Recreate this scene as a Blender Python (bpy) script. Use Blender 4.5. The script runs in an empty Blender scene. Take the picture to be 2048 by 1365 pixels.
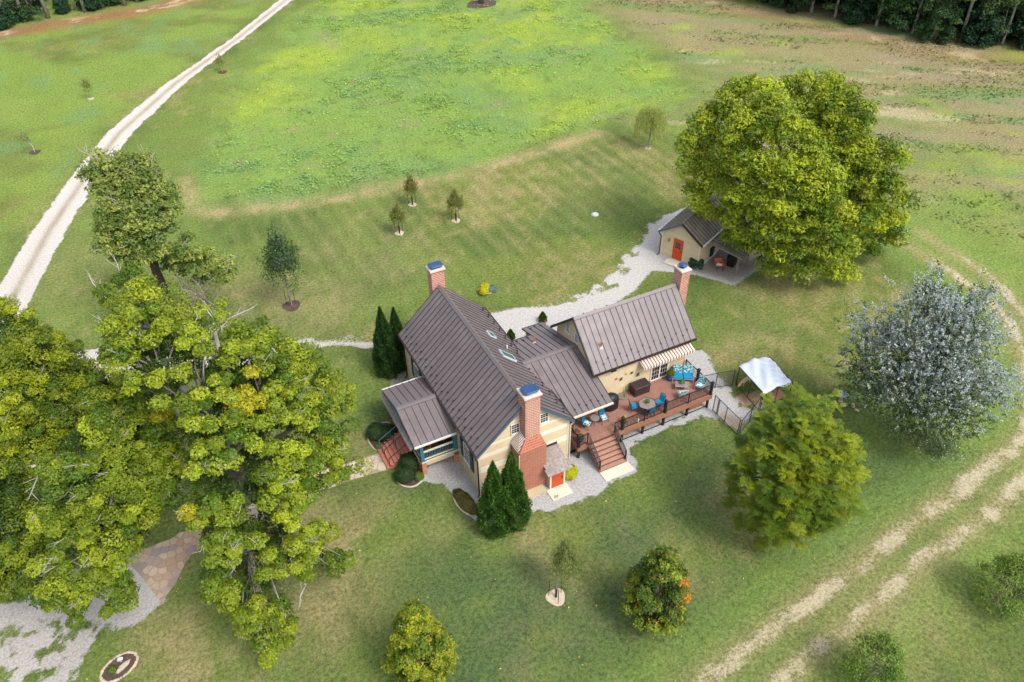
import bpy, math, random
import numpy as np
from mathutils import Vector, Matrix
random.seed(7)
RNG = np.random.default_rng(11)
scene = bpy.context.scene
COL = scene.collection

# ------------------------------------------------------------------ camera, sky, sun, exposure
CAM = Vector((-12.4495, -30.1823, 40.0))
CR = Vector((0.891586, -0.452677, -0.012562)); CU = Vector((0.297958, 0.565513, 0.769036)); CF = Vector((0.341021, 0.689405, -0.639082))
cd = bpy.data.cameras.new('camera'); co = bpy.data.objects.new('camera', cd); COL.objects.link(co)
mw = Matrix.Identity(4)
for i in range(3):
    mw[i][0], mw[i][1], mw[i][2], mw[i][3] = CR[i], CU[i], -CF[i], CAM[i]
co.matrix_world = mw
cd.sensor_fit = 'HORIZONTAL'; cd.sensor_width = 36.0; cd.lens = 36.0 * 1600.0 / 2048.0
cd.clip_start = 0.5; cd.clip_end = 6000
scene.camera = co

SUN = Vector((0.20, -0.56, 0.80)).normalized()          # direction towards the sun
w = bpy.data.worlds.new('World'); scene.world = w; w.use_nodes = True
nt = w.node_tree; nt.nodes.clear()
sky = nt.nodes.new('ShaderNodeTexSky'); sky.sky_type = 'NISHITA'; sky.sun_disc = False
sky.sun_elevation = math.asin(SUN.z); sky.sun_rotation = math.atan2(SUN.x, SUN.y)
sky.air_density = 1.0; sky.dust_density = 3.0; sky.ozone_density = 1.0
hs = nt.nodes.new('ShaderNodeHueSaturation'); hs.inputs['Saturation'].default_value = 0.45
bg = nt.nodes.new('ShaderNodeBackground'); bg.inputs['Strength'].default_value = 0.15
wo = nt.nodes.new('ShaderNodeOutputWorld')
nt.links.new(sky.outputs[0], hs.inputs['Color']); nt.links.new(hs.outputs[0], bg.inputs[0]); nt.links.new(bg.outputs[0], wo.inputs[0])
sl = bpy.data.lights.new('sun', 'SUN'); sl.energy = 1.2; sl.angle = math.radians(14); sl.color = (1.0, 0.95, 0.88)
so = bpy.data.objects.new('sun', sl); COL.objects.link(so)
so.rotation_euler = SUN.to_track_quat('Z', 'Y').to_euler(); so.location = (0, -20, 60)
scene.view_settings.view_transform = 'Standard'; scene.view_settings.look = 'None'
scene.view_settings.gamma = 1.0; scene.view_settings.use_curve_mapping = False
scene.view_settings.exposure = 1.1
scene.render.engine = 'CYCLES'
scene.cycles.max_bounces = 6; scene.cycles.transparent_max_bounces = 6

# ------------------------------------------------------------------ helpers
def rad(a): return math.radians(a)
def tag(o, label=None, cat=None, group=None, kind=None):
    if label: o['label'] = label
    if cat: o['category'] = cat
    if group: o['group'] = group
    if kind: o['kind'] = kind
    return o
def thing(name, loc, label, cat, group=None, rot=0.0):
    o = bpy.data.objects.new(name, None); COL.objects.link(o)
    o.location = loc; o.rotation_euler = (0, 0, rot); o.empty_display_size = 0.3
    return tag(o, label, cat, group)
def inst(name, mesh, parent, loc=(0, 0, 0), rot=(0, 0, 0), scale=(1, 1, 1)):
    o = bpy.data.objects.new(name, mesh); COL.objects.link(o); o.parent = parent
    o.location = loc; o.rotation_euler = rot; o.scale = scale
    return o
def inst_m(name, mesh, parent, m):
    o = bpy.data.objects.new(name, mesh); COL.objects.link(o); o.parent = parent; o.matrix_basis = m
    return o
def copy_tree(o, parent=None):
    c = o.copy(); COL.objects.link(c); c.parent = parent
    for ch in list(o.children): copy_tree(ch, c)
    return c
class MB:
    def __init__(s): s.v = []; s.f = []; s.m = []
    def add(s, vs, fs, m=0):
        n = len(s.v); s.v += [tuple(x) for x in vs]; s.f += [tuple(i + n for i in f) for f in fs]; s.m += [m] * len(fs); return s
    def hexa(s, p, m=0):     # 4 bottom, 4 top, counter-clockwise
        return s.add(p, [(3, 2, 1, 0), (4, 5, 6, 7), (0, 1, 5, 4), (1, 2, 6, 5), (2, 3, 7, 6), (3, 0, 4, 7)], m)
    def box(s, x0, y0, z0, x1, y1, z1, m=0):
        return s.hexa([(x0, y0, z0), (x1, y0, z0), (x1, y1, z0), (x0, y1, z0), (x0, y0, z1), (x1, y0, z1), (x1, y1, z1), (x0, y1, z1)], m)
    def bbox(s, x0, y0, z0, x1, y1, z1, b=.02, m=0):   # bevelled box (top edges chamfered)
        s.hexa([(x0, y0, z0), (x1, y0, z0), (x1, y1, z0), (x0, y1, z0), (x0, y0, z1 - b), (x1, y0, z1 - b), (x1, y1, z1 - b), (x0, y1, z1 - b)], m)
        return s.hexa([(x0, y0, z1 - b), (x1, y0, z1 - b), (x1, y1, z1 - b), (x0, y1, z1 - b), (x0 + b, y0 + b, z1), (x1 - b, y0 + b, z1), (x1 - b, y1 - b, z1), (x0 + b, y1 - b, z1)], m)
    def beam(s, p, q, w, h, m=0):
        p, q = Vector(p), Vector(q); d = (q - p).normalized()
        up = Vector((0, 0, 1)) if abs(d.z) < .95 else Vector((0, 1, 0))
        a = d.cross(up).normalized() * (w / 2); b = a.cross(d).normalized() * (h / 2)
        return s.hexa([p - a - b, p + a - b, p + a + b, p - a + b, q - a - b, q + a - b, q + a + b, q - a + b], m)
    def tube(s, pts, r, n=6, m=0, cap=True):
        pts = [Vector(p) for p in pts]; k = len(pts)
        rs = r if isinstance(r, (list, tuple)) else [r] * k
        vs, fs = [], []; prev = None
        for i, p in enumerate(pts):
            d = (pts[min(i + 1, k - 1)] - pts[max(i - 1, 0)]).normalized()
            if prev is None:
                a = d.cross(Vector((0, 0, 1)) if abs(d.z) < .9 else Vector((1, 0, 0))).normalized()
            else:
                a = (prev - d * prev.dot(d)).normalized()
            prev = a; b = d.cross(a)
            for j in range(n):
                t = 2 * math.pi * j / n; vs.append(p + (a * math.cos(t) + b * math.sin(t)) * rs[i])
        for i in range(k - 1):
            for j in range(n):
                j2 = (j + 1) % n; fs.append((i * n + j, i * n + j2, (i + 1) * n + j2, (i + 1) * n + j))
        if cap: fs += [tuple(reversed(range(n))), tuple(range((k - 1) * n, k * n))]
        return s.add(vs, fs, m)
    def lathe(s, prof, n=16, c=(0, 0, 0), m=0):
        vs, fs = [], []
        for r, z in prof:
            for j in range(n):
                t = 2 * math.pi * j / n; vs.append((c[0] + r * math.cos(t), c[1] + r * math.sin(t), c[2] + z))
        for i in range(len(prof) - 1):
            for j in range(n):
                j2 = (j + 1) % n; fs.append((i * n + j, i * n + j2, (i + 1) * n + j2, (i + 1) * n + j))
        fs += [tuple(reversed(range(n))), tuple(range((len(prof) - 1) * n, len(prof) * n))]
        return s.add(vs, fs, m)
    def prism(s, poly, z0, z1, inset=0.0, m=0):
        n = len(poly); cx = sum(p[0] for p in poly) / n; cy = sum(p[1] for p in poly) / n
        vs = [(p[0], p[1], z0) for p in poly] + [(p[0], p[1], z1 - inset) for p in poly]
        fs = [tuple(reversed(range(n)))] + [(i, (i + 1) % n, n + (i + 1) % n, n + i) for i in range(n)]
        if inset > 0:
            for p in poly:
                dx, dy = p[0] - cx, p[1] - cy; L = math.hypot(dx, dy) + 1e-6; k = max(.5, 1 - inset * 1.5 / L)
                vs.append((cx + dx * k, cy + dy * k, z1))
            fs += [(n + i, n + (i + 1) % n, 2 * n + (i + 1) % n, 2 * n + i) for i in range(n)] + [tuple(range(2 * n, 3 * n))]
        else: fs.append(tuple(range(n, 2 * n)))
        return s.add(vs, fs, m)
    def mesh(s, name, mats, smooth=False):
        me = bpy.data.meshes.new(name); me.from_pydata(s.v, [], s.f)
        for mm in (mats if isinstance(mats, (list, tuple)) else [mats]): me.materials.append(mm)
        if any(s.m): me.polygons.foreach_set('material_index', s.m)
        if smooth: me.polygons.foreach_set('use_smooth', [True] * len(s.f))
        me.update(); return me
    def build(s, name, mats, parent=None, smooth=False):
        o = bpy.data.objects.new(name, s.mesh(name, mats, smooth)); COL.objects.link(o); o.parent = parent
        return o

# ------------------------------------------------------------------ materials
def S(r, g, b, k=0.72):
    f = lambda c: (c / 12.92 if c <= .04045 else ((c + .055) / 1.055) ** 2.4)
    return (f(r / 255) * k, f(g / 255) * k, f(b / 255) * k)
def nmat(name):
    m = bpy.data.materials.new(name); m.use_nodes = True; t = m.node_tree
    return m, t, t.nodes['Principled BSDF']
def N(t, kind, **kw):
    n = t.nodes.new(kind)
    for k, v in kw.items():
        if k in n.inputs: n.inputs[k].default_value = v
        else: setattr(n, k, v)
    return n
def mixc(t, fac, a, b, mode='MIX'):
    n = t.nodes.new('ShaderNodeMix'); n.data_type = 'RGBA'; n.blend_type = mode
    for i, x in ((0, fac), (6, a), (7, b)):
        if hasattr(x, 'is_output'): t.links.new(x, n.inputs[i])
        elif i == 0: n.inputs[0].default_value = x
        else: n.inputs[i].default_value = (*x[:3], 1)
    return n.outputs[2]
def ramp(t, src, lo, hi):
    n = t.nodes.new('ShaderNodeMapRange'); n.interpolation_type = 'SMOOTHSTEP'
    t.links.new(src, n.inputs[0]); n.inputs[1].default_value = lo; n.inputs[2].default_value = hi
    return n.outputs[0]
def noise(t, scale, detail=3, rough=.6, vec=None, dim='3D'):
    n = t.nodes.new('ShaderNodeTexNoise'); n.inputs['Scale'].default_value = scale; n.inputs['Detail'].default_value = detail; n.inputs['Roughness'].default_value = rough
    if vec is None:
        g = t.nodes.new('ShaderNodeNewGeometry'); vec = g.outputs['Position']
    t.links.new(vec, n.inputs['Vector']); return n.outputs['Fac']
def bump(t, p, src, strength=.4, dist=.02):
    b = t.nodes.new('ShaderNodeBump'); b.inputs['Strength'].default_value = strength; b.inputs['Distance'].default_value = dist
    t.links.new(src, b.inputs['Height']); t.links.new(b.outputs[0], p.inputs['Normal'])
def mat(name, col, rough=.6, var=.15, scale=6., col2=None, metal=0., spec=.35, bmp=0., objvar=0.):
    m, t, p = nmat(name)
    f1 = noise(t, scale, 4); f = ramp(t, f1, .3, .7)
    c2 = col2 or tuple(c * (1 - var) for c in col); c1 = tuple(min(1, c * (1 + var * .6)) for c in col)
    c = mixc(t, f, c1, c2)
    f2 = ramp(t, noise(t, scale * .17, 2), .35, .7); c = mixc(t, f2, c, tuple(x * (1 - var * .8) for x in col), 'MIX') if var > 0 else c
    if objvar > 0:
        oi = N(t, 'ShaderNodeObjectInfo'); h = N(t, 'ShaderNodeHueSaturation')
        mr = N(t, 'ShaderNodeMapRange'); t.links.new(oi.outputs['Random'], mr.inputs[0]); mr.inputs[3].default_value = 1 - objvar; mr.inputs[4].default_value = 1 + objvar
        t.links.new(mr.outputs[0], h.inputs['Value']); t.links.new(c, h.inputs['Color']); c = h.outputs[0]
    t.links.new(c, p.inputs['Base Color'])
    p.inputs['Roughness'].default_value = rough; p.inputs['Metallic'].default_value = metal; p.inputs['Specular IOR Level'].default_value = spec
    if bmp > 0: bump(t, p, f1, bmp)
    return m

M = {}
M['roof'] = mat('roof_metal', S(128, 117, 118), .45, .2, 1.3, spec=.45, objvar=.05)
M['seam'] = mat('shadow_toned_seam', S(74, 67, 68), .5, .1, 3)  # seams share the roof colour; darkened here to paint in their shadow lines
M['ridge'] = mat('ridge_metal', S(126, 116, 117), .42, .1, 2, spec=.45)
M['shedroof'] = mat('shed_roof_metal', S(152, 142, 126), .5, .25, 1.1, objvar=.04)
M['fascia'] = mat('dark_bronze', S(56, 48, 46), .45, .15, 3)
M['guard'] = mat('guard_metal', S(50, 45, 46), .5, .1, 5)
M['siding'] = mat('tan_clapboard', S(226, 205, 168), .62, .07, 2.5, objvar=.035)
M['sidingglare'] = mat('sun_glare_clapboard', S(246, 234, 210), .6, .06, 2.5, objvar=.03)  # sun reflection on some siding courses, painted in as paler boards
M['trim'] = mat('cream_trim', S(236, 224, 200), .55, .06, 3)
M['white'] = mat('white_trim', S(240, 238, 232), .5, .05, 3)
M['teal'] = mat('teal_paint', S(70, 130, 150), .45, .12, 4)
M['shutter'] = mat('dark_teal_shutter', S(18, 70, 92), .45, .12, 4)
M['stucco'] = mat('tan_stone_foundation', S(222, 205, 170), .85, .22, 2.2, bmp=.5)
M['orange'] = mat('orange_door_paint', S(214, 84, 32), .5, .12, 3)
M['concrete'] = mat('pale_concrete', S(232, 222, 200), .85, .08, 2.5)
M['capwhite'] = mat('chimney_crown', S(226, 214, 204), .85, .18, 4)
M['capblue'] = mat('blue_cap_metal', S(48, 84, 128), .4, .15, 3)
M['blueflash'] = mat('grey_blue_flashing', S(88, 110, 130), .4, .12, 3)
M['black'] = mat('black_metal', S(36, 36, 42), .45, .15, 5)
M['deck'] = mat('deck_board', S(168, 122, 105), .6, .14, 5, objvar=.09)
M['tread'] = mat('stair_tread', S(188, 142, 120), .6, .12, 4, objvar=.06)
M['fasciabrown'] = mat('deck_fascia', S(176, 120, 92), .6, .12, 3)
M['riser'] = mat('stair_riser', S(112, 76, 60), .6, .1, 3)
M['darkbrown'] = mat('dark_resin', S(66, 54, 54), .5, .12, 8)
M['darkwood'] = mat('dark_wood', S(84, 58, 44), .6, .2, 6)
M['bark'] = mat('grey_bark', S(160, 152, 140), .9, .3, 5, bmp=.7)
M['darkbark'] = mat('brown_bark', S(86, 72, 62), .9, .3, 5, bmp=.7)
M['deadbark'] = mat('dead_wood', S(196, 190, 182), .9, .15, 5)
M['shake'] = mat('weathered_shake', S(176, 164, 158), .85, .25, 6, objvar=.12)
M['mulch'] = mat('mulch', S(104, 84, 76), .95, .45, 7, bmp=.8)
M['redmulch'] = mat('red_mulch', S(112, 70, 58), .95, .4, 7, bmp=.8)
M['stone'] = mat('pale_stone', S(214, 196, 170), .85, .18, 5, objvar=.14, bmp=.4)
M['terra'] = mat('terracotta', S(206, 110, 70), .7, .12, 4)
M['bluepot'] = mat('blue_glaze', S(26, 92, 190), .25, .1, 4, spec=.5)
M['tealcush'] = mat('teal_cushion', S(14, 142, 190), .8, .06, 6)
M['tealdark'] = mat('deep_teal_cushion', S(10, 112, 158), .8, .06, 6)
M['alum'] = mat('taupe_frame', S(196, 182, 168), .4, .08, 4, spec=.5)
M['dkframe'] = mat('bronze_frame', S(70, 56, 50), .45, .1, 5)
M['tarp'] = mat('pale_blue_tarp', S(214, 224, 238), .55, .05, 1.5)
M['soil'] = mat('bare_dirt', S(188, 160, 128), .95, .15, 3, bmp=.4)
M['greywood'] = mat('grey_wood', S(150, 140, 128), .85, .2, 5)
M['plank'] = mat('weathered_plank', S(176, 130, 108), .8, .18, 4, objvar=.08)
M['dogfur'] = mat('tan_fur', S(240, 204, 162), .9, .12, 12)
M['barrow'] = mat('orange_tray', S(222, 108, 66), .5, .1, 4)
M['greenbin'] = mat('dark_green_plastic', S(18, 58, 36), .5, .1, 4)
M['hose'] = mat('green_hose', S(40, 160, 120), .45, .08, 4)
M['verdigris'] = mat('pale_blue_bowl', S(176, 204, 214), .5, .12, 6)
M['yellow'] = mat('yellow_petals', S(236, 212, 96), .8, .12, 8)
M['copper'] = mat('copper_pipe', S(196, 120, 90), .4, .1, 6)
M['galv'] = mat('galvanised_wire', S(120, 124, 126), .45, .1, 8, metal=.3)
M['wellcover'] = mat('pale_cover', S(206, 220, 224), .6, .1, 4)
M['rockgrey'] = mat('grey_rock', S(200, 188, 166), .9, .2, 4, bmp=.5)

def glass(name, col, rough=.08):
    m, t, p = nmat(name); p.inputs['Base Color'].default_value = (*col, 1); p.inputs['Roughness'].default_value = rough
    p.inputs['Specular IOR Level'].default_value = .6; return m
M['glass'] = glass('dark_window_glass', (.018, .024, .03))
M['skyglass'] = glass('green_skylight_glass', (.03, .11, .095), .12)
M['tableglass'] = glass('smoked_table_glass', S(150, 138, 132), .18)

def brickmat(name, c1, c2, mortar, bias=0., w=.21, h=.07, ms=.012, flat_=False):
    m, t, p = nmat(name); tc = N(t, 'ShaderNodeTexCoord'); sp = N(t, 'ShaderNodeSeparateXYZ'); t.links.new(tc.outputs['Object'], sp.inputs[0])
    ad = N(t, 'ShaderNodeMath', operation='ADD'); t.links.new(sp.outputs[0], ad.inputs[0]); t.links.new(sp.outputs[1], ad.inputs[1])
    cb = N(t, 'ShaderNodeCombineXYZ'); t.links.new(sp.outputs[0] if flat_ else ad.outputs[0], cb.inputs[0]); t.links.new(sp.outputs[1 if flat_ else 2], cb.inputs[1])
    b = N(t, 'ShaderNodeTexBrick'); t.links.new(cb.outputs[0], b.inputs['Vector'])
    b.inputs['Color1'].default_value = (*c1, 1); b.inputs['Color2'].default_value = (*c2, 1); b.inputs['Mortar'].default_value = (*mortar, 1)
    b.inputs['Scale'].default_value = 1; b.inputs['Brick Width'].default_value = w; b.inputs['Row Height'].default_value = h
    b.inputs['Mortar Size'].default_value = ms; b.inputs['Bias'].default_value = bias; b.inputs['Mortar Smooth'].default_value = .1
    f = ramp(t, noise(t, 2.2, 4), .45, .7); c = mixc(t, f, b.outputs['Color'], tuple(x * .8 for x in c1)); 
    c = mixc(t, .6, c, b.outputs['Color'])
    t.links.new(c, p.inputs['Base Color']); p.inputs['Roughness'].default_value = .85
    bp = N(t, 'ShaderNodeBump'); bp.invert = True; bp.inputs['Strength'].default_value = .6; bp.inputs['Distance'].default_value = .01
    t.links.new(b.outputs['Fac'], bp.inputs['Height']); t.links.new(bp.outputs[0], p.inputs['Normal'])
    return m
M['brick'] = brickmat('chimney_brick', S(190, 94, 68), S(160, 74, 54), S(232, 196, 176), .1, .24, .105, .026)
M['shoulderbrick'] = brickmat('shoulder_brick', S(184, 104, 80), S(164, 86, 64), S(198, 140, 118), 0., .22, .08, .012, True)
M['oldbrick'] = brickmat('firebox_brick', S(186, 104, 76), S(156, 80, 58), S(208, 164, 140), -.1, .22, .075, .012)
M['brickcorbel'] = mat('orange_brick_band', S(196, 92, 50), .85, .2, 6)
M['stepbrick'] = brickmat('step_brick', S(208, 126, 104), S(186, 100, 80), S(176, 132, 112), 0., .105, .4, .014)
M['pierbrick'] = brickmat('pier_brick', S(206, 116, 70), S(186, 92, 58), S(220, 180, 150), 0., .22, .075, .014)

def stripes(name, c1, c2, period, axis=0):
    m, t, p = nmat(name); tc = N(t, 'ShaderNodeTexCoord'); sp = N(t, 'ShaderNodeSeparateXYZ'); t.links.new(tc.outputs['Object'], sp.inputs[0])
    d = N(t, 'ShaderNodeMath', operation='DIVIDE'); t.links.new(sp.outputs[axis], d.inputs[0]); d.inputs[1].default_value = period
    f = N(t, 'ShaderNodeMath', operation='FRACT'); t.links.new(d.outputs[0], f.inputs[0])
    g = N(t, 'ShaderNodeMath', operation='GREATER_THAN'); t.links.new(f.outputs[0], g.inputs[0]); g.inputs[1].default_value = .55
    t.links.new(mixc(t, g.outputs[0], c1, c2), p.inputs['Base Color']); p.inputs['Roughness'].default_value = .8; return m
M['awning'] = stripes('striped_awning', S(244, 230, 216), S(146, 104, 84), .235)
M['ribbed'] = stripes('ribbed_flashing', S(240, 232, 222), S(150, 116, 100), .13, 1)
def pattern(name, c1, c2, scale=9):
    m, t, p = nmat(name); v = N(t, 'ShaderNodeTexVoronoi'); v.inputs['Scale'].default_value = scale; tc = N(t, 'ShaderNodeTexCoord'); t.links.new(tc.outputs['Object'], v.inputs['Vector'])
    n_ = noise(t, scale * 1.3, 2, .5, tc.outputs['Object'])
    f = ramp(t, n_, .46, .54); t.links.new(mixc(t, f, c1, c2), p.inputs['Base Color']); p.inputs['Roughness'].default_value = .85; return m
M['pattern'] = pattern('leaf_print_cushion', S(18, 136, 160), S(222, 240, 238), 9)
M['pattern2'] = pattern('dense_leaf_print_cushion', S(10, 104, 128), S(170, 224, 226), 8)

def leafmat(name, trans=.22, rough=.5):
    m, t, p = nmat(name); a = N(t, 'ShaderNodeAttribute', attribute_name='Col')
    t.links.new(a.outputs['Color'], p.inputs['Base Color']); p.inputs['Roughness'].default_value = rough; p.inputs['Specular IOR Level'].default_value = .25
    tr = N(t, 'ShaderNodeBsdfTranslucent'); h = N(t, 'ShaderNodeHueSaturation'); h.inputs['Saturation'].default_value = 1.15; h.inputs['Value'].default_value = 1.3
    t.links.new(a.outputs['Color'], h.inputs['Color']); t.links.new(h.outputs[0], tr.inputs['Color'])
    mx = N(t, 'ShaderNodeMixShader'); mx.inputs[0].default_value = trans
    t.links.new(p.outputs[0], mx.inputs[1]); t.links.new(tr.outputs[0], mx.inputs[2]); t.links.new(mx.outputs[0], t.nodes['Material Output'].inputs[0])
    return m
M['leaf'] = leafmat('leaf'); M['needle'] = leafmat('evergreen_leaf', .1, .6)

# stones: per-object hue
def stonemat(name, cols):
    m, t, p = nmat(name); oi = N(t, 'ShaderNodeObjectInfo'); r = N(t, 'ShaderNodeValToRGB'); r.color_ramp.interpolation = 'CONSTANT'
    for i, c in enumerate(cols):
        e = r.color_ramp.elements[i] if i < 2 else r.color_ramp.elements.new(i / len(cols))
        e.position = i / len(cols); e.color = (*c, 1)
    t.links.new(oi.outputs['Random'], r.inputs[0])
    f = ramp(t, noise(t, 5, 4), .3, .7); c = mixc(t, f, r.outputs[0], (.22, .18, .15), 'MIX'); c = mixc(t, .35, r.outputs[0], c)
    t.links.new(c, p.inputs['Base Color']); p.inputs['Roughness'].default_value = .85; bump(t, p, noise(t, 9, 4), .4, .015); return m
M['flag'] = stonemat('flagstone', [S(200, 172, 142), S(186, 154, 122), S(178, 160, 146), S(206, 182, 158), S(160, 146, 138), S(196, 160, 130)])
M['flagpale'] = stonemat('pale_flagstone', [S(222, 206, 184), S(214, 194, 166), S(206, 194, 184), S(228, 212, 192), S(200, 184, 172)])

# ------------------------------------------------------------------ ground
def hash2(ix, iy, seed):
    h = (ix.astype(np.int64) * 374761393 + iy.astype(np.int64) * 668265263 + seed * 1442695041) & 0x7fffffff
    h = ((h ^ (h >> 13)) * 1274126177) & 0x7fffffff
    return ((h ^ (h >> 16)) & 0xffff) / 65535.0
def vn1(x, y, s, seed):
    x = x / s; y = y / s; ix = np.floor(x); iy = np.floor(y); fx = x - ix; fy = y - iy
    fx = fx * fx * (3 - 2 * fx); fy = fy * fy * (3 - 2 * fy)
    a = hash2(ix, iy, seed); b = hash2(ix + 1, iy, seed); c = hash2(ix, iy + 1, seed); d = hash2(ix + 1, iy + 1, seed)
    return (a * (1 - fx) + b * fx) * (1 - fy) + (c * (1 - fx) + d * fx) * fy
def vn(x, y, s, seed, o=4):
    r = 0; amp = 1; tot = 0
    for i in range(o):
        r = r + amp * vn1(x + 31.7 * i, y - 17.3 * i, s / 2 ** i, seed + i); tot += amp; amp *= .55
    return r / tot
def sst(x, a, b):
    t = np.clip((x - a) / (b - a), 0, 1); return t * t * (3 - 2 * t)
def sdf(x, y, poly):      # positive inside
    inside = np.zeros(x.shape, bool); d = np.full(x.shape, 1e9); n = len(poly)
    for i in range(n):
        x1, y1 = poly[i]; x2, y2 = poly[i - 1]; ex, ey = x2 - x1, y2 - y1
        t = np.clip(((x - x1) * ex + (y - y1) * ey) / (ex * ex + ey * ey + 1e-9), 0, 1)
        d = np.minimum(d, np.hypot(x - x1 - t * ex, y - y1 - t * ey))
        if y1 != y2:
            c = ((y1 > y) != (y2 > y)) & (x < (x2 - x1) * (y - y1) / (y2 - y1) + x1); inside ^= c
    return np.where(inside, d, -d)
def stroke(x, y, line):
    d = np.full(x.shape, 1e9)
    for (x1, y1), (x2, y2) in zip(line[:-1], line[1:]):
        ex, ey = x2 - x1, y2 - y1; t = np.clip(((x - x1) * ex + (y - y1) * ey) / (ex * ex + ey * ey + 1e-9), 0, 1)
        d = np.minimum(d, np.hypot(x - x1 - t * ex, y - y1 - t * ey))
    return d
ROAD_L = [(-29.13, 32.48), (-26.91, 40.45), (-24.28, 48.19), (-19.53, 59.69), (-15.42, 68.49), (-7.31, 80.01), (3.66, 92.92), (14.82, 108.0), (25.56, 121.76)]
ROAD_R = [(-27.71, 31.73), (-25.09, 35.47), (-23.78, 39.64), (-21.02, 47.97), (-16.91, 58.28), (-12.84, 67.1), (-4.87, 79.61), (5.82, 92.91), (16.61, 106.99), (27.53, 120.64)]
DRIVE = [(9.0, 16.69), (11.78, 16.29), (13.98, 15.59), (17.06, 15.93), (21.06, 17.13), (24.71, 20.15), (28.46, 22.58), (31.2, 23.2), (35.33, 23.93), (36.6, 20.9), (37.2, 14.5), (32.9, 12.16), (28.93, 11.0), (27.05, 13.7), (24.73, 15.62), (23.9, 16.0), (20.59, 14.06), (17.09, 13.18), (14, 10.5), (10.5, 9), (7, 9), (6.5, 13), (7.2, 15.5)]
LEFTDRIVE = [(-30, 31), (-27.04, 30.4), (-25.44, 29.85), (-21.77, 27.92), (-17.93, 25.9), (-15.41, 25.25), (-10.58, 22.36), (-7.34, 21.14), (-4.33, 20.46), (0.03, 18.65), (4, 17.6), (9, 16.7), (8.2, 15.0), (4, 15.9), (-0.43, 17.0), (-4.59, 19.2), (-8.51, 19.4), (-12.1, 20.3), (-15.82, 22.2), (-20.0, 23.0), (-24.06, 24.0), (-30, 24.37)]
TRAIL_A = [(46.6, 9.5), (46.69, 4.83), (46.54, 1.12), (45.48, -2.58), (42.88, -6.12), (38.82, -10.18), (35.06, -12.3), (31.56, -12.9), (26.28, -13.55), (21.43, -14.03), (16.7, -14.74), (12.58, -15.14), (8.65, -15.63), (5.72, -16.0), (0, -17), (-8, -18.5)]
TRAIL_B = [(49.4, 9.08), (49.2, 5.5), (48.89, 1.53), (47.11, -3.06), (44.38, -6.91), (40.06, -10.83), (35.42, -13.9), (30.85, -15.02), (26.04, -15.59), (21.99, -16.13), (17.35, -16.73), (13.78, -17.3), (10.23, -17.72), (5, -18.6), (-4, -20)]
DECKGRAVEL = [(6.5, 6), (19, 6), (21.2, 5.6), (21.32, 3.91), (20.58, 1.77), (20.52, 0.0), (22.3, -.5), (22.4, -1.3), (20.3, -2.18), (18.1, -3.0), (17.7, -1.5), (17.2, -1.0), (14.77, -0.38), (12.14, -0.6), (10.79, -0.93), (10.6, -2.2), (10.2, -2.9), (8.43, -2.64), (6.79, -3.17), (5.22, -3.03), (3.44, -2.99), (2.0, -2.3), (0.9, -1.9), (.2, -2.2), (-.5, -2.35), (-1.05, -1.53), (-1.5, .2), (-1.4, 2.25), (-3.03, 2.96), (-2.6, 3.5), (-1.5, 4.6), (0.71, 4.59), (1.5, 6)]
WESTGRAVEL = [(1, 13.79), (-0.9, 13.6), (-1.87, 11.74), (-1.5, 9.5), (1, 9.2)]
WALK = [(-4.3, 6.62), (-4.8, 6.66), (-6.32, 6.78), (-8.35, 6.83), (-11.06, 6.59), (-13.7, 6.15), (-15.64, 5.85), (-17.22, 6.05), (-17.99, 5.86), (-19.15, 5.84), (-19.95, 5.82), (-20.34, 5.04), (-19.75, 3.58), (-19.12, 1.6), (-18.23, 2.43), (-17.48, 3.56), (-16.97, 4.17), (-15.59, 4.37), (-14.04, 4.61), (-11.47, 4.99), (-8.83, 5.19), (-6.82, 5.22), (-5.65, 5.14), (-4.3, 4.95)]
BOTGRAVEL = [(-36, 8.5), (-30, 6.5), (-26.27, 5.3), (-24.11, 6.4), (-21.92, 6.4), (-20.1, 5.4), (-19.5, 3.58), (-18.9, 1.7), (-20.32, 1.01), (-22.03, 0.88), (-22.84, 0.31), (-23.42, -0.66), (-23.9, -2.22), (-24.3, -4.5), (-36, -3)]
MEADOW = [(14.33, 97.0), (2, 76), (-4.22, 63.18), (-8.46, 51.87), (-8.6, 46.5), (-5.63, 44.5), (1.91, 42.6), (12.35, 40.8), (21.06, 40.9), (34.56, 42.2), (44.58, 43.5), (51.88, 45.78), (54, 60), (57.26, 84.16), (40, 110), (24, 112)]
FIELD = [(38, 44), (47, 43.5), (52, 46), (55, 60), (58, 84), (60, 150), (180, 150), (180, -60), (60, -20), (53, 4), (50, 12), (47.5, 22), (43, 34)]
DRY = [(-8.8, 0.2, 3.2, .8), (-11.2, -3.0, 3.5, .7), (-18.8, -1.1, 2.6, .8), (-17.2, -3.9, 2.8, .8), (-5.1, 26.5, 4, .55), (-2.9, 23.8, 4, .55), (-6.7, 30.6, 3, .5), (-6.6, 2.0, 2, .45), (-10.1, 4.3, 2.5, .7), (-11.3, 26.7, 3, .6), (2.5, -4.0, 2.2, .55), (15.1, -7.9, 2.5, .5), (5.3, -3.3, .7, 1.), (8.8, -11.3, 1.8, .5), (24.6, 3.5, 3, .5), (30.5, 6.9, 3, .45), (26.7, 30.6, 5, .2), (17.8, 33.1, 6, .2), (-14, 31, 5, .4), (-20, 40, 6, .35), (3, 30, 6, .3), (17, -19, 4, .4), (-2.5, -1.0, 1.6, .35)]
BLUEISH = [(0, -9, 7, .8), (6, -9, 6, .7), (-5, -13, 5, .7), (12, -5, 4, .6), (-3, 2, 3, .4), (-2, 9, 4, .5), (20, -14, 5, .5), (26, -12, 5, .5), (22, -5, 4, .5), (-3, -6, 4, .6)]
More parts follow.
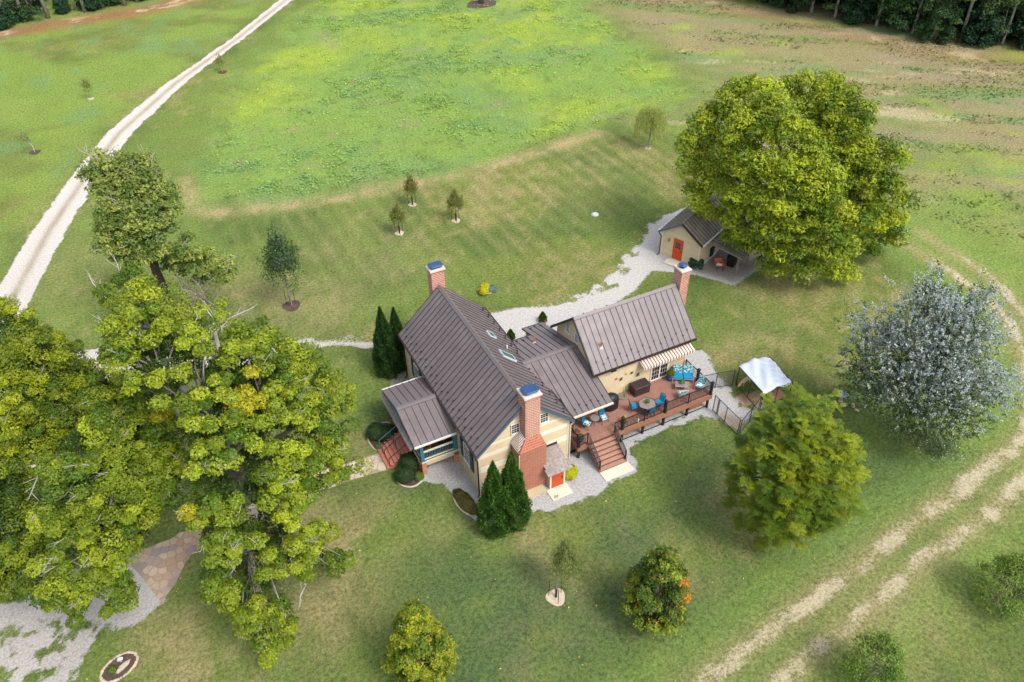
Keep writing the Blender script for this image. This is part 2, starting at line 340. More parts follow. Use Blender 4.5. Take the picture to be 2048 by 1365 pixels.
LC = {k: np.array(S(*v)) for k, v in dict(a=(116, 136, 66), b=(99, 121, 58), dry=(176, 161, 114), straw=(206, 192, 152), blue=(82, 107, 70), meadow=(132, 162, 78), mead2=(164, 184, 62), meadb=(118, 152, 92), olive=(130, 136, 66), fld=(154, 146, 102), fldg=(124, 142, 76), fldb=(158, 144, 116), red=(160, 112, 82), bright=(132, 158, 70), dark=(66, 84, 36)).items()}
def mixv(c, k, wt): return c * (1 - wt[:, None]) + LC[k] * wt[:, None]
def lawn(x, y):
    n1 = vn(x, y, 3.2, 1); n2 = vn(x, y, 9, 5); n3 = vn(x, y, 1.1, 9); n4 = vn(x, y, 22, 13); wx = x + 3 * (vn(x, y, 6, 21) - .5); wy = y + 3 * (vn(x, y, 6, 25) - .5)
    c = np.tile(LC['a'], (len(x), 1)); c = mixv(c, 'b', sst(n1, .4, .62)); c = mixv(c, 'olive', sst(n2, .45, .68) * .5)
    c = mixv(c, 'dry', sst(n3 * .55 + n2 * .45, .52, .68) * .45)
    b = np.zeros(len(x))
    for u, v, r, s in BLUEISH: b = np.maximum(b, s * np.exp(-((wx - u) ** 2 + (wy - v) ** 2) / r ** 2))
    c = mixv(c, 'blue', b * sst(n1, .25, .6))
    # mown stripes between the drive and the meadow
    wz = sst(sdf(wx, wy, [(0, 25), (10, 20), (24, 24), (45, 26), (46, 42), (34, 41), (12, 40), (-7, 43), (-9, 34)]), -1.5, 2)
    st = .5 + .5 * np.sin((x + .06 * y + .5 * n2) * 2 * math.pi / 1.7); c = c * (1 + (wz * (st - .5) * .20)[:, None]); c = mixv(c, 'dry', wz * sst(n1 * .6 + st * .25 + n2 * .3, .6, .95) * .32)
    # the far strip left of the road and between road and meadow
    wl = sst(sdf(wx, wy, [(-30, 33), (-24, 50), (-15, 70), (15, 109), (30, 130), (-60, 130), (-60, 40)]), -1, 2.5)
    g = np.abs(x * -.70 + y * .71 - 55 + 10 * (n2 - .5)); c = mixv(c, 'olive', wl * .4 * sst(n4, .3, .6)); c = mixv(c, 'bright', wl * sst(vn(x + y * .4, y, 7, 41), .34, .56) * .85); c = mixv(c, 'meadb', wl * sst(vn(x, y, 5, 47), .56, .7) * .6)
    wr = sst(sdf(wx, wy, [(-26, 32), (-22, 48), (-12, 67), (17, 106), (15, 97), (-4, 63), (-8, 52), (-9, 45), (-8, 36), (-14, 28), (-22, 28)]), -1, 2)
    c = mixv(c, 'bright', wr * sst(n1, .3, .7) * .55)
    # meadow
    mo = 7 * (vn(x, y, 3.0, 63) - .5); wm = sst(sdf(wx, wy, MEADOW) + mo, -2.5, 3.2)
    mc = np.tile(LC['meadow'], (len(x), 1)); mc = mixv(mc, 'mead2', sst(vn(x * .8, y, 9, 61, 6), .42, .72) * .75); mc = mixv(mc, 'meadb', sst(vn(x * .8, y, 7, 67, 6), .46, .72) * .7)
    mc = mixv(mc, 'dark', sst(vn(x, y, 1.6, 71), .56, .75) * .25); mc = mixv(mc, 'fldb', sst(vn(x, y * 1.8, 4, 73), .66, .76) * .4); mc = mixv(mc, 'bright', sst(n3, .5, .7) * .4)
    c = c * (1 - wm[:, None]) + mc * wm[:, None]
    e = stroke(wx * .5 + x * .5, wy * .5 + y * .5, [(-9.5, 52), (-9.3, 46), (-6.5, 43.6), (1.9, 41.8), (12.3, 39.9), (21, 40.1), (34, 41.3)]); c = mixv(c, 'dry', np.exp(-(e / 1.1) ** 2) * (.4 + .6 * sst(n3, .4, .6)))
    # dry field on the right
    wf = sst(sdf(wx, wy, FIELD), -3, 5); r = x * .55 + y * .83
    fc = np.tile(LC['fld'], (len(x), 1)); fc = mixv(fc, 'fldg', sst(vn(x * .45 + y * .1, y * .9 + x * .55, 5, 81, 6), .40, .62) * .8); fc = mixv(fc, 'fldb', sst(vn(x * .35, y * .9 + x * .6, 4, 87, 6), .48, .7) * .7); fc = mixv(fc, 'meadb', sst(vn(x * .3, y + x * .65, 3, 89), .62, .72) * .7); fc = mixv(fc, 'mead2', sst(vn(x, y, 9, 91), .6, .72) * .45); fc = mixv(fc, 'straw', sst(vn(x * .3, y + x * .65, 2.6, 95), .68, .76) * .5)
    c = c * (1 - wf[:, None]) + fc * wf[:, None]
    gz = np.exp(-(((x - 54) / 8) ** 2 + ((y - 5) / 12) ** 2)); c = mixv(c, 'bright', gz * .65)
    # trail verge
    t1 = np.minimum(stroke(x, y, TRAIL_A), stroke(x, y, TRAIL_B)); c = mixv(c, 'meadow', np.exp(-((t1 - 1.6) / 1.5) ** 2) * .45); c = mixv(c, 'dry', np.exp(-(t1 / .9) ** 2) * .6)
    d = np.zeros(len(x))
    for u, v, rr, s in DRY: d = np.maximum(d, s * np.exp(-((wx - u) ** 2 + (wy - v) ** 2) / rr ** 2))
    c = mixv(c, 'dry', d * sst(n3 * .6 + n1 * .4, .28, .58))
    # bare edges along the woods
    re = stroke(wx, wy, [(-40, 112), (-26, 112.4), (-18.6, 112.7), (-9.2, 112.9), (-2.3, 114), (3, 117), (14, 126)]); c = mixv(c, 'red', np.exp(-(re / 2.6) ** 2) * .9); c = mixv(c, 'straw', np.exp(-((re - .3) / 1.2) ** 2) * sst(vn(x * .5, y, 1.6, 99), .55, .68))
    te = stroke(wx, wy, [(70, 78), (75.5, 70), (79, 62), (81.5, 55), (84, 48.5), (86.3, 42), (90, 37), (98, 30)]); c = mixv(c, 'straw', np.exp(-(te / 1.6) ** 2) * sst(vn(x, y, 3, 103), .5, .68) * .9); c = mixv(c, 'red', np.exp(-((te) / 3) ** 2) * .3)
    return c * (.9 + .2 * vn(x, y, 1.7, 111))[:, None]

def turfmat():
    m, t, p = nmat('turf_and_gravel')
    a = N(t, 'ShaderNodeAttribute', attribute_name='Col'); b = N(t, 'ShaderNodeAttribute', attribute_name='Col2'); g = N(t, 'ShaderNodeAttribute', attribute_name='Gr')
    n1 = noise(t, 4.2, 6, .92); n2 = noise(t, 9, 4, .8); n3 = noise(t, 1.1, 5, .7)
    h = N(t, 'ShaderNodeHueSaturation'); t.links.new(a.outputs['Color'], h.inputs['Color'])
    v = N(t, 'ShaderNodeMapRange'); t.links.new(n1, v.inputs[0]); v.inputs[1].default_value = .38; v.inputs[2].default_value = .62; v.inputs[3].default_value = .42; v.inputs[4].default_value = 1.58; t.links.new(v.outputs[0], h.inputs['Value'])
    grass = mixc(t, ramp(t, n2, .5, .66), h.outputs[0], (.30, .27, .14), 'MIX'); grass = mixc(t, .34, h.outputs[0], grass)
    hd = N(t, 'ShaderNodeHueSaturation'); hd.inputs['Value'].default_value = .76; t.links.new(grass, hd.inputs['Color']); grass = mixc(t, ramp(t, n3, .52, .7), grass, hd.outputs[0]); 
    hg = N(t, 'ShaderNodeHueSaturation'); t.links.new(b.outputs['Color'], hg.inputs['Color'])
    v2 = N(t, 'ShaderNodeMapRange'); t.links.new(noise(t, 7, 6, .85), v2.inputs[0]); v2.inputs[1].default_value = .38; v2.inputs[2].default_value = .62; v2.inputs[3].default_value = .6; v2.inputs[4].default_value = 1.15; t.links.new(v2.outputs[0], hg.inputs['Value'])
    # ragged boundary
    s1 = N(t, 'ShaderNodeMath', operation='SUBTRACT'); t.links.new(n1, s1.inputs[0]); s1.inputs[1].default_value = .5
    s2 = N(t, 'ShaderNodeMath', operation='MULTIPLY_ADD'); t.links.new(s1.outputs[0], s2.inputs[0]); s2.inputs[1].default_value = 1.1; t.links.new(g.outputs['Fac'], s2.inputs[2])
    f = ramp(t, s2.outputs[0], .36, .6)
    c = mixc(t, f, grass, hg.outputs[0]); t.links.new(c, p.inputs['Base Color']); p.inputs['Roughness'].default_value = .95; p.inputs['Specular IOR Level'].default_value = .1
    bump(t, p, n1, .9, .12); return m
M['turf'] = turfmat()

def set_attr(me, name, arr, kind='FLOAT_COLOR'):
    at = me.attributes.new(name, kind, 'POINT')
    if kind == 'FLOAT_COLOR':
        rgba = np.ones((len(arr), 4), np.float32); rgba[:, :3] = arr; at.data.foreach_set('color', rgba.ravel())
    else: at.data.foreach_set('value', np.asarray(arr, np.float32))
def quadmesh(name, V, F, mats, smooth=False):
    me = bpy.data.meshes.new(name); nv, nf = len(V), len(F)
    me.vertices.add(nv); me.vertices.foreach_set('co', np.asarray(V, np.float32).ravel())
    me.loops.add(nf * 4); me.loops.foreach_set('vertex_index', np.asarray(F, np.int32).ravel())
    me.polygons.add(nf); me.polygons.foreach_set('loop_start', np.arange(0, nf * 4, 4, dtype=np.int32))
    me.materials.append(mats)
    if smooth: me.polygons.foreach_set('use_smooth', np.ones(nf, bool))
    me.update(calc_edges=True); return me
def gridmesh(name, xs, ys, z, keepf=None, gmask=None, gcol=None):
    X, Y = np.meshgrid(xs, ys); x, y = X.ravel(), Y.ravel(); nx, ny = len(xs), len(ys)
    gr = gmask(x, y) if gmask else np.zeros(len(x)); idx = np.arange(nx * ny).reshape(ny, nx)
    F = np.stack([idx[:-1, :-1], idx[:-1, 1:], idx[1:, 1:], idx[1:, :-1]], -1).reshape(-1, 4)
    if gmask:
        F = F[(gr[F].max(1) > .03)]; used = np.unique(F); rm = np.full(nx * ny, -1); rm[used] = np.arange(len(used)); F = rm[F]; x, y, gr = x[used], y[used], gr[used]
    V = np.stack([x, y, np.full(len(x), z)], -1)
    me = quadmesh(name, V, F, M['turf'], True)
    set_attr(me, 'Col', lawn(x, y)); set_attr(me, 'Col2', gcol(x, y) if gcol else np.tile(LC['straw'], (len(x), 1))); set_attr(me, 'Gr', gr, 'FLOAT')
    o = bpy.data.objects.new(name, me); COL.objects.link(o); o['kind'] = 'structure'; return o
gx = np.concatenate([[-2500, -1200, -600, -300, -160, -90, -60], np.arange(-45, 112, .55), [116, 125, 145, 180, 260, 420, 800, 1600, 2600]])
gy = np.concatenate([[-2500, -1200, -600, -300, -150, -80, -45], np.arange(-32, 134, .55), [138, 150, 175, 220, 320, 600, 1200, 2600]])
gridmesh('ground', gx, gy, 0.0)
def pmask(poly, lo, hi, wob=.35, sc=1.3):
    return lambda x, y: sst(sdf(x + wob * 2 * (vn(x, y, sc, 201) - .5), y + wob * 2 * (vn(x, y, sc, 207) - .5), poly), lo, hi)
def flat(*c):
    a = np.array(S(*c)); return lambda x, y: np.tile(a, (len(x), 1)) * (.9 + .2 * vn(x, y, 1.2, 301))[:, None]
road_poly = ROAD_L + ROAD_R[::-1]; road_mid = [((a[0] + b[0]) / 2, (a[1] + b[1]) / 2) for a, b in zip(ROAD_L, [(-26.6, 34), (-25.0, 37.2)] + ROAD_R[2:])]
road_mid = [(-28.0, 32), (-26.0, 37.8)] + [((ROAD_L[i][0] + ROAD_R[i + 1][0]) / 2, (ROAD_L[i][1] + ROAD_R[i + 1][1]) / 2) for i in range(2, 9)]
def roadcol(x, y):
    d = stroke(x, y, road_mid); wt = np.exp(-(d / .38) ** 2) * (.45 + .5 * vn(x, y, 1.2, 311)); a = np.tile(np.array(S(236, 228, 218)), (len(x), 1)); b = np.array(S(176, 158, 124))
    return a * (1 - wt[:, None]) + b * wt[:, None]
gridmesh('white_gravel_road', np.arange(-32, 30, .22), np.arange(22, 124, .3), .004, gmask=pmask(road_poly, -.55, .5, .3, .8), gcol=roadcol)
def drivemask(x, y):
    m = sst(sdf(x + .6 * (vn(x, y, 1.4, 201) - .5), y + .6 * (vn(x, y, 1.4, 207) - .5), DRIVE), -.9, .5)
    weeds = sst(sdf(x, y, [(11, 18), (12.5, 15.4), (17, 14.9), (20.3, 15.2), (23.5, 17.5), (26.5, 20.4), (30, 22.6), (36, 23.4), (34, 26), (22, 22)]), -.6, .5) * sst(vn(x, y, .8, 331, 5), .15, .75)
    return m * (1 - .8 * weeds)
def drivecol(x, y):
    a = np.tile(np.array(S(226, 222, 216)), (len(x), 1)); s = np.array(S(172, 162, 152)); wt = sst(sdf(x, y, [(27.5, 14), (29, 11), (33, 12), (37, 15), (31, 17)]), -1, .8); return a * (1 - wt[:, None]) + s * wt[:, None]
gridmesh('gravel_driveway', np.arange(4, 39, .22), np.arange(7, 26, .22), .004, gmask=drivemask, gcol=drivecol)
def ldmask(x, y):
    wob = vn(x, y, 1.4, 401) - .5; m = sst(sdf(x + wob, y + wob * .8, LEFTDRIVE), -.5, .5); cen = np.clip((x + 14) / 12, 0, 1)
    hole = sst(vn(x, y, 1.2, 411), .36, .56); mid = np.exp(-(stroke(x, y, [(-12, 21.3), (-4, 19.9), (0, 17.8), (4, 16.7)]) / .55) ** 2)
    return m * (1 - cen * np.maximum(hole * .45, mid * .65))
gridmesh('gravel_lane', np.arange(-33, 8, .24), np.arange(14, 33, .24), .008, gmask=ldmask, gcol=flat(226, 218, 208))
def trmask(x, y):
    wob = 1.0 * (vn(x, y, 2.2, 421) - .5); d = np.minimum(stroke(x + wob, y + wob, TRAIL_A), stroke(x - wob, y + wob, TRAIL_B))
    far = sst(-x, -34, -24) + sst(y, -4, 4); return np.clip(np.exp(-(d / .9) ** 2) * (.37 + .28 * sst(vn(x, y, 1.1, 431, 5), .2, .8)), 0, .6) * np.clip(1 - sst(y, 2, 10) * .8, 0, 1)
gridmesh('dirt_track', np.arange(-9, 53, .28), np.arange(-24, 11, .28), .004, gmask=trmask, gcol=flat(222, 208, 172))
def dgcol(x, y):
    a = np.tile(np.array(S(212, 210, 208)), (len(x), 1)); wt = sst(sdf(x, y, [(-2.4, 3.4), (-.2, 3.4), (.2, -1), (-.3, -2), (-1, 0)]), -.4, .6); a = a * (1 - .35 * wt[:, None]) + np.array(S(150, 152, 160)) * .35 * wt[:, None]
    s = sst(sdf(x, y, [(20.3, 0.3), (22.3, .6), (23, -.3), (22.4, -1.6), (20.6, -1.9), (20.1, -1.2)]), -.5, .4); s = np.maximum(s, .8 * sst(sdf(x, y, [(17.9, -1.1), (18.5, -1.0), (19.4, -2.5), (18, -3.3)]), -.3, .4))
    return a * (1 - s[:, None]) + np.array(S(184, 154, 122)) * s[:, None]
def dgmask(x, y):
    m = pmask(DECKGRAVEL, -.4, .5, .3, .9)(x, y); wd = sst(vn(x, y, .6, 441, 5), .35, .85) * .6 * sst(x, 7, 9) + sst(vn(x, y, .8, 445), .5, .62) * .7 * np.exp(-(stroke(x, y, [(20.6, .4), (20.3, -1.6)]) / .6) ** 2); return m * (1 - np.clip(wd, 0, 1))
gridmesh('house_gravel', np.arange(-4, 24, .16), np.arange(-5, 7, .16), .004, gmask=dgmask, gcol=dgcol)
gridmesh('side_gravel', np.arange(-3, 1.2, .16), np.arange(8.5, 14.5, .16), .004, gmask=pmask(WESTGRAVEL, -.25, .3, .2), gcol=flat(176, 168, 160))
def bgmask(x, y):
    m = pmask(BOTGRAVEL, -.8, .7, .5, 1.2)(x, y); wd = sst(vn(x, y, .7, 451, 6), .2, .7) * sst(sdf(x, y, [(-36, 6), (-26, 4.4), (-23.0, 3.0), (-21.5, 1.6), (-22, -.4), (-24, -6), (-36, -6)]), -.6, .8) * .74; return m * (1 - wd)
gridmesh('gravel_parking', np.arange(-37, -18, .2), np.arange(-6, 9, .2), .004, gmask=bgmask, gcol=flat(212, 206, 198))
CL = {
 'M1': [(-14.79,9.29,16.57,0.69),(-15.48,9.14,16.36,0.69),(-14.26,7.04,17.03,0.66),(-15.08,5.75,17.3,0.64),(-14.2,5.45,17.39,0.63),(-16.06,6.44,16.97,0.65),(-15.47,4.93,17.35,0.63),(-14.14,4.01,17.5,0.61),(-15.89,4.0,17.32,0.62),(-15.1,3.87,17.45,0.61),(-16.16,3.14,17.22,0.61),(-15.8,2.4,17.21,0.6),(-14.62,2.05,17.3,0.59),(-16.44,2.4,17.05,0.6),(-15.91,1.82,17.07,0.59),(-16.31,1.37,16.85,0.59),(-14.05,2.62,17.4,0.6),(-13.34,2.27,17.3,0.59),(-12.99,1.82,17.17,0.59),(-13.4,1.3,17.09,0.58),(-12.61,1.53,17.03,0.59),(-12.65,0.74,16.8,0.58),(-15.75,0.41,16.67,0.58),(-14.96,-0.06,16.6,0.57),(-13.91,-0.11,16.61,0.57),(-11.49,0.72,16.44,0.58),(-10.93,0.65,16.18,0.58),(-10.09,1.04,15.86,0.59),(-10.41,0.42,15.81,0.59),(-11.81,0.11,16.31,0.58),(-8.96,1.32,15.12,0.6),(-8.41,1.21,14.54,0.61),(-8.37,0.86,14.33,0.61),(-9.01,0.21,14.65,0.6),(-9.54,0.37,15.19,0.59),(-10.45,-0.17,15.54,0.58),(-9.67,-0.49,14.82,0.59),(-9.25,-0.51,14.43,0.59),(-10.29,-1.0,14.93,0.58),(-9.74,-1.11,14.44,0.58),(-12.19,-0.68,16.04,0.57),(-12.54,-1.32,15.75,0.57),(-12.06,-1.58,15.42,0.61,1),(-11.66,-1.44,15.37,0.62,1),(-11.23,-1.65,15.02,0.62,1),(-10.55,-1.73,14.55,0.57),(-12.43,-2.21,15.05,0.56),(-11.78,-2.36,14.67,0.56),(-11.07,-2.35,14.32,0.57),(-10.26,-2.13,13.97,0.58),(-9.54,-1.71,13.73,0.58),(-8.72,-1.03,13.46,0.59),(-8.23,-0.91,12.9,0.6),(-8.07,-1.11,12.43,0.6),(-9.24,-2.02,13.07,0.59),(-8.6,-1.86,12.38,0.6),(-8.27,-1.97,11.59,0.6),(-8.09,-2.06,10.98,0.61),(-11.26,-3.18,13.5,0.57),(-10.51,-3.09,13.04,0.57),(-9.7,-2.86,12.51,0.58),(-8.99,-2.81,11.49,0.6),(-8.54,-2.71,10.66,0.61),(-8.58,-2.97,9.95,0.61),(-9.23,-3.44,10.42,0.6),(-9.63,-3.32,11.59,0.59),(-10.44,-3.51,12.3,0.58),(-11.29,-3.82,12.58,0.57),(-12.01,-3.99,12.78,0.57),(-10.98,-4.03,11.88,0.58),(-10.2,-3.86,11.27,0.59),(-10.85,-4.26,11.17,0.58),(-10.42,-4.22,10.6,0.59),(-11.39,-4.29,11.75,0.58),(-11.07,-4.59,10.47,0.59),(-11.73,-4.79,10.69,0.58),(-11.41,-4.85,9.91,0.59),(-10.3,-4.44,8.64,0.61),(-9.79,-4.03,7.33,0.63),(-10.92,-4.76,8.7,0.61),(-11.53,-5.02,8.65,0.6),(-10.74,-4.59,7.35,0.62),(-11.43,-4.83,6.91,0.63),(-11.59,-4.5,5.58,0.64),(-9.9,-3.09,4.04,0.68),(-9.97,-3.64,3.8,0.67),(-9.19,-3.51,4.01,0.67),(-12.15,-4.6,11.65,0.57),(-14.14,-3.03,14.55,0.56),(-13.52,-2.99,14.55,0.56),(-13.24,-3.38,14.08,0.56),(-14.2,-3.5,14.02,0.56),(-13.63,-3.57,13.9,0.56),(-13.04,-3.55,13.82,0.56),(-15.33,-4.37,12.58,0.61,1),(-15.06,-4.65,12.11,0.57),(-14.25,-4.39,12.72,0.56),(-14.04,-4.78,11.94,0.57),(-13.41,-4.52,12.38,0.57),(-13.47,-4.82,11.75,0.57),(-14.27,-5.05,11.23,0.57),(-14.71,-5.18,10.76,0.58),(-13.94,-5.21,10.71,0.58),(-15.04,-5.28,10.19,0.58),(-14.35,-5.39,9.87,0.59),(-14.97,-5.43,9.24,0.59),(-14.8,-5.46,8.02,0.61),(-15.26,-5.42,8.13,0.61),(-15.19,-5.27,6.86,0.62),(-14.87,-4.53,4.6,0.66),(-15.05,-4.43,3.26,0.67),(-14.04,-5.0,5.64,0.64),(-14.03,-4.26,3.26,0.67),(-14.6,-4.4,3.24,0.67),(-13.15,-3.88,3.4,0.68),(-13.37,-4.53,3.15,0.67),(-13.03,-5.23,2.91,0.67),(-14.13,-5.23,2.92,0.67),(-14.57,-5.46,2.87,0.67),(-13.77,-5.79,2.73,0.67),(-14.27,-5.96,2.7,0.67),(-13.1,-5.24,10.23,0.58),(-12.86,-5.36,9.12,0.59),(-13.28,-5.43,8.09,0.61),(-12.64,-5.31,7.77,0.61),(-13.82,-1.57,15.78,0.56),(-14.13,-1.31,15.96,0.56),(-13.41,-1.21,15.98,0.56),(-14.02,-2.1,15.4,0.56),(-13.38,-2.33,15.15,0.56),(-12.02,-2.98,14.15,0.56),(-12.54,-2.79,14.54,0.56)],
 'M2': [(-20.58,1.01,12.7,0.63),(-20.37,0.72,12.51,0.63),(-19.82,0.93,12.76,0.63),(-19.42,0.55,12.45,0.63),(-18.46,0.94,12.66,0.63),(-18.88,0.55,12.41,0.63),(-17.87,1.0,12.53,0.63),(-17.29,1.05,12.32,0.63),(-17.91,0.46,12.09,0.63),(-18.35,0.03,11.79,0.63),(-18.8,-0.31,11.48,0.63),(-17.8,-0.01,11.53,0.63),(-17.09,0.4,11.61,0.63),(-16.5,0.58,11.38,0.63),(-16.01,0.49,10.81,0.64),(-16.56,0.06,10.79,0.63),(-17.81,-0.34,11.11,0.63),(-17.37,-0.55,10.54,0.63),(-16.76,-0.38,10.31,0.63),(-17.8,-0.83,10.32,0.63),(-17.12,-0.79,9.88,0.64),(-16.7,-0.51,10.01,0.64),(-17.41,-1.06,9.54,0.64),(-20.59,0.18,11.96,0.63),(-21.16,-0.09,11.45,0.64),(-21.52,-0.35,10.92,0.64),(-21.07,-0.64,10.73,0.64),(-20.51,-0.6,11.0,0.63),(-20.25,-0.96,10.47,0.63),(-19.76,-1.17,10.16,0.63),(-19.78,-0.86,10.73,0.63),(-20.68,-1.05,10.17,0.64),(-20.16,-1.24,9.93,0.64),(-21.14,-0.96,10.1,0.64),(-19.77,-1.67,8.84,0.64),(-19.2,-1.71,8.67,0.64),(-18.72,-1.72,8.49,0.64),(-20.14,-1.56,9.1,0.64),(-21.44,-1.36,8.85,0.65),(-21.15,-1.57,8.38,0.65),(-21.87,-1.4,8.05,0.66),(-21.45,-1.64,7.51,0.66),(-22.61,-1.14,7.49,0.67),(-22.98,-0.98,6.91,0.68),(-22.24,-1.38,6.97,0.67),(-22.1,-1.46,6.52,0.68),(-21.34,-1.72,6.93,0.67),(-20.58,-1.81,7.79,0.66),(-21.6,-1.64,6.12,0.68),(-19.78,-1.89,7.86,0.65),(-19.31,-1.96,7.31,0.66),(-20.11,-1.96,6.84,0.66),(-19.53,-2.0,6.31,0.67),(-20.05,-1.94,5.7,0.68),(-19.68,-1.93,5.41,0.68),(-17.91,3.99,13.75,0.65),(-18.27,3.43,13.76,0.65),(-17.55,3.78,13.6,0.65),(-17.05,4.08,13.43,0.65),(-16.68,3.97,13.23,0.65),(-16.36,3.84,13.02,0.65),(-16.82,3.06,13.12,0.64),(-16.34,3.12,12.85,0.65),(-17.43,2.71,13.3,0.64),(-17.77,2.93,13.5,0.64),(-16.88,2.23,12.84,0.64),(-17.39,2.05,13.01,0.63),(-17.83,2.13,13.21,0.63),(-16.44,2.57,12.73,0.64),(-17.19,1.68,12.71,0.63),(-17.69,1.54,12.85,0.63),(-15.37,3.06,12.05,0.71,1),(-15.29,2.58,11.77,0.65),(-15.97,1.98,12.08,0.64),(-15.18,1.97,11.28,0.65),(-16.32,1.29,11.89,0.64),(-15.8,1.21,11.35,0.64),(-18.4,1.52,13.04,0.63),(-18.43,2.22,13.42,0.64),(-16.52,0.97,11.77,0.63),(-15.36,1.16,10.82,0.64),(-16.07,-0.0,10.18,0.64),(-16.08,-0.39,9.49,0.64),(-19.6,-0.14,11.75,0.63),(-19.29,-0.58,11.17,0.63),(-18.78,-0.93,10.54,0.63),(-18.34,-1.31,9.6,0.64),(-19.02,-1.41,9.57,0.64)],
 'M3': [(-22.39,17.56,11.55,0.85),(-22.67,16.82,11.19,0.84),(-21.9,15.71,11.23,0.82),(-21.54,16.23,10.65,0.83),(-21.19,14.75,10.93,0.81),(-21.81,14.08,11.58,0.8),(-22.3,13.58,11.94,0.79),(-21.46,13.53,11.33,0.8),(-20.99,13.79,10.88,0.8),(-22.07,12.43,11.69,0.78),(-22.51,12.13,11.91,0.78),(-21.59,12.5,11.34,0.78),(-20.45,14.01,10.24,0.81),(-20.11,14.3,9.7,0.82),(-20.37,12.97,10.12,0.8),(-20.17,12.78,9.8,0.8),(-19.72,14.32,8.97,0.82),(-19.5,13.73,8.59,0.82),(-19.48,12.83,8.45,0.81),(-19.84,12.18,9.05,0.79),(-20.29,11.28,9.39,0.78),(-19.3,12.64,7.84,0.81),(-19.73,11.52,8.4,0.79),(-22.47,11.21,11.6,0.77),(-22.4,10.65,11.29,0.76),(-22.68,10.53,11.4,0.76),(-22.2,10.11,10.8,0.76),(-22.71,9.87,11.0,0.76),(-21.78,10.06,10.4,0.76),(-21.34,10.34,10.16,0.77),(-20.94,10.44,9.75,0.77),(-20.46,10.48,9.04,0.78),(-22.52,9.25,10.34,0.76),(-21.94,9.57,10.14,0.76),(-21.59,9.51,9.69,0.76),(-22.4,8.82,9.76,0.76),(-21.95,9.03,9.56,0.76),(-21.39,9.37,9.27,0.76),(-20.96,9.53,8.81,0.77),(-21.33,9.0,8.64,0.76),(-20.81,9.38,8.24,0.77),(-20.53,9.43,7.58,0.78),(-20.57,9.23,7.13,0.78),(-21.1,8.82,7.77,0.77),(-21.43,8.55,7.91,0.77),(-22.19,8.5,9.08,0.76),(-23.22,8.6,10.16,0.75),(-23.21,8.29,9.76,0.75),(-23.06,8.05,9.26,0.75),(-23.42,7.84,9.21,0.75),(-22.54,8.0,8.59,0.76),(-21.9,8.16,7.92,0.76),(-21.04,8.66,7.0,0.78)],
 'M4': [(-23.53,9.25,7.4,0.79),(-23.67,7.42,8.55,0.75),(-23.52,6.62,8.49,0.75),(-23.19,7.29,7.99,0.76),(-23.68,5.86,8.61,0.74),(-22.87,5.89,7.54,0.74),(-23.67,4.63,8.2,0.73),(-23.24,4.49,7.55,0.73),(-23.84,3.68,7.78,0.72),(-23.29,3.79,7.04,0.73),(-24.06,2.91,7.25,0.72),(-23.54,3.12,6.66,0.73),(-24.27,2.35,6.71,0.72),(-23.36,2.93,5.82,0.73),(-24.62,1.71,5.79,0.72),(-24.16,1.92,5.06,0.73),(-24.99,1.4,5.48,0.73),(-24.49,1.67,5.06,0.73),(-24.58,3.37,8.31,0.72),(-24.34,5.95,9.22,0.73),(-25.05,1.97,7.1,0.72),(-24.01,2.28,6.0,0.73),(-22.9,4.87,7.21,0.74),(-24.72,4.47,9.09,0.72)],
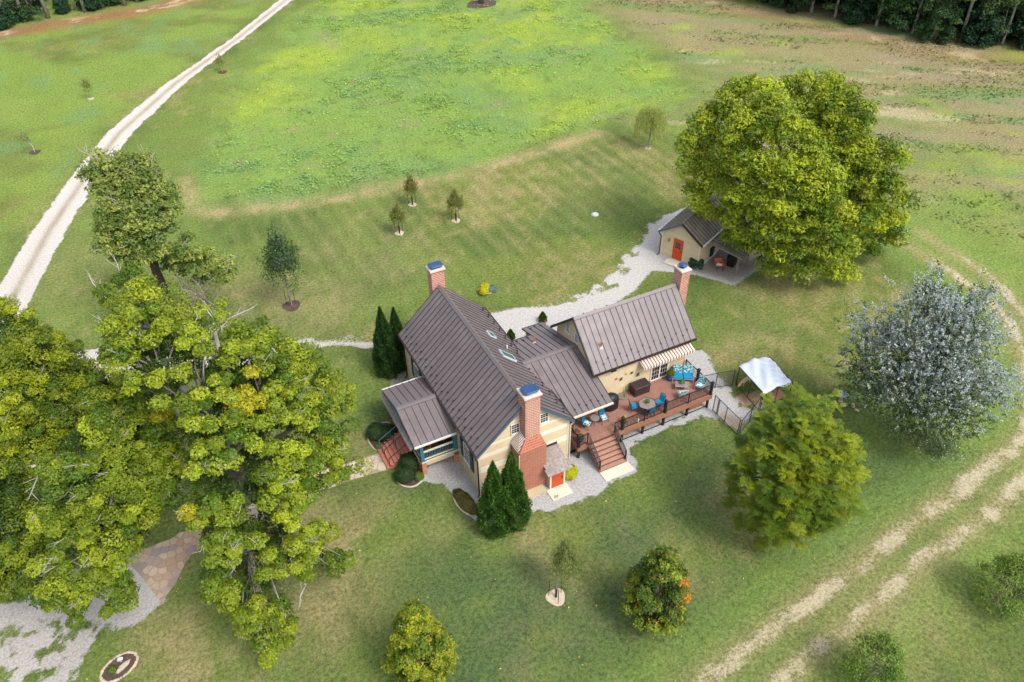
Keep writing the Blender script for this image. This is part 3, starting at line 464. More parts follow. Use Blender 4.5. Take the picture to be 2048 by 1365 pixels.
 'walnut': [(32.83,6.21,4.95,1.1),(30.12,11.23,13.05,1.06),(28.87,18.42,8.4,1.16),(33.07,17.23,14.41,1.15),(31.16,10.16,14.15,1.05),(34.67,5.99,3.76,1.13),(28.96,11.31,9.52,1.07),(32.26,7.45,3.11,1.12),(29.52,10.16,10.97,1.06),(30.72,17.58,9.5,1.16),(30.03,9.88,3.88,1.12),(31.62,6.9,10.69,1.05),(31.34,6.71,7.75,1.07),(30.65,8.09,11.15,1.05),(30.1,15.11,4.34,1.16),(30.46,9.13,12.28,1.05),(29.26,10.8,5.37,1.1),(33.14,8.96,0.35,1.17),(28.94,10.86,8.6,1.08),(29.12,13.26,10.29,1.09),(29.69,16.9,5.95,1.17),(29.0,13.88,8.31,1.11),(31.7,12.93,15.16,1.08),(29.3,9.72,6.87,1.08),(30.38,7.96,6.12,1.08),(30.93,18.11,11.59,1.15),(35.36,7.78,0.35,1.18),(29.76,8.99,5.98,1.09),(32.78,15.3,15.06,1.12),(29.35,9.46,8.34,1.07),(30.99,7.37,10.31,1.05),(29.77,9.13,10.38,1.05),(29.85,8.51,7.26,1.07),(31.0,15.31,13.18,1.11),(29.98,16.12,8.48,1.14),(28.89,11.92,6.66,1.1),(29.31,12.6,11.3,1.08),(29.06,18.93,10.24,1.15),(36.3,6.68,0.53,1.18),(31.39,7.12,5.27,1.09),(30.64,8.3,4.49,1.1),(28.95,13.29,6.76,1.12),(33.58,6.91,0.35,1.16),(31.12,11.43,14.55,1.06),(31.43,18.0,12.46,1.15),(29.78,10.31,11.86,1.05),(31.55,6.69,6.37,1.08),(30.37,7.81,9.19,1.06),(29.77,18.05,8.95,1.16),(30.34,13.37,13.37,1.08),(31.62,7.68,12.38,1.05),(31.68,14.6,14.55,1.1),(29.77,8.69,9.02,1.06),(30.0,13.35,3.23,1.15),(33.67,5.39,8.19,1.08),(32.56,17.39,13.41,1.15),(28.56,18.09,7.01,1.16),(32.78,5.84,9.26,1.06),(29.29,9.8,9.3,1.06),(29.92,18.49,10.58,1.15),(31.06,7.07,9.32,1.06),(32.41,5.98,7.3,1.08),(30.8,16.52,11.09,1.14),(34.75,5.42,5.39,1.11),(29.2,11.56,10.86,1.07),(37.09,6.48,1.65,1.18),(30.85,13.21,14.16,1.08),(32.06,6.21,8.79,1.06),(28.7,17.55,5.94,1.16),(28.8,12.2,8.24,1.09),(28.46,19.02,9.39,1.15),(33.51,5.54,6.55,1.09),(28.98,10.64,7.48,1.08),(30.18,7.97,8.15,1.06),(30.94,8.34,12.21,1.05),(29.75,11.33,3.67,1.13),(31.33,8.61,13.18,1.05),(29.21,16.76,4.94,1.17),(35.11,6.94,1.96,1.16),(30.68,9.94,13.37,1.05),(29.66,17.71,7.85,1.16),(33.22,6.75,3.25,1.13),(29.85,14.05,12.06,1.09),(29.61,14.95,10.31,1.11),(30.2,17.0,7.02,1.16),(30.89,9.66,2.52,1.13),(31.45,18.28,13.63,1.15),(30.08,18.81,12.04,1.15),(30.09,9.11,11.38,1.05),(30.75,7.3,7.32,1.07),(32.46,6.35,10.8,1.05),(31.76,9.06,1.87,1.14),(32.16,17.92,14.32,1.14),(29.89,12.65,12.72,1.07),(29.37,19.08,11.36,1.15),(34.32,8.62,0.35,1.18),(31.88,6.47,9.78,1.06),(31.12,16.39,12.04,1.13),(31.51,9.19,13.95,1.05),(34.93,6.32,0.35,1.17),(30.41,12.05,13.67,1.07),(31.83,7.11,11.66,1.05),(29.14,12.2,5.25,1.12),(30.19,8.29,10.08,1.05)],
 'walnut2': [(40.45,18.28,11.41,1.21),(38.4,10.37,10.52,1.12),(39.07,10.47,11.65,1.12),(43.75,8.55,1.51,1.22),(38.23,9.32,8.09,1.12),(39.62,12.05,12.92,1.13),(37.67,10.96,9.33,1.12),(37.33,11.88,8.96,1.13),(39.59,7.82,6.6,1.13),(39.05,9.12,10.15,1.11),(39.26,9.55,11.05,1.11),(39.9,7.75,8.5,1.12),(41.31,17.78,12.37,1.21),(37.74,12.16,10.34,1.13),(37.41,10.97,8.17,1.13),(39.33,13.57,12.72,1.14),(38.87,8.5,6.1,1.14),(40.11,7.47,7.44,1.13),(39.16,19.74,12.43,1.2),(39.54,8.41,9.71,1.12),(40.21,8.61,11.01,1.12),(40.7,7.28,5.52,1.15),(39.06,11.6,12.23,1.12),(38.0,14.64,10.51,1.15),(40.73,7.22,8.23,1.13),(40.56,18.67,12.95,1.2),(40.6,7.8,10.02,1.12),(38.53,14.82,11.35,1.15),(40.57,15.45,13.07,1.17),(38.94,8.61,8.68,1.12),(41.7,9.53,0.35,1.22),(40.25,9.25,2.15,1.19),(40.41,7.66,4.64,1.16),(42.84,7.39,3.28,1.19),(42.1,6.93,4.88,1.17),(37.99,9.98,8.92,1.12),(38.98,14.37,12.16,1.15),(38.96,9.06,4.15,1.16),(39.71,17.07,10.88,1.19),(38.53,13.0,11.84,1.13),(38.27,9.23,6.05,1.14),(41.05,6.98,7.15,1.14),(38.39,11.42,11.26,1.12),(41.22,8.68,2.06,1.19),(37.63,10.21,7.25,1.13),(40.01,16.48,11.89,1.18),(39.55,19.16,11.6,1.2),(38.98,8.36,7.55,1.12),(37.53,13.39,9.94,1.14),(42.79,8.33,0.35,1.22),(38.02,13.15,11.03,1.13),(41.94,17.4,13.2,1.2),(40.1,13.49,13.37,1.15),(39.61,8.35,4.29,1.16),(39.64,10.98,12.56,1.12),(38.45,9.72,9.82,1.12),(39.82,18.6,10.65,1.21),(37.95,11.13,10.24,1.12)],
 'poplar': [(27.01,-10.34,9.81,0.74),(25.11,-6.92,8.28,0.75),(28.08,-12.09,5.38,0.77),(25.58,-9.52,4.09,0.77),(25.85,-8.68,9.59,0.73),(26.34,-10.78,7.33,0.75),(26.29,-9.57,9.62,0.73),(26.18,-10.08,3.3,0.78),(27.27,-9.74,10.78,0.73),(25.4,-9.63,6.07,0.75),(26.23,-4.69,2.18,0.82),(25.7,-4.38,4.89,0.8),(26.43,-7.19,10.93,0.74),(27.21,-11.39,7.92,0.75),(26.53,-10.73,8.17,0.74),(26.23,-10.8,6.03,0.76),(26.67,-9.49,10.29,0.73),(25.69,-6.43,9.65,0.75),(26.99,-11.46,6.56,0.76),(25.13,-8.52,4.35,0.77),(27.74,-10.86,9.93,0.74),(24.92,-8.01,6.95,0.75),(25.23,-8.24,8.35,0.74),(26.8,-11.2,4.66,0.77),(27.54,-11.76,4.91,0.77),(25.9,-10.25,7.3,0.75),(27.28,-11.07,3.05,0.79),(28.99,-12.42,6.06,0.78),(24.86,-7.9,5.61,0.76),(25.25,-9.26,5.37,0.76),(24.98,-6.39,7.44,0.76),(25.13,-6.35,3.9,0.79),(25.26,-5.37,7.44,0.77),(27.65,-11.88,6.66,0.76),(24.95,-7.25,7.6,0.75),(27.06,-2.81,5.89,0.81),(26.37,-4.18,2.96,0.82),(25.83,-4.46,7.96,0.77),(25.11,-7.08,3.72,0.79),(25.94,-9.42,9.09,0.74),(24.86,-6.59,5.3,0.77),(25.56,-9.11,8.51,0.74),(25.17,-8.88,7.24,0.75),(27.25,-6.65,11.74,0.74),(25.51,-4.59,6.3,0.78),(27.12,-10.97,8.89,0.74),(27.13,-7.97,11.6,0.74),(26.57,-8.24,10.93,0.73),(28.0,-11.76,8.25,0.75),(26.17,-6.33,10.44,0.74),(25.34,-9.41,6.9,0.75),(26.43,-10.78,4.34,0.77),(27.97,-9.39,11.63,0.74),(24.8,-7.23,6.29,0.76),(25.31,-7.42,8.92,0.74),(26.94,-10.22,2.12,0.8),(25.8,-9.89,7.93,0.74),(26.15,-10.06,8.65,0.74),(27.81,-9.33,0.35,0.83),(28.64,-12.08,8.03,0.76),(24.98,-5.85,6.17,0.77),(26.96,-9.0,11.0,0.73),(25.53,-8.03,9.29,0.74),(26.18,-8.03,10.47,0.73),(25.45,-5.79,8.73,0.75),(25.99,-10.5,5.48,0.76),(25.0,-8.58,5.54,0.76),(29.01,-10.83,0.71,0.83),(26.64,-10.44,9.04,0.74),(28.6,-9.25,12.07,0.74),(24.99,-8.53,6.49,0.75),(28.85,-12.34,6.95,0.77),(25.85,-7.33,10.08,0.74),(26.9,-11.4,5.49,0.76),(26.14,-10.38,7.91,0.74),(25.61,-8.62,2.87,0.79),(28.18,-10.56,0.35,0.83),(26.14,-9.31,2.37,0.79),(28.08,-10.57,10.64,0.74),(27.86,-11.65,3.62,0.79),(25.42,-9.26,7.75,0.74),(25.69,-9.96,4.78,0.77),(28.11,-12.06,7.07,0.76),(26.19,-8.99,9.99,0.73),(25.8,-10.25,6.49,0.75),(27.48,-9.39,11.26,0.73),(26.85,-7.35,11.41,0.74),(25.18,-6.11,8.12,0.75),(27.54,-10.33,10.44,0.74),(26.77,-11.15,7.49,0.75),(26.79,-6.58,11.29,0.74),(25.56,-8.64,8.99,0.74),(24.99,-7.88,4.42,0.77),(25.1,-5.61,5.1,0.78),(25.81,-7.97,9.88,0.74),(24.87,-7.2,4.88,0.77),(25.39,-6.57,9.03,0.75)],
 'locust': [(13.9,-13.26,6.26,0.6),(14.61,-12.94,7.81,0.6),(14.68,-11.03,9.2,0.59),(13.95,-13.58,4.71,0.62),(13.59,-11.88,7.81,0.59),(12.83,-11.41,6.85,0.6),(12.95,-9.9,7.52,0.6),(12.46,-11.42,5.56,0.61),(15.26,-11.69,9.23,0.6),(13.54,-13.08,5.82,0.61),(15.73,-13.02,8.34,0.6),(13.48,-11.84,1.51,0.65),(12.21,-10.49,4.67,0.62),(15.59,-13.36,7.84,0.6),(14.56,-12.3,8.45,0.59),(12.87,-9.0,2.09,0.66),(12.62,-8.43,4.1,0.64),(15.41,-14.05,6.22,0.61),(15.35,-12.29,8.89,0.6),(13.2,-12.47,6.4,0.6),(14.58,-10.51,9.24,0.6),(14.72,-9.17,9.16,0.61),(14.6,-13.51,6.83,0.6),(12.69,-12.06,3.93,0.62),(14.05,-11.09,8.73,0.59),(13.45,-7.38,5.71,0.64),(13.57,-11.37,8.11,0.59),(15.03,-13.42,7.42,0.6),(13.05,-12.7,4.37,0.62),(13.11,-8.84,7.32,0.61),(12.78,-8.69,6.41,0.62),(13.54,-12.82,6.52,0.6),(13.88,-8.86,8.38,0.61),(13.12,-12.5,3.11,0.63),(13.82,-12.7,7.24,0.6),(13.26,-11.5,7.61,0.6),(12.39,-11.05,3.5,0.63),(15.45,-10.7,9.6,0.6),(12.38,-9.21,5.45,0.62),(12.61,-10.91,6.65,0.6),(12.27,-10.12,5.52,0.62),(13.6,-13.24,3.87,0.63),(12.88,-10.97,7.23,0.6),(14.99,-9.97,9.46,0.6),(13.27,-12.95,5.08,0.61),(12.5,-8.83,3.69,0.64),(14.28,-11.78,8.6,0.59),(12.4,-10.87,5.93,0.61),(13.7,-10.62,8.51,0.6),(12.93,-12.4,5.58,0.61),(13.16,-11.99,7.02,0.6),(12.71,-8.24,4.91,0.64),(14.08,-9.84,8.87,0.6),(12.83,-9.56,1.59,0.66),(15.54,-13.74,7.15,0.61),(14.78,-13.93,5.75,0.61),(14.39,-13.12,7.33,0.6),(14.16,-12.42,7.99,0.59),(15.97,-12.66,8.76,0.6),(13.26,-9.71,7.97,0.6),(12.88,-11.85,6.51,0.6),(14.36,-13.61,6.19,0.61),(12.55,-10.17,6.65,0.61),(14.52,-11.47,8.94,0.59),(12.56,-11.86,4.92,0.61),(13.66,-9.73,8.46,0.6),(12.98,-10.49,7.57,0.6),(14.33,-13.8,5.09,0.62),(12.51,-9.31,6.2,0.62),(15.14,-12.94,8.18,0.6),(13.17,-10.31,1.29,0.66),(15.87,-11.8,9.35,0.6),(12.64,-11.43,2.89,0.64),(13.51,-11.13,0.99,0.66),(12.27,-10.41,3.67,0.63),(15.58,-9.96,9.67,0.6),(14.29,-9.05,8.83,0.61),(15.22,-9.23,9.42,0.61),(13.29,-10.61,8.03,0.6),(14.92,-11.97,8.91,0.59),(12.34,-11.27,4.57,0.62),(13.63,-8.4,7.77,0.61),(14.17,-13.24,6.82,0.6),(12.82,-12.37,4.85,0.61),(16.16,-12.23,9.13,0.6),(12.72,-11.94,5.8,0.61),(14.12,-10.55,8.91,0.6),(13.52,-12.31,7.29,0.6),(15.24,-11.19,9.42,0.6),(12.75,-9.42,6.97,0.61),(15.09,-13.74,6.81,0.61)],
 'oak1': [(5.57,-13.75,3.69,0.3),(4.97,-13.14,5.96,0.29),(4.47,-12.71,6.24,0.29),(4.42,-13.15,5.79,0.29),(3.46,-13.08,3.66,0.3),(3.94,-13.15,5.26,0.29),(3.88,-13.53,2.75,0.3),(4.74,-13.85,3.99,0.3),(3.8,-12.81,5.45,0.29),(5.46,-13.73,1.9,0.31),(4.41,-13.44,5.28,0.29),(3.62,-12.82,5.04,0.29),(4.07,-12.92,5.75,0.29),(4.13,-13.71,3.16,0.3),(5.35,-13.59,4.94,0.29),(3.96,-13.38,4.76,0.29),(3.89,-13.52,3.98,0.3),(4.12,-13.61,4.3,0.29),(5.78,-13.74,2.43,0.31),(4.43,-13.81,3.78,0.3),(4.87,-13.7,4.81,0.29),(3.32,-12.58,4.21,0.29),(3.94,-12.45,5.89,0.29),(3.41,-13.02,3.09,0.3),(4.93,-13.57,5.2,0.29),(3.49,-12.52,4.97,0.29),(3.35,-12.83,3.9,0.3),(3.68,-13.38,3.1,0.3),(4.53,-12.28,6.42,0.29),(4.76,-13.29,5.74,0.29),(4.72,-12.55,6.41,0.29),(3.59,-13.09,4.49,0.29),(4.26,-12.42,6.23,0.29),(3.83,-13.39,4.37,0.29),(4.46,-13.72,4.49,0.29),(3.24,-12.51,3.66,0.3),(5.01,-13.9,3.27,0.3),(3.68,-13.35,3.77,0.3),(4.61,-13.87,3.05,0.3),(4.91,-12.9,6.21,0.29),(4.53,-13.34,5.56,0.29),(4.19,-13.47,4.97,0.29),(3.88,-13.56,3.43,0.3),(4.25,-12.79,6.04,0.29),(3.67,-12.53,5.42,0.29),(4.14,-13.15,5.54,0.29),(5.31,-13.71,4.56,0.3),(5.29,-13.85,3.49,0.3),(3.29,-12.74,3.28,0.3),(4.48,-13.61,4.92,0.29),(4.68,-13.03,6.06,0.29),(3.74,-13.08,4.95,0.29),(3.46,-12.75,4.65,0.29),(4.43,-13.78,2.54,0.3),(4.99,-13.81,4.29,0.3),(5.0,-13.77,2.1,0.31),(5.12,-13.42,5.48,0.29),(5.92,-13.68,2.77,0.31),(4.12,-13.69,3.76,0.3),(3.59,-13.2,4.11,0.29),(3.35,-12.43,4.55,0.29)],
 'oak2': [(-8.27,-10.45,5.82,0.27),(-7.44,-11.09,3.78,0.28),(-8.3,-10.73,5.11,0.28),(-7.27,-10.54,5.98,0.27),(-6.58,-10.62,4.6,0.28),(-7.55,-10.22,6.53,0.27),(-7.83,-11.06,2.9,0.29),(-6.91,-10.38,5.93,0.27),(-7.01,-10.94,2.73,0.29),(-6.87,-10.92,3.16,0.29),(-7.38,-10.87,5.2,0.28),(-8.61,-10.49,5.08,0.28),(-7.45,-9.99,6.72,0.27),(-6.9,-10.59,5.5,0.28),(-7.0,-10.2,6.28,0.27),(-8.61,-10.71,4.08,0.28),(-8.46,-10.75,4.6,0.28),(-7.67,-11.1,3.47,0.29),(-8.04,-11.04,3.67,0.28),(-6.79,-10.85,4.09,0.28),(-8.15,-10.97,4.19,0.28),(-7.87,-10.32,6.36,0.27),(-7.55,-10.46,6.22,0.27),(-7.81,-10.84,5.3,0.27),(-7.42,-11.03,2.57,0.29),(-7.71,-11.04,4.42,0.28),(-8.23,-10.62,5.52,0.27),(-7.88,-10.69,5.69,0.27),(-7.1,-10.75,5.33,0.28),(-7.3,-11.03,4.28,0.28),(-6.46,-10.61,3.81,0.29),(-8.34,-10.13,6.2,0.27),(-7.0,-9.99,6.47,0.27),(-7.98,-10.04,6.6,0.27),(-8.07,-10.43,6.07,0.27),(-8.6,-10.18,5.72,0.27),(-8.05,-10.91,4.77,0.28),(-8.2,-10.94,2.79,0.29),(-8.66,-10.7,3.47,0.29),(-7.42,-10.73,5.64,0.27),(-7.79,-10.94,4.9,0.28),(-7.27,-10.16,6.52,0.27),(-6.55,-10.33,5.37,0.28),(-6.87,-10.81,4.69,0.28),(-7.74,-10.59,5.98,0.27),(-7.28,-10.36,6.28,0.27),(-8.51,-10.43,5.48,0.27),(-7.19,-9.84,6.7,0.27),(-7.19,-10.92,4.79,0.28),(-8.44,-10.86,3.41,0.29),(-6.5,-10.45,4.91,0.28),(-7.72,-9.97,6.74,0.27),(-6.6,-10.73,3.09,0.29),(-7.51,-10.98,4.79,0.28),(-8.76,-10.47,4.61,0.28),(-7.85,-11.06,4.04,0.28)],
 'oldpop': [(-12.15,25.68,12.67,0.66),(-13.13,26.27,14.12,0.66),(-12.82,24.48,10.79,0.66),(-12.37,26.58,13.81,0.66),(-13.23,24.57,11.65,0.66),(-12.38,24.59,10.23,0.66),(-14.87,24.31,11.16,0.66),(-16.23,25.19,12.14,0.66),(-13.4,24.1,8.82,0.67),(-16.45,24.65,9.63,0.67),(-15.67,24.61,11.42,0.66),(-14.64,25.73,13.91,0.66),(-16.12,26.05,13.48,0.66),(-16.3,24.53,8.9,0.67),(-13.86,24.14,10.42,0.66),(-14.09,26.39,14.49,0.66),(-15.11,24.56,11.82,0.65),(-14.81,25.19,13.2,0.65),(-15.44,24.94,12.47,0.66),(-15.81,26.9,14.3,0.67),(-15.77,24.31,9.65,0.66),(-16.38,25.02,11.51,0.66),(-13.77,24.54,11.89,0.65),(-13.22,24.86,12.35,0.65),(-12.24,26.11,13.29,0.66),(-13.23,25.28,13.09,0.66),(-12.27,24.82,10.98,0.66),(-14.82,26.69,14.62,0.66),(-15.54,24.37,10.68,0.66),(-14.9,24.11,10.08,0.66),(-13.9,24.04,9.55,0.66),(-15.46,24.19,8.52,0.67),(-13.79,25.88,14.03,0.66),(-14.03,24.74,12.46,0.65),(-12.47,25.02,11.92,0.66),(-16.77,25.09,10.8,0.67),(-14.49,24.46,11.78,0.65),(-16.49,24.78,10.41,0.66),(-13.07,27.02,14.52,0.67),(-14.11,25.16,13.21,0.65),(-14.76,24.03,9.24,0.66),(-14.77,24.04,8.49,0.67),(-15.77,25.37,12.95,0.66),(-14.15,24.01,8.69,0.67),(-15.57,26.07,13.9,0.66),(-14.29,24.27,11.15,0.65),(-14.67,24.78,12.51,0.65),(-12.49,27.38,14.27,0.67),(-11.83,25.27,11.36,0.66),(-15.34,25.58,13.51,0.66),(-15.31,29.02,14.61,0.69),(-13.49,24.32,11.01,0.66),(-13.53,25.54,13.59,0.66),(-11.89,25.51,12.0,0.66),(-15.32,27.26,14.69,0.67),(-13.31,24.15,9.61,0.66),(-12.72,25.24,12.64,0.66),(-12.86,25.74,13.46,0.66),(-17.0,25.08,9.68,0.67),(-16.41,27.65,14.07,0.67),(-9.32,24.84,5.91,0.57),(-11.73,25.2,6.35,0.57),(-9.98,24.69,5.66,0.57),(-10.41,25.46,6.78,0.57),(-10.43,24.97,6.05,0.57),(-12.7,25.01,7.44,0.56),(-9.52,24.21,5.02,0.57),(-11.14,25.28,6.48,0.57),(-12.98,24.76,8.49,0.55),(-12.21,25.39,6.64,0.57),(-11.09,24.91,5.93,0.57),(-12.13,24.6,8.03,0.56),(-11.74,24.86,7.37,0.56),(-9.82,25.06,6.21,0.57),(-11.05,24.84,7.43,0.56),(-10.08,24.32,5.13,0.57),(-12.79,25.33,6.56,0.57)],
 'brush': [(-12.09,23.95,2.83,0.49),(-11.75,23.94,3.33,0.49),(-13.34,25.71,2.95,0.5),(-11.17,24.75,4.56,0.49),(-12.82,25.24,3.55,0.5),(-12.48,24.3,3.13,0.49),(-11.53,24.16,3.9,0.49),(-12.65,25.79,3.87,0.5),(-11.85,24.45,4.16,0.49),(-11.24,23.81,3.09,0.49),(-12.71,26.19,4.52,0.5),(-12.95,24.87,1.74,0.5),(-13.04,26.06,4.08,0.5),(-11.88,26.01,4.55,0.5),(-12.55,24.24,1.77,0.5),(-11.59,25.01,4.67,0.49),(-12.94,24.99,2.97,0.5),(-11.61,23.73,2.4,0.49),(-13.24,25.91,3.59,0.5),(-11.99,23.86,1.81,0.5),(-10.92,24.19,3.9,0.49),(-12.28,25.65,4.37,0.5),(-11.39,25.82,4.76,0.5),(-12.97,24.85,2.45,0.5),(-12.3,24.45,3.75,0.49),(-13.42,25.35,1.84,0.51),(-13.42,25.52,2.38,0.5),(-12.31,24.81,4.11,0.49)],
 'br1': [(20.61,-19.69,2.46,0.38),(20.69,-19.69,2.99,0.38),(21.41,-20.6,3.86,0.38),(20.85,-20.18,3.31,0.38),(21.05,-19.88,3.76,0.38),(21.43,-21.16,3.14,0.38),(20.89,-19.44,3.41,0.38),(20.63,-20.15,2.35,0.38),(21.24,-21.11,2.81,0.38),(21.19,-19.3,3.81,0.38),(20.88,-20.51,3.09,0.38),(21.01,-20.89,2.72,0.38),(21.27,-20.3,3.9,0.38),(21.53,-20.39,4.08,0.38),(21.05,-20.18,3.68,0.38),(20.84,-20.69,2.42,0.38),(20.66,-19.97,2.85,0.38),(21.37,-20.9,3.5,0.38),(21.05,-20.58,3.41,0.38),(21.33,-19.59,4.05,0.38),(21.53,-19.21,4.09,0.38),(21.56,-19.91,4.24,0.38),(20.81,-19.83,3.33,0.38),(20.79,-19.21,2.96,0.38),(20.73,-20.34,2.77,0.38),(21.13,-20.88,3.12,0.38),(21.29,-19.93,4.02,0.38),(20.95,-19.12,3.3,0.38),(21.76,-20.16,4.31,0.38),(21.02,-19.6,3.69,0.38),(21.16,-21.1,2.31,0.38),(21.15,-19.04,3.58,0.38),(20.73,-20.45,2.2,0.38),(20.67,-19.43,2.68,0.38),(21.61,-19.55,4.25,0.38),(21.57,-20.85,3.77,0.38)],
 'br2': [(11.02,-20.43,2.59,0.34),(11.21,-20.83,2.42,0.34),(10.92,-19.68,2.34,0.34),(11.36,-19.5,3.65,0.34),(11.22,-20.16,3.47,0.33),(11.76,-20.89,3.59,0.34),(11.49,-20.1,3.89,0.33),(11.37,-20.53,3.49,0.33),(11.52,-21.15,2.5,0.34),(11.47,-21.03,1.57,0.35),(11.18,-19.76,0.98,0.35),(11.0,-19.83,2.96,0.34),(11.24,-20.65,1.31,0.35),(10.92,-20.01,2.55,0.34),(11.18,-19.83,3.43,0.34),(11.36,-20.89,2.94,0.34),(11.43,-20.33,3.73,0.33),(11.82,-20.62,3.93,0.33),(11.66,-19.72,4.05,0.33),(11.03,-19.26,2.13,0.34),(11.18,-19.31,3.14,0.34),(11.12,-20.39,3.08,0.34),(11.59,-20.95,3.28,0.34),(11.15,-20.25,1.11,0.35),(11.38,-19.84,3.77,0.33),(11.1,-19.99,0.58,0.35),(11.23,-20.35,0.55,0.35),(10.94,-20.23,2.03,0.34),(11.67,-19.27,3.87,0.34),(11.06,-20.6,2.08,0.34),(11.13,-19.29,1.43,0.35),(11.17,-20.67,2.8,0.34),(11.06,-19.57,1.37,0.35),(11.71,-21.2,2.9,0.34),(11.65,-20.33,3.97,0.33),(11.01,-19.51,2.81,0.34),(11.02,-20.12,2.98,0.34)],
}
# ------------------------------------------------------------------ farmhouse
house = thing('farmhouse', (0, 0, 0), 'tan clapboard farmhouse with brown standing seam metal roofs and brick chimneys', 'house')
guard_mesh = MB().box(-.045, -.04, 0, .045, .04, .07).mesh('snow_guard', M['guard'])
def frame(o, a, n):      # matrix with x along a, z along n, origin o
    a = Vector(a).normalized(); n = Vector(n).normalized(); b = n.cross(a)
    m = Matrix.Identity(4)
    for i in range(3): m[i][0], m[i][1], m[i][2], m[i][3] = a[i], b[i], n[i], o[i]
    return m
def slope(parent, O, A, B, la, lb, n, name='roof', guards=None, deckmat='fascia', panelmat='roof', t=.10, cut=None, skip=None, gstart=0):
    """a roof slope: O = eave start, A along the eave, B up the slope; n panels"""
    A, B = Vector(A).normalized(), Vector(B).normalized(); nn = A.cross(B)
    if nn.z < 0: nn = -nn
    sg = 1 if A.cross(B).z > 0 else -1
    Ov = Vector(O)
    mb = MB(); c = [Ov, Ov + A * la, Ov + A * la + B * lb, Ov + B * lb]
    if sg < 0: c = [c[1], c[0], c[3], c[2]]
    mb.hexa([p - nn * t for p in c] + [p - nn * .012 for p in c])
    r = mb.build(name, M[deckmat], parent)
    m = Matrix.Identity(4)
    for i in range(3): m[i][0], m[i][1], m[i][2], m[i][3] = A[i], B[i] , nn[i], Ov[i]
    wd = la / n
    pb = MB(); pb.hexa([(.004, -.015, -.011), (wd - .004, -.015, -.011), (wd - .004, lb, -.011), (.004, lb, -.011), (.004, -.015, .004), (wd - .004, -.015, .004), (wd - .004, lb, .004), (.004, lb, .004)], 0)
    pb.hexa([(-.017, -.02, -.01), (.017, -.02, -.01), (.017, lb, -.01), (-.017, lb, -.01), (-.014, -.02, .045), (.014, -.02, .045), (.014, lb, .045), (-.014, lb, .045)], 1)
    if sg < 0: pb.f = [tuple(reversed(f)) for f in pb.f]
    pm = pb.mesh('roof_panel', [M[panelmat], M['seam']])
    for i in range(n):
        if skip and skip(i): continue
        inst_m('roof_panel', pm, r, m @ Matrix.Translation((i * wd, 0, 0)))
    if guards:
        for i in range(1, n):
            for k, (hi, mod, off) in enumerate(guards):
                if i % mod == off: inst_m('snow_guard', guard_mesh, r, m @ Matrix.Translation((i * wd, hi, .04)))
    return r, m
def nrm(a, b): return (Vector(b) - Vector(a))
W, L, ZE, ZR = 6.74, 13.24, 3.90, 7.03
rise = ZR - ZE; lb = math.hypot(W / 2, rise)
rl, _ = slope(house, (0, 0, ZE), (0, 1, 0), (W / 2, 0, rise), L, lb, 29, guards=[(.42, 2, 1), (.75, 2, 0)])
rr, _ = slope(house, (W, 0, ZE), (0, 1, 0), (-W / 2, 0, rise), L, lb, 29, guards=[(.42, 2, 0), (.75, 2, 1)])
def ridge(parent, p, q, w=.17, drop=.93):
    p, q = Vector(p), Vector(q); d = (q - p).normalized(); s = d.cross(Vector((0, 0, 1))) * w; dz = Vector((0, 0, -w * drop)); e = Vector((0, 0, .07))
    mb = MB(); mb.add([p + s + dz + e, p + e, p - s + dz + e, q + s + dz + e, q + e, q - s + dz + e], [(0, 3, 4, 1), (1, 4, 5, 2), (0, 1, 2), (5, 4, 3)])
    mb.add([p + s + dz + e * .2, p + s + dz + e, q + s + dz + e, q + s + dz + e * .2], [(0, 1, 2, 3)]); mb.add([p - s + dz + e * .2, p - s + dz + e, q - s + dz + e, q - s + dz + e * .2], [(3, 2, 1, 0)])
    return mb.build('ridge_cap', M['ridge'], parent)
ridge(rl, (W / 2, 0, ZR), (W / 2, L, ZR))
def gutter(parent, p, q, mt='fascia'):
    p, q = Vector(p), Vector(q); MB().beam(p, q, .11, .12).build('gutter', M[mt], parent)
gutter(rl, (-.065, 0, ZE - .08), (-.065, L, ZE - .08)); gutter(rr, (W + .065, 0, ZE - .08), (W + .065, L, ZE - .08))
# blue-grey drip edge along the front rakes
for sx, x0 in ((1, 0), (-1, W)):
    MB().beam((x0 - sx * .04, -.03, ZE - .12), (W / 2, -.03, ZR - .10), .05, .16).build('rake_flashing', M['blueflash'], rl if sx > 0 else rr)
    MB().beam((x0 - sx * .04, L + .03, ZE - .12), (W / 2, L + .03, ZR - .10), .05, .16).build('rake_flashing', M['fascia'], rl if sx > 0 else rr)

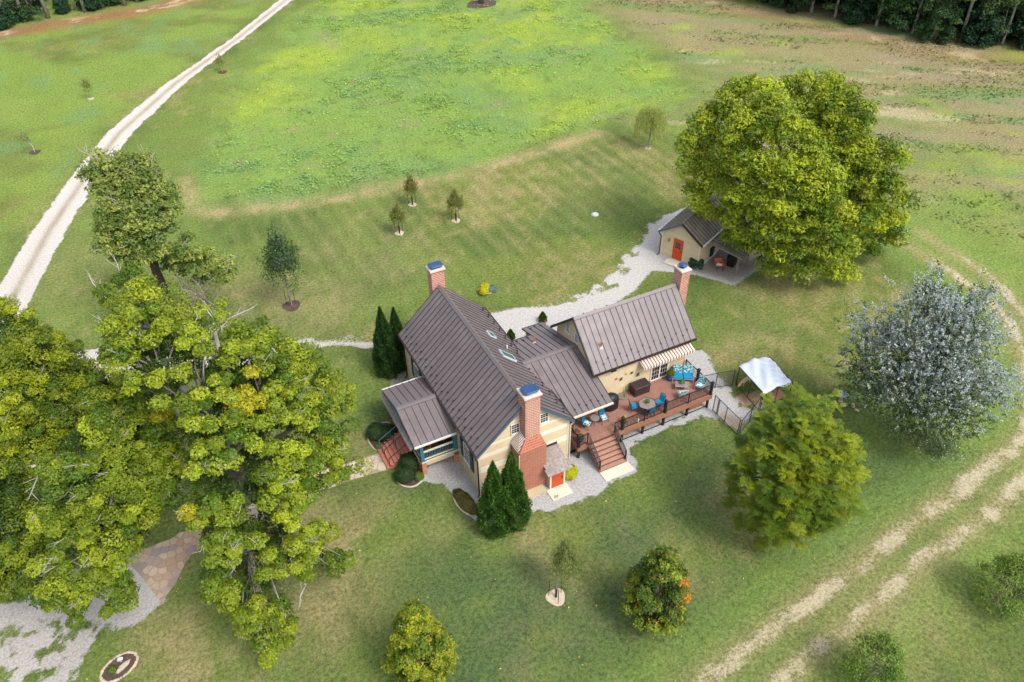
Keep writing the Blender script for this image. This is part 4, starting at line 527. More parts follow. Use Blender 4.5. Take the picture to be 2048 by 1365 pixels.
def gablewall(name, parent, mt, x0, x1, y0, y1, zb, ze, zr, axis='y'):
    """pentagon prism; ridge along axis"""
    mb = MB()
    if axis == 'y':
        xm = (x0 + x1) / 2; P = [(x0, zb), (x1, zb), (x1, ze), (xm, zr), (x0, ze)]
        vs = [(a, y0, z) for a, z in P] + [(a, y1, z) for a, z in P]
    else:
        ym = (y0 + y1) / 2; P = [(y0, zb), (y1, zb), (y1, ze), (ym, zr), (y0, ze)]
        vs = [(x0, a, z) for a, z in P] + [(x1, a, z) for a, z in P]
    fs = [(4, 3, 2, 1, 0), (5, 6, 7, 8, 9)] + [(i, (i + 1) % 5, 5 + (i + 1) % 5, 5 + i) for i in range(5)]
    if axis == 'y': fs = [tuple(reversed(f)) for f in fs]
    mb.add(vs, fs); return mb.build(name, M[mt], parent)
def clap(parent, y, x0, x1, z0, z1, roofz=None, axis='x', sgn=-1, expo=.178, light=(), holes=()):
    """clapboards on a wall plane (axis 'x': wall along x at y; 'y': wall along y at x=y); roofz(s) top limit"""
    z = z0
    while z < z1 - .02:
        zt = min(z + expo, z1); a, b, a2, b2 = x0, x1, x0, x1
        if roofz:
            s = [x0 + (x1 - x0) * i / 200 for i in range(201)]
            ok = [q for q in s if roofz(q) > z + .01]; ok2 = [q for q in s if roofz(q) > zt]
            if len(ok) < 3: break
            a, b = ok[0], ok[-1]; a2, b2 = (ok2[0], ok2[-1]) if len(ok2) > 1 else ((a + b) / 2 - .01, (a + b) / 2 + .01)
        o1, o2 = .034, .010
        segs = [(a, b, a2, b2)]
        for (h0, h1, hz0, hz1) in holes:
            if z < hz1 and zt > hz0:
                ns = []
                for (p, q, p2, q2) in segs:
                    if h1 <= p or h0 >= q: ns.append((p, q, p2, q2)); continue
                    if h0 > p + .03: ns.append((p, h0, p2, h0))
                    if h1 < q - .03: ns.append((h1, q, h1, q2))
                segs = ns
        mt = 'sidingglare' if any(l0 <= z + expo / 2 <= l1 for l0, l1 in light) else 'siding'
        for (p, q, p2, q2) in segs:
            if axis == 'x':
                pts = [(p, y + sgn * o1, z), (q, y + sgn * o1, z), (q, y, z), (p, y, z), (p2, y + sgn * o2, zt), (q2, y + sgn * o2, zt), (q2, y, zt), (p2, y, zt)]
                fl = sgn > 0
            else:
                pts = [(y + sgn * o1, p, z), (y + sgn * o1, q, z), (y, q, z), (y, p, z), (y + sgn * o2, p2, zt), (y + sgn * o2, q2, zt), (y, q2, zt), (y, p2, zt)]
                fl = sgn < 0
            mb = MB().hexa(pts)
            if fl: mb.f = [tuple(reversed(f)) for f in mb.f]
            mb.build('clapboard', M[mt], parent)
        z = zt
rz = lambda x: ZR - .16 - abs(x - W / 2) * rise / (W / 2)
wall = gablewall('wall', house, 'siding', .2, W - .2, .3, L - .3, .55, ZE - .02, ZR - .22)
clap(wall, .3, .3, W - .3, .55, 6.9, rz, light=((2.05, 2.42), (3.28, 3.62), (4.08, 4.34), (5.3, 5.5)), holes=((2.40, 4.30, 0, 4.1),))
clap(wall, W - .2, .5, L - .4, .6, ZE - .12, None, 'y', 1)
clap(wall, .2, .4, L - .4, 1.25, ZE - .12, None, 'y', -1)
MB().box(.16, .26, -.2, W - .16, L - .26, .56).build('foundation', M['stucco'], house)
for x0 in (.13, W - .30):
    MB().box(x0, .25, .55, x0 + .17, .29, ZE - .1).build('corner_board', M['trim'], wall)
# downspouts
def pipe(parent, pts, r=.045, mt='fascia', name='downspout'): return MB().tube(pts, r, 8).build(name, M[mt], parent)
pipe(house, [(-.06, .12, ZE - .12), (-.06, .10, ZE - .3), (.10, .20, ZE - .62), (.10, .20, .12), (-.05, .1, .05)], .05)
pipe(house, [(W + .06, .1, ZE - .12), (W + .04, .1, ZE - .3), (W - .1, .2, ZE - .6), (W - .1, .2, .12)], .05, 'trim')
pipe(house, [(-.06, L - .1, ZE - .12), (-.05, L - .15, ZE - .3), (.12, L - .35, ZE - .6), (.12, L - .35, .1), (-.1, L - .4, .05)], .05)
# windows
def window(parent, c, w, h, axis='x', sgn=-1, grid=(3, 2), mt='white', depth=.06, split=True, fr=.05):
    """c = centre on the wall plane"""
    def P(a, d, z): return (c[0] + a, c[1] + sgn * d, c[2] + z) if axis == 'x' else (c[0] + sgn * d, c[1] + a, c[2] + z)
    def bx(mb, a0, d0, z0, a1, d1, z1):
        p, q = P(a0, d0, z0), P(a1, d1, z1); mb.box(min(p[0], q[0]), min(p[1], q[1]), z0 + c[2], max(p[0], q[0]), max(p[1], q[1]), z1 + c[2])
    f = MB(); hw, hh = w / 2, h / 2
    bx(f, -hw - fr, 0, -hh - fr, -hw, depth, hh + fr); bx(f, hw, 0, -hh - fr, hw + fr, depth, hh + fr); bx(f, -hw, 0, hh, hw, depth, hh + fr); bx(f, -hw - .04, 0, -hh - fr - .03, hw + .04, depth + .04, -hh)
    win = f.build('window', M[mt], parent)
    rows = (0, 1) if split else (0,)
    for r in rows:
        z0 = -hh + (hh if r else 0) if split else -hh; z1 = (z0 + hh) if split else hh
        g = MB(); bx(g, -hw, .005, z0, hw, .02, z1); g.build('pane', M['glass'], win)
        k = MB()
        for i in range(1, grid[0]): a = -hw + w * i / grid[0]; bx(k, a - .008, .02, z0, a + .008, .034, z1)
        for i in range(1, grid[1]): z = z0 + (z1 - z0) * i / grid[1]; bx(k, -hw, .02, z - .008, hw, .031, z + .008)
        if split: bx(k, -hw, .02, z1 - .022, hw, .038, z1 + .018)
        if k.f: k.build('muntin', M[mt], win)
    return win
window(wall, (2.72, .26, 4.84), .5, .74); window(wall, (4.72, .26, 4.84), .5, .74)
for yc in (1.95, 10.5):
    window(wall, (.16, yc, 2.15), .84, 1.45, 'y', -1)
    for d in (-.72, .72):
        sh = MB().box(.10, yc + d - .24, 1.38, .155, yc + d + .24, 2.95)
        for q in (-.16, .0, .16): pass
        s_ = sh.build('shutter', M['shutter'], wall)
        MB().box(.085, yc + d - .17, 1.47, .105, yc + d + .17, 2.1).box(.085, yc + d - .17, 2.2, .105, yc + d + .17, 2.86).build('shutter_panel', M['shutter'], s_)
# skylights on the right slope
sl_ = rise / (W / 2)
def skylight(y0, y1, z0, z1):
    u0 = W / 2 + (ZR - z0) / sl_; u1 = W / 2 + (ZR - z1) / sl_
    n = Vector((sl_, 0, 1)).normalized()
    A = Vector((0, 1, 0)); B = (Vector((u1, 0, z1)) - Vector((u0, 0, z0))); lbb = B.length; B = B.normalized(); nn = A.cross(B); nn = nn if nn.z > 0 else -nn
    m = Matrix.Identity(4); O = Vector((u0, y0, z0))
    for i in range(3): m[i][0], m[i][1], m[i][2], m[i][3] = A[i], B[i], nn[i], O[i]
    wd = y1 - y0; f = MB(); t = .10; e = .05
    f.box(0, 0, 0, wd, e, t); f.box(0, lbb - e, 0, wd, lbb, t); f.box(0, e, 0, e, lbb - e, t); f.box(wd - e, e, 0, wd, lbb - e, t)
    fo = f.mesh('skylight', M['tarp']); s = inst_m('skylight', fo, house, m)
    inst_m('pane', MB().box(e, e, 0, wd - e, lbb - e, t - .012).mesh('pane', M['skyglass']), s, Matrix.Identity(4))
skylight(7.85, 8.5, 5.36, 5.78); skylight(5.35, 6.1, 5.12, 6.0)
pipe(rr, [(5.52, 6.92, 4.95), (5.52, 6.92, 5.38)], .05, 'white', 'vent_pipe')
# front chimney
ch = MB()
def frustum(mb, a, b): # two rects (x0,y0,x1,y1,z)
    mb.hexa([(a[0], a[1], a[4]), (a[2], a[1], a[4]), (a[2], a[3], a[4]), (a[0], a[3], a[4]), (b[0], b[1], b[4]), (b[2], b[1], b[4]), (b[2], b[3], b[4]), (b[0], b[3], b[4])])
ch.box(3.03, -.50, 4.15, 4.03, .42, 7.62)
chimney = ch.build('chimney', M['brick'], house)
sh = MB(); frustum(sh, (2.45, -.90, 4.25, .29, 3.80), (3.0, -.53, 4.06, .29, 4.40)); sh.build('shoulder', M['shoulderbrick'], chimney)
MB().box(2.42, -.93, .18, 4.28, .29, 3.80).build('firebox', M['oldbrick'], chimney)
MB().box(2.2, -1.46, -.1, 4.04, .25, .17).build('footing', M['stucco'], chimney)
MB().box(2.99, -.54, 7.62, 4.07, .46, 7.72).build('brick_band', M['brickcorbel'], chimney)
MB().bbox(2.94, -.59, 7.72, 4.12, .51, 7.86, .04).build('crown', M['capwhite'], chimney)
def chimcap(parent, x0, y0, x1, y1, z):
    mb = MB(); mb.box(x0 + .12, y0 + .12, z, x1 - .12, y1 - .12, z + .16)
    mb2 = MB(); b = .13; P = [(x0 + b, y0), (x1 - b, y0), (x1, y0 + b), (x1, y1 - b), (x1 - b, y1), (x0 + b, y1), (x0, y1 - b), (x0, y0 + b)]
    mb.build('cap_screen', M['black'], parent); mb2.prism(P, z + .16, z + .24, .03); mb2.build('chimney_cap', M['capblue'], parent)
chimcap(chimney, 3.03, -.46, 4.03, .30, 7.84)
# ribbed metal flashing over the left shoulder
fl = MB(); P0 = [(2.33, -.86, 3.88), (2.36, .22, 3.76), (3.02, .22, 4.62), (3.0, -.50, 4.52)]
fl.hexa([(p[0], p[1], p[2] - .04) for p in P0] + P0); fl.build('ribbed_flashing', M['ribbed'], chimney)
fl = MB(); P0 = [(4.30, -.3, 3.86), (4.30, .22, 3.80), (4.06, .22, 4.5), (4.05, -.3, 4.44)]
fl.hexa([(p[0], p[1], p[2]) for p in reversed(P0)] + [(p[0], p[1], p[2] + .04) for p in reversed(P0)]); fl.build('side_flashing', M['capwhite'], chimney)
MB().tube([(2.36, -.97, .3), (2.36, -.97, 3.75)], .03).build('downspout', M['trim'], chimney)
# back chimney
c2 = MB(); c2.box(2.95, L + .28, 0, 3.95, L + 1.05, 7.95); chb = c2.build('chimney', M['brick'], house)
MB().box(2.91, L + .24, 7.95, 3.99, L + 1.09, 8.05).build('brick_band', M['brickcorbel'], chb)
MB().bbox(2.87, L + .2, 8.05, 4.03, L + 1.13, 8.2, .04).build('crown', M['capwhite'], chb); chimcap(chb, 2.95, L + .3, 3.95, L + 1.02, 8.18)
# cellar entry
cx0, cx1, cy0 = 4.32, 5.40, -1.38
ent = MB().box(cx0, cy0, 0, cx1, .24, 1.64).build('cellar_entry', M['siding'], house)
MB().box(cx0 - .02, cy0 - .03, 0, cx0 + .10, cy0, 1.64).box(cx1 - .1, cy0 - .03, 0, cx1 + .02, cy0, 1.64).box(cx0 + .1, cy0 - .03, 1.5, cx1 - .1, cy0, 1.64).build('door_frame', M['trim'], ent)
dr = MB().box(cx0 + .11, cy0 - .045, .04, cx1 - .11, cy0 - .002, 1.5).build('door', M['orange'], ent)
MB().box(cx1 - .22, cy0 - .10, .72, cx1 - .17, cy0 - .046, .84).build('handle', M['black'], ent)
er = MB(); E0 = [(4.02, -1.72, 1.66), (5.66, -1.72, 1.66), (5.66, .25, 2.0), (4.25, .25, 2.0)]
er.hexa([(p[0], p[1], p[2]) for p in E0] + [(p[0], p[1], p[2] + .05) for p in E0]); erf = er.build('entry_roof', M['plank'], ent)
nsh = 9
for r_ in range(8):
    y0 = -1.78 + r_ * .25; x = 4.0 + random.uniform(-.05, .05) + (.03 * r_)
    while x < 5.68:
        wd = random.uniform(.13, .24); zz = 1.73 + (y0 + 1.78) * .173
        x1 = min(x + wd, 5.72); MB().hexa([(x, y0, zz + .01), (x1 - .012, y0 + random.uniform(-.02, .02), zz + .01), (x1 - .012, y0 + .30, zz + .01), (x, y0 + .30, zz + .01), (x, y0, zz + .04), (x1 - .012, y0, zz + .04), (x1 - .012, y0 + .30, zz + .055), (x, y0 + .30, zz + .055)]).build('shingle', M['shake'], erf)
        x += wd
MB().box(4.28, .2, 2.02, 5.7, .262, 2.22).build('dark_wall_strip', M['guard'], ent)  # dark grey strip along the wall above the entry roof
MB().bbox(4.02, -2.32, -.02, 5.5, -1.42, .09, .02).build('stoop', M['concrete'], house)

# ---- rear connector
czr, cyr = 4.60, 5.6; sl2 = .295
lbF = math.hypot(5.6 - .86, 4.6 - 3.2)
def cslope(x0, x1, ye, n, guards=None):
    up = 1 if ye < cyr else -1
    ze = czr - sl2 * abs(cyr - ye); B = Vector((0, cyr - ye, czr - ze)); return slope(house, (x0, ye, ze), (1, 0, 0), B, x1 - x0, B.length, n, guards=guards)
rc, _ = cslope(7.1, 10.22, .86, 7, [(.4, 2, 1), (.62, 2, 0)])
# the part running in under the main roof
B = Vector((0, 5.6 - 2.35, (5.6 - 2.35) * sl2)); slope(house, (6.0, 2.35, 4.6 - (5.6 - 2.35) * sl2), (1, 0, 0), B, 1.1, B.length, 2)
rb, _ = cslope(5.9, 8.5, 9.05, 6, [(.3, 2, 1), (.5, 2, 0)]); rb2, _ = cslope(8.5, 10.22, 10.4, 4, [(.3, 2, 0), (.5, 2, 1)])
ridge(rc, (6.0, cyr, czr), (10.2, cyr, czr), .2, .3)
gutter(rc, (7.1, .80, 3.12), (10.24, .80, 3.12), 'trim')
MB().beam((10.25, .85, 3.14), (10.25, 3.0, 3.14 + 2.15 * sl2), .04, .14).build('rake_flashing', M['fascia'], rc)
MB().beam((7.07, .85, 3.14), (7.07, 2.35, 3.14 + 1.5 * sl2), .04, .14).build('rake_flashing', M['fascia'], rc)
gutter(rb, (5.9, 9.12, 3.50), (8.5, 9.12, 3.50)); gutter(rb2, (8.5, 10.46, 3.10), (10.2, 10.46, 3.10))
cw = MB().box(6.5, 2.6, .3, 10.2, 8.7, 3.42).box(8.6, 8.7, .3, 10.15, 10.1, 3.0).build('wall', M['siding'], house)
clap(cw, 2.6, 6.7, 10.15, 1.25, 3.5, None)
window(cw, (8.3, 2.55, 2.45), .9, .9); window(cw, (9.6, 2.55, 2.45), .6, .9)
pipe(rb, [(8.09, 7.81, 3.9), (8.09, 7.81, 4.5)], .06, 'copper', 'vent_pipe')
MB().tube([(8.09, 7.81, 3.94), (8.09, 7.81, 4.05)], [.13, .07], 8).build('vent_boot', M['white'], rb)
MB().tube([(9.95, 9.6, 3.3), (9.95, 9.6, 4.0)], .03, 6).build('vent_pipe', M['copper'], rb2)
# ---- wing
wx0, wx1, wy0, wy1, wze, wzr = 9.89, 18.21, 2.76, 8.62, 4.20, 6.99
wr = wzr - wze; wl = math.hypot(2.93, wr)
ra, _ = slope(house, (wx0, wy0, wze), (1, 0, 0), (0, 2.93, wr), wx1 - wx0, wl, 18, guards=[(.45, 2, 0), (.75, 2, 1)])
rbk, _ = slope(house, (wx0, wy1, wze), (1, 0, 0), (0, -2.93, wr), wx1 - wx0, wl, 18, guards=[(wl - .25, 2, 0)])
ridge(ra, (wx0, 5.69, wzr), (wx1, 5.69, wzr), .17, .95)
gutter(ra, (wx0, wy0 - .065, wze - .08), (wx1 + .03, wy0 - .065, wze - .08)); gutter(rbk, (wx0, wy1 + .065, wze - .08), (wx1, wy1 + .065, wze - .08))
for x in (wx0 - .03, wx1 + .03):
    MB().beam((x, wy0 - .04, wze - .12), (x, 5.69, wzr - .1), .05, .15).build('rake_flashing', M['fascia'], ra); MB().beam((x, wy1 + .04, wze - .12), (x, 5.69, wzr - .1), .05, .15).build('rake_flashing', M['fascia'], rbk)
ww = gablewall('wall', house, 'siding', 10.2, 17.9, 3.08, 8.3, .2, wze + .1, wzr - .22, 'x')
wrz = lambda y: wzr - .17 - abs(y - 5.69) * wr / 2.93
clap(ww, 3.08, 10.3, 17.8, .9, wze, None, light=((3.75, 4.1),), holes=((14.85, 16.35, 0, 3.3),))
clap(ww, 10.2, 3.2, 8.2, 3.4, 6.9, wrz, 'y', -1)
clap(ww, 17.9, 3.2, 8.2, .5, 6.9, wrz, 'y', 1)
MB().box(17.78, 3.03, .2, 17.95, 3.07, wze).build('corner_board', M['trim'], ww)
MB().box(10.2, 2.86, wze - .2, 17.95, 3.04, wze - .08).build('soffit', M['trim'], ww)
window(ww, (10.16, 6.72, 5.28), .42, .68, 'y', -1); window(ww, (10.16, 5.52, 5.22), .42, .62, 'y', -1)
MB().box(10.12, 5.62, 6.1, 10.165, 5.76, 6.24).build('gable_vent', M['darkwood'], ww)
MB().tube([(11.06, 3.88, 5.2), (11.06, 3.88, 5.82)], .06, 8).build('vent_pipe', M['copper'], ra)
MB().tube([(11.06, 3.88, 5.22), (11.06, 3.88, 5.4)], [.15, .08], 8).build('vent_boot', M['trim'], ra)
MB().box(11.2, 2.62, 3.93, 11.6, 2.72, 4.06).build('floodlight', M['black'], ra)
# sliding door
sd = MB().box(14.86, 3.0, 1.27, 14.95, 3.08, 3.3).box(16.25, 3.0, 1.27, 16.34, 3.08, 3.3).box(14.95, 3.0, 3.21, 16.25, 3.08, 3.3).box(14.9, 2.96, 1.25, 16.3, 3.08, 1.33).box(15.57, 2.99, 1.33, 15.66, 3.08, 3.21).build('sliding_door', M['white'], house)
for x0, x1 in ((14.95, 15.57), (15.66, 16.25)):
    MB().box(x0, 3.02, 1.33, x1, 3.05, 3.21).build('pane', M['glass'], sd)
    k = MB()
    for i in (1, 2): a = x0 + (x1 - x0) * i / 3; k.box(a - .007, 3.0, 1.33, a + .007, 3.02, 3.21)
    for i in range(1, 5): z = 1.33 + 1.88 * i / 5; k.box(x0, 3.0, z - .007, x1, 3.018, z + .007)
    k.build('muntin', M['trim'], sd)
# awning
aw = MB(); A0 = [(13.72, 2.40, 3.47), (17.98, 2.40, 3.47), (17.98, 3.0, 3.66), (13.72, 3.0, 3.66)]
aw.hexa([(p[0], p[1], p[2] - .03) for p in A0] + A0)
n = 18
for i in range(n * 3):
    x0 = 13.72 + 4.26 * i / (n * 3); x1 = 13.72 + 4.26 * (i + 1) / (n * 3); zb = 3.24 - .035 * math.sin(math.pi * ((i % 3) + .5) / 3)
    aw.box(x0, 2.375, zb, x1, 2.395, 3.46)
awn = aw.build('awning', M['awning'], house)
MB().tube([(13.72, 2.42, 3.43), (17.98, 2.42, 3.43)], .035, 8).build('front_bar', M['white'], awn)
# wing chimney
wc = MB().box(18.28, 5.25, 0, 18.98, 6.13, 8.05).build('chimney', M['brick'], house)
MB().box(18.24, 5.21, 8.05, 19.02, 6.17, 8.14).build('brick_band', M['brickcorbel'], wc)
MB().bbox(18.20, 5.17, 8.14, 19.06, 6.21, 8.28, .04).build('crown', M['capwhite'], wc)
cp = MB(); cp.lathe([(.2, 0), (.2, .16)], 12, (18.63, 5.69, 8.26)); cp.build('flue', M['black'], wc)
cp = MB(); cp.lathe([(.34, .14), (.34, .2), (.22, .3), (.04, .33)], 6, (18.63, 5.69, 8.27)); cp.build('chimney_cap', M['capblue'], wc)

# ---- front porch (left)
pzr, pze, pyF, pyB, px0 = 3.80, 3.0, 3.30, 9.18, -2.84; pyr = 6.24
pl = math.hypot(pyr - pyF, .8)
p1, _ = slope(house, (px0, pyF, pze), (1, 0, 0), (0, pyr - pyF, .8), 2.9, pl, 6)
p2, _ = slope(house, (px0, pyB, pze), (1, 0, 0), (0, pyr - pyB, .8), 2.9, pl, 6)
ridge(p1, (px0, pyr, pzr), (0, pyr, pzr), .2, .27)
gutter(p1, (px0, pyF - .05, pze - .06), (0.05, pyF - .05, pze - .06), 'white'); gutter(p2, (px0, pyB + .05, pze - .06), (0.05, pyB + .05, pze - .06), 'white')
pf = MB(); pf.add([(px0 + .06, pyF + .2, pze - .06), (px0 + .06, pyB - .2, pze - .06), (px0 + .06, pyr, pzr - .1), (px0 + .14, pyF + .2, pze - .06), (px0 + .14, pyB - .2, pze - .06), (px0 + .14, pyr, pzr - .1)], [(0, 2, 1), (3, 4, 5), (0, 1, 4, 3), (1, 2, 5, 4), (2, 0, 3, 5)])
pf.build('porch_gable', M['teal'], house)
# skirt roof along the porch front: slate-like panels
skirt = MB().hexa([(px0 - .24, pyF + .05, pze - .34), (px0 - .24, pyB - .05, pze - .34), (px0 + .05, pyB - .05, pze - .22), (px0 + .05, pyF + .05, pze - .22), (px0 - .24, pyF + .05, pze - .30), (px0 - .24, pyB - .05, pze - .30), (px0 + .05, pyB - .05, pze - .12), (px0 + .05, pyF + .05, pze - .12)])
skirt.f = [tuple(reversed(f)) for f in skirt.f]
skr = skirt.build('porch_skirt_roof', M['guard'], house)
for i in range(13):
    y0 = pyF + .07 + i * (pyB - pyF - .14) / 13; y1 = y0 + (pyB - pyF - .14) / 13 - .02
    mb = MB().hexa([(px0 - .25, y0, pze - .295), (px0 + .04, y0, pze - .115), (px0 + .04, y1, pze - .115), (px0 - .25, y1, pze - .295), (px0 - .25, y0, pze - .27), (px0 + .04, y0, pze - .09), (px0 + .04, y1, pze - .09), (px0 - .25, y1, pze - .27)])
    mb.build('roof_panel', M['roof'], skr)
pfz = 1.10
fl_ = MB().box(-2.34, 3.5, pfz - .16, .18, 9.0, pfz - .02).build('porch_floor', M['darkwood'], house)
bm = MB().box(-2.36, 0, pfz - .018, .18, .12, pfz).mesh('floor_board', M['darkwood'])
for i in range(42): inst('floor_board', bm, fl_, (0, 3.52 + i * .13, 0))
MB().box(-2.42, 3.46, pfz - .34, .2, 3.5, pfz - .03).build('porch_skirt_board', M['siding'], house); MB().box(-2.46, 3.5, .35, -2.40, 9.0, pfz - .03).build('porch_skirt_board', M['trim'], house)
MB().box(-2.42, 3.44, pfz - .02, .2, 3.50, pfz + .10).build('porch_band', M['trim'], house)
MB().box(-2.36, 3.56, 2.72, .15, 9.0, 2.86).build('porch_ceiling', M['darkwood'], house)
MB().box(-2.46, 3.48, 2.68, .15, 3.62, 2.96).box(-2.46, 3.62, 2.68, -2.32, 9.0, 2.96).box(-2.46, 9.0, 2.68, .15, 9.12, 2.96).build('porch_beam', M['trim'], house)
pier = MB().box(-2.48, 3.44, 0, -2.12, 3.82, pfz - .04).mesh('pier', M['pierbrick'])
inst('pier', pier, house); inst('pier', pier, house, (0, 5.2, 0)); inst('pier', pier, house, (2.3, .02, -.01))
MB().box(-2.47, 3.83, 0, -2.36, 8.65, pfz - .36).build('porch_brick_wall', M['pierbrick'], house)
colm = MB().box(-2.42, 3.5, pfz + .05, -2.20, 3.72, 2.70).box(-2.46, 3.46, pfz, -2.16, 3.76, pfz + .14).mesh('porch_column', M['teal'])
for x, y in ((0, 0), (2.28, 0), (0, 1.45), (0, 3.6), (0, 5.25)): inst('porch_column', colm, house, (x, y, 0))
rl_b = MB().box(-.018, -.018, 0, .018, .018, .58).mesh('baluster', M['teal'])
def porch_rail(p, q, n):
    p, q = Vector(p), Vector(q)
    r = MB().beam(p + Vector((0, 0, .82)), q + Vector((0, 0, .82)), .11, .08).beam(p + Vector((0, 0, .16)), q + Vector((0, 0, .16)), .09, .07).build('porch_railing', M['trim'], house)
    for i in range(n): inst('baluster', rl_b, r, p.lerp(q, (i + .5) / n) + Vector((0, 0, .2)))
porch_rail((-2.2, 3.6, pfz), (-.05, 3.6, pfz), 19); porch_rail((-2.32, 3.75, pfz), (-2.32, 4.95, pfz), 10); porch_rail((-2.32, 7.1, pfz), (-2.32, 8.7, pfz), 14)
MB().tube([(-2.5, 3.40, 2.9), (-2.46, 3.40, .1)], .035, 6).build('rain_chain', M['fascia'], house)
# brick steps
st = MB(); ns = 7
for i in range(ns):
    st.box(-4.32 + i * .262, 4.96, 0, -2.40, 6.92, pfz * (i + 1) / (ns + .0) - .01) if False else st.box(-4.32 + i * .262, 4.96, 0, -4.32 + (i + 1) * .262 + (0 if i < ns - 1 else .09), 6.92, pfz * (i + 1) / ns - .01)
stp = st.build('brick_steps', M['stepbrick'], house)
for i in range(ns):
    MB().box(-4.34 + i * .262, 4.93, pfz * (i + 1) / ns - .012, -4.34 + i * .262 + .25, 6.95, pfz * (i + 1) / ns + .012).build('tread', M['stepbrick'], stp)
for y, top in ((5.02, .8), (5.9, .8), (6.3, .8), (6.88, .85)):
    hr = MB(); a = Vector((-4.15, y, .1)); b = Vector((-2.45, y, 1.12)); hr.tube([a + Vector((0, 0, .78)), b + Vector((0, 0, .78))], .028, 6)
    for t_ in (.02, .5, .98): c_ = a.lerp(b, t_); hr.tube([c_, c_ + Vector((0, 0, .78))], .022, 6)
    hr.build('handrail', M['black'] if y < 6.8 else M['blueflash'], stp)
fd = MB().box(.12, 5.5, pfz, .17, 6.5, 2.65).build('front_door', M['darkwood'], wall)

# ------------------------------------------------------------------ deck
deck = thing('deck', (7.0, -.2, 0), 'raised brown composite deck with black railings and a stair to the lawn', 'deck')
DZ = 1.25
def D_(x, y, z): return (x - 7.0, y + .2, z)
def dbox(mb, x0, y0, z0, x1, y1, z1): mb.box(x0 - 7.0, y0 + .2, z0, x1 - 7.0, y1 + .2, z1); return mb
fr_ = MB(); dbox(fr_, 7.12, -.12, .98, 17.9, 2.58, 1.19); dbox(fr_, 10.3, 2.58, .98, 17.9, 3.04, 1.19)
frame_ = fr_.build('joist_frame', M['darkwood'], deck)
y = -.10; wd = .134
bl = MB().box(0, 0, 0, 10.8, .128, .025).mesh('deck_board', M['deck']); bs = MB().box(0, 0, 0, 7.62, .128, .025).mesh('deck_board', M['deck'])
while y < 2.98:
    if y + .128 < 2.56: inst('deck_board', bl, deck, D_(7.12, y, DZ - .025))
    else: inst('deck_board', bs, deck, D_(10.3, y, DZ - .025))
    y += wd
for x0, x1 in ((7.08, 7.82), (9.92, 17.94)): dbox(MB(), x0, -.16, DZ - .36, x1, -.125, DZ - .002).build('fascia', M['fasciabrown'], deck)
dbox(MB(), 7.05, -.16, DZ - .34, 7.09, 1.9, DZ - .002).build('fascia', M['fasciabrown'], deck); dbox(MB(), 17.91, -.12, DZ - .34, 17.95, 3.04, DZ - .002).build('fascia', M['fasciabrown'], deck)
# stair
nr = 7; run = .262; stair = MB()
for i in range(nr - 1):
    z1 = DZ - DZ * (i + 1) / nr; yy = -.14 - run * (i + 1)
    dbox(stair, 7.86, yy + run - .01, z1 - .02, 9.90, yy + run + .005, z1 + DZ / nr - .03)
dbox(stair, 7.86, -.14 - run * 6 - .0, 0, 9.90, -.14 - run * 6 + .02, DZ / nr - .03)
stair.beam(D_(7.88, -.16, DZ - .2), D_(7.88, -.14 - run * 6, .08), .05, .26).beam(D_(9.88, -.16, DZ - .2), D_(9.88, -.14 - run * 6, .08), .05, .26)
stair_o = stair.build('stair', M['riser'], deck)
tm = MB().bbox(0, 0, 0, 2.12, run + .03, .035, .008).mesh('tread', M['tread'])
for i in range(nr - 1): inst('tread', tm, stair_o, D_(7.82, -.14 - run * (i + 1) - .03, DZ - DZ * (i + 1) / nr - .0))
MB().bbox(7.83 - 7, -2.52 + .2, -.02, 10.02 - 7, -1.62 + .2, .06, .015).build('landing_slab', M['concrete'], deck)
# railings
pm1 = MB().box(-.075, -.075, 0, .075, .075, 1.08).bbox(-.10, -.10, 1.08, .10, .10, 1.18, .04).box(-.09, -.09, 0, .09, .09, .12).mesh('railing_post', M['black'])
pm0 = MB().box(-.035, -.035, 0, .035, .035, .98).mesh('railing_post', M['black'])
ps = [(10.54, -.04, pm1), (14.0, -.04, pm1), (17.86, -.04, pm1), (17.86, 1.5, pm1), (17.84, 2.9, pm0), (9.94, -.06, pm0), (12.3, -.05, pm0), (15.92, -.05, pm0), (7.16, -.06, pm1), (7.84, -.06, pm0), (7.14, 1.75, pm0)]
for x, y_, mm in ps: inst('railing_post', mm, deck, D_(x, y_, DZ))
bal = MB().box(-.011, -.011, 0, .011, .011, .80).mesh('baluster', M['black'])
def rail(p, q, slope_=False):
    p, q = Vector(p), Vector(q); up = Vector((0, 0, 1))
    r = MB().beam(p + up * .93, q + up * .93, .05, .045).beam(p + up * .12, q + up * .12, .035, .035).build('railing', M['black'], deck)
    n = int((q - p).length / .108)
    for i in range(1, n): inst('baluster', bal, r, p.lerp(q, i / n) + up * .125)
for a, b in (((9.97, -.06), (10.46, -.06)), ((10.62, -.05), (12.27, -.05)), ((12.33, -.05), (13.92, -.05)), ((14.08, -.05), (15.88, -.05)), ((15.96, -.05), (17.78, -.05)), ((17.86, .04), (17.86, 1.42)), ((17.86, 1.58), (17.84, 2.88)), ((7.24, -.06), (7.8, -.06)), ((7.15, .02), (7.14, 1.72))):
    rail(D_(a[0], a[1], DZ), D_(b[0], b[1], DZ))
for x in (7.9, 9.87):
    inst('railing_post', pm0, deck, D_(x, -1.62, .1)); rail(D_(x, -.1, DZ + .0), D_(x, -1.6, .16))
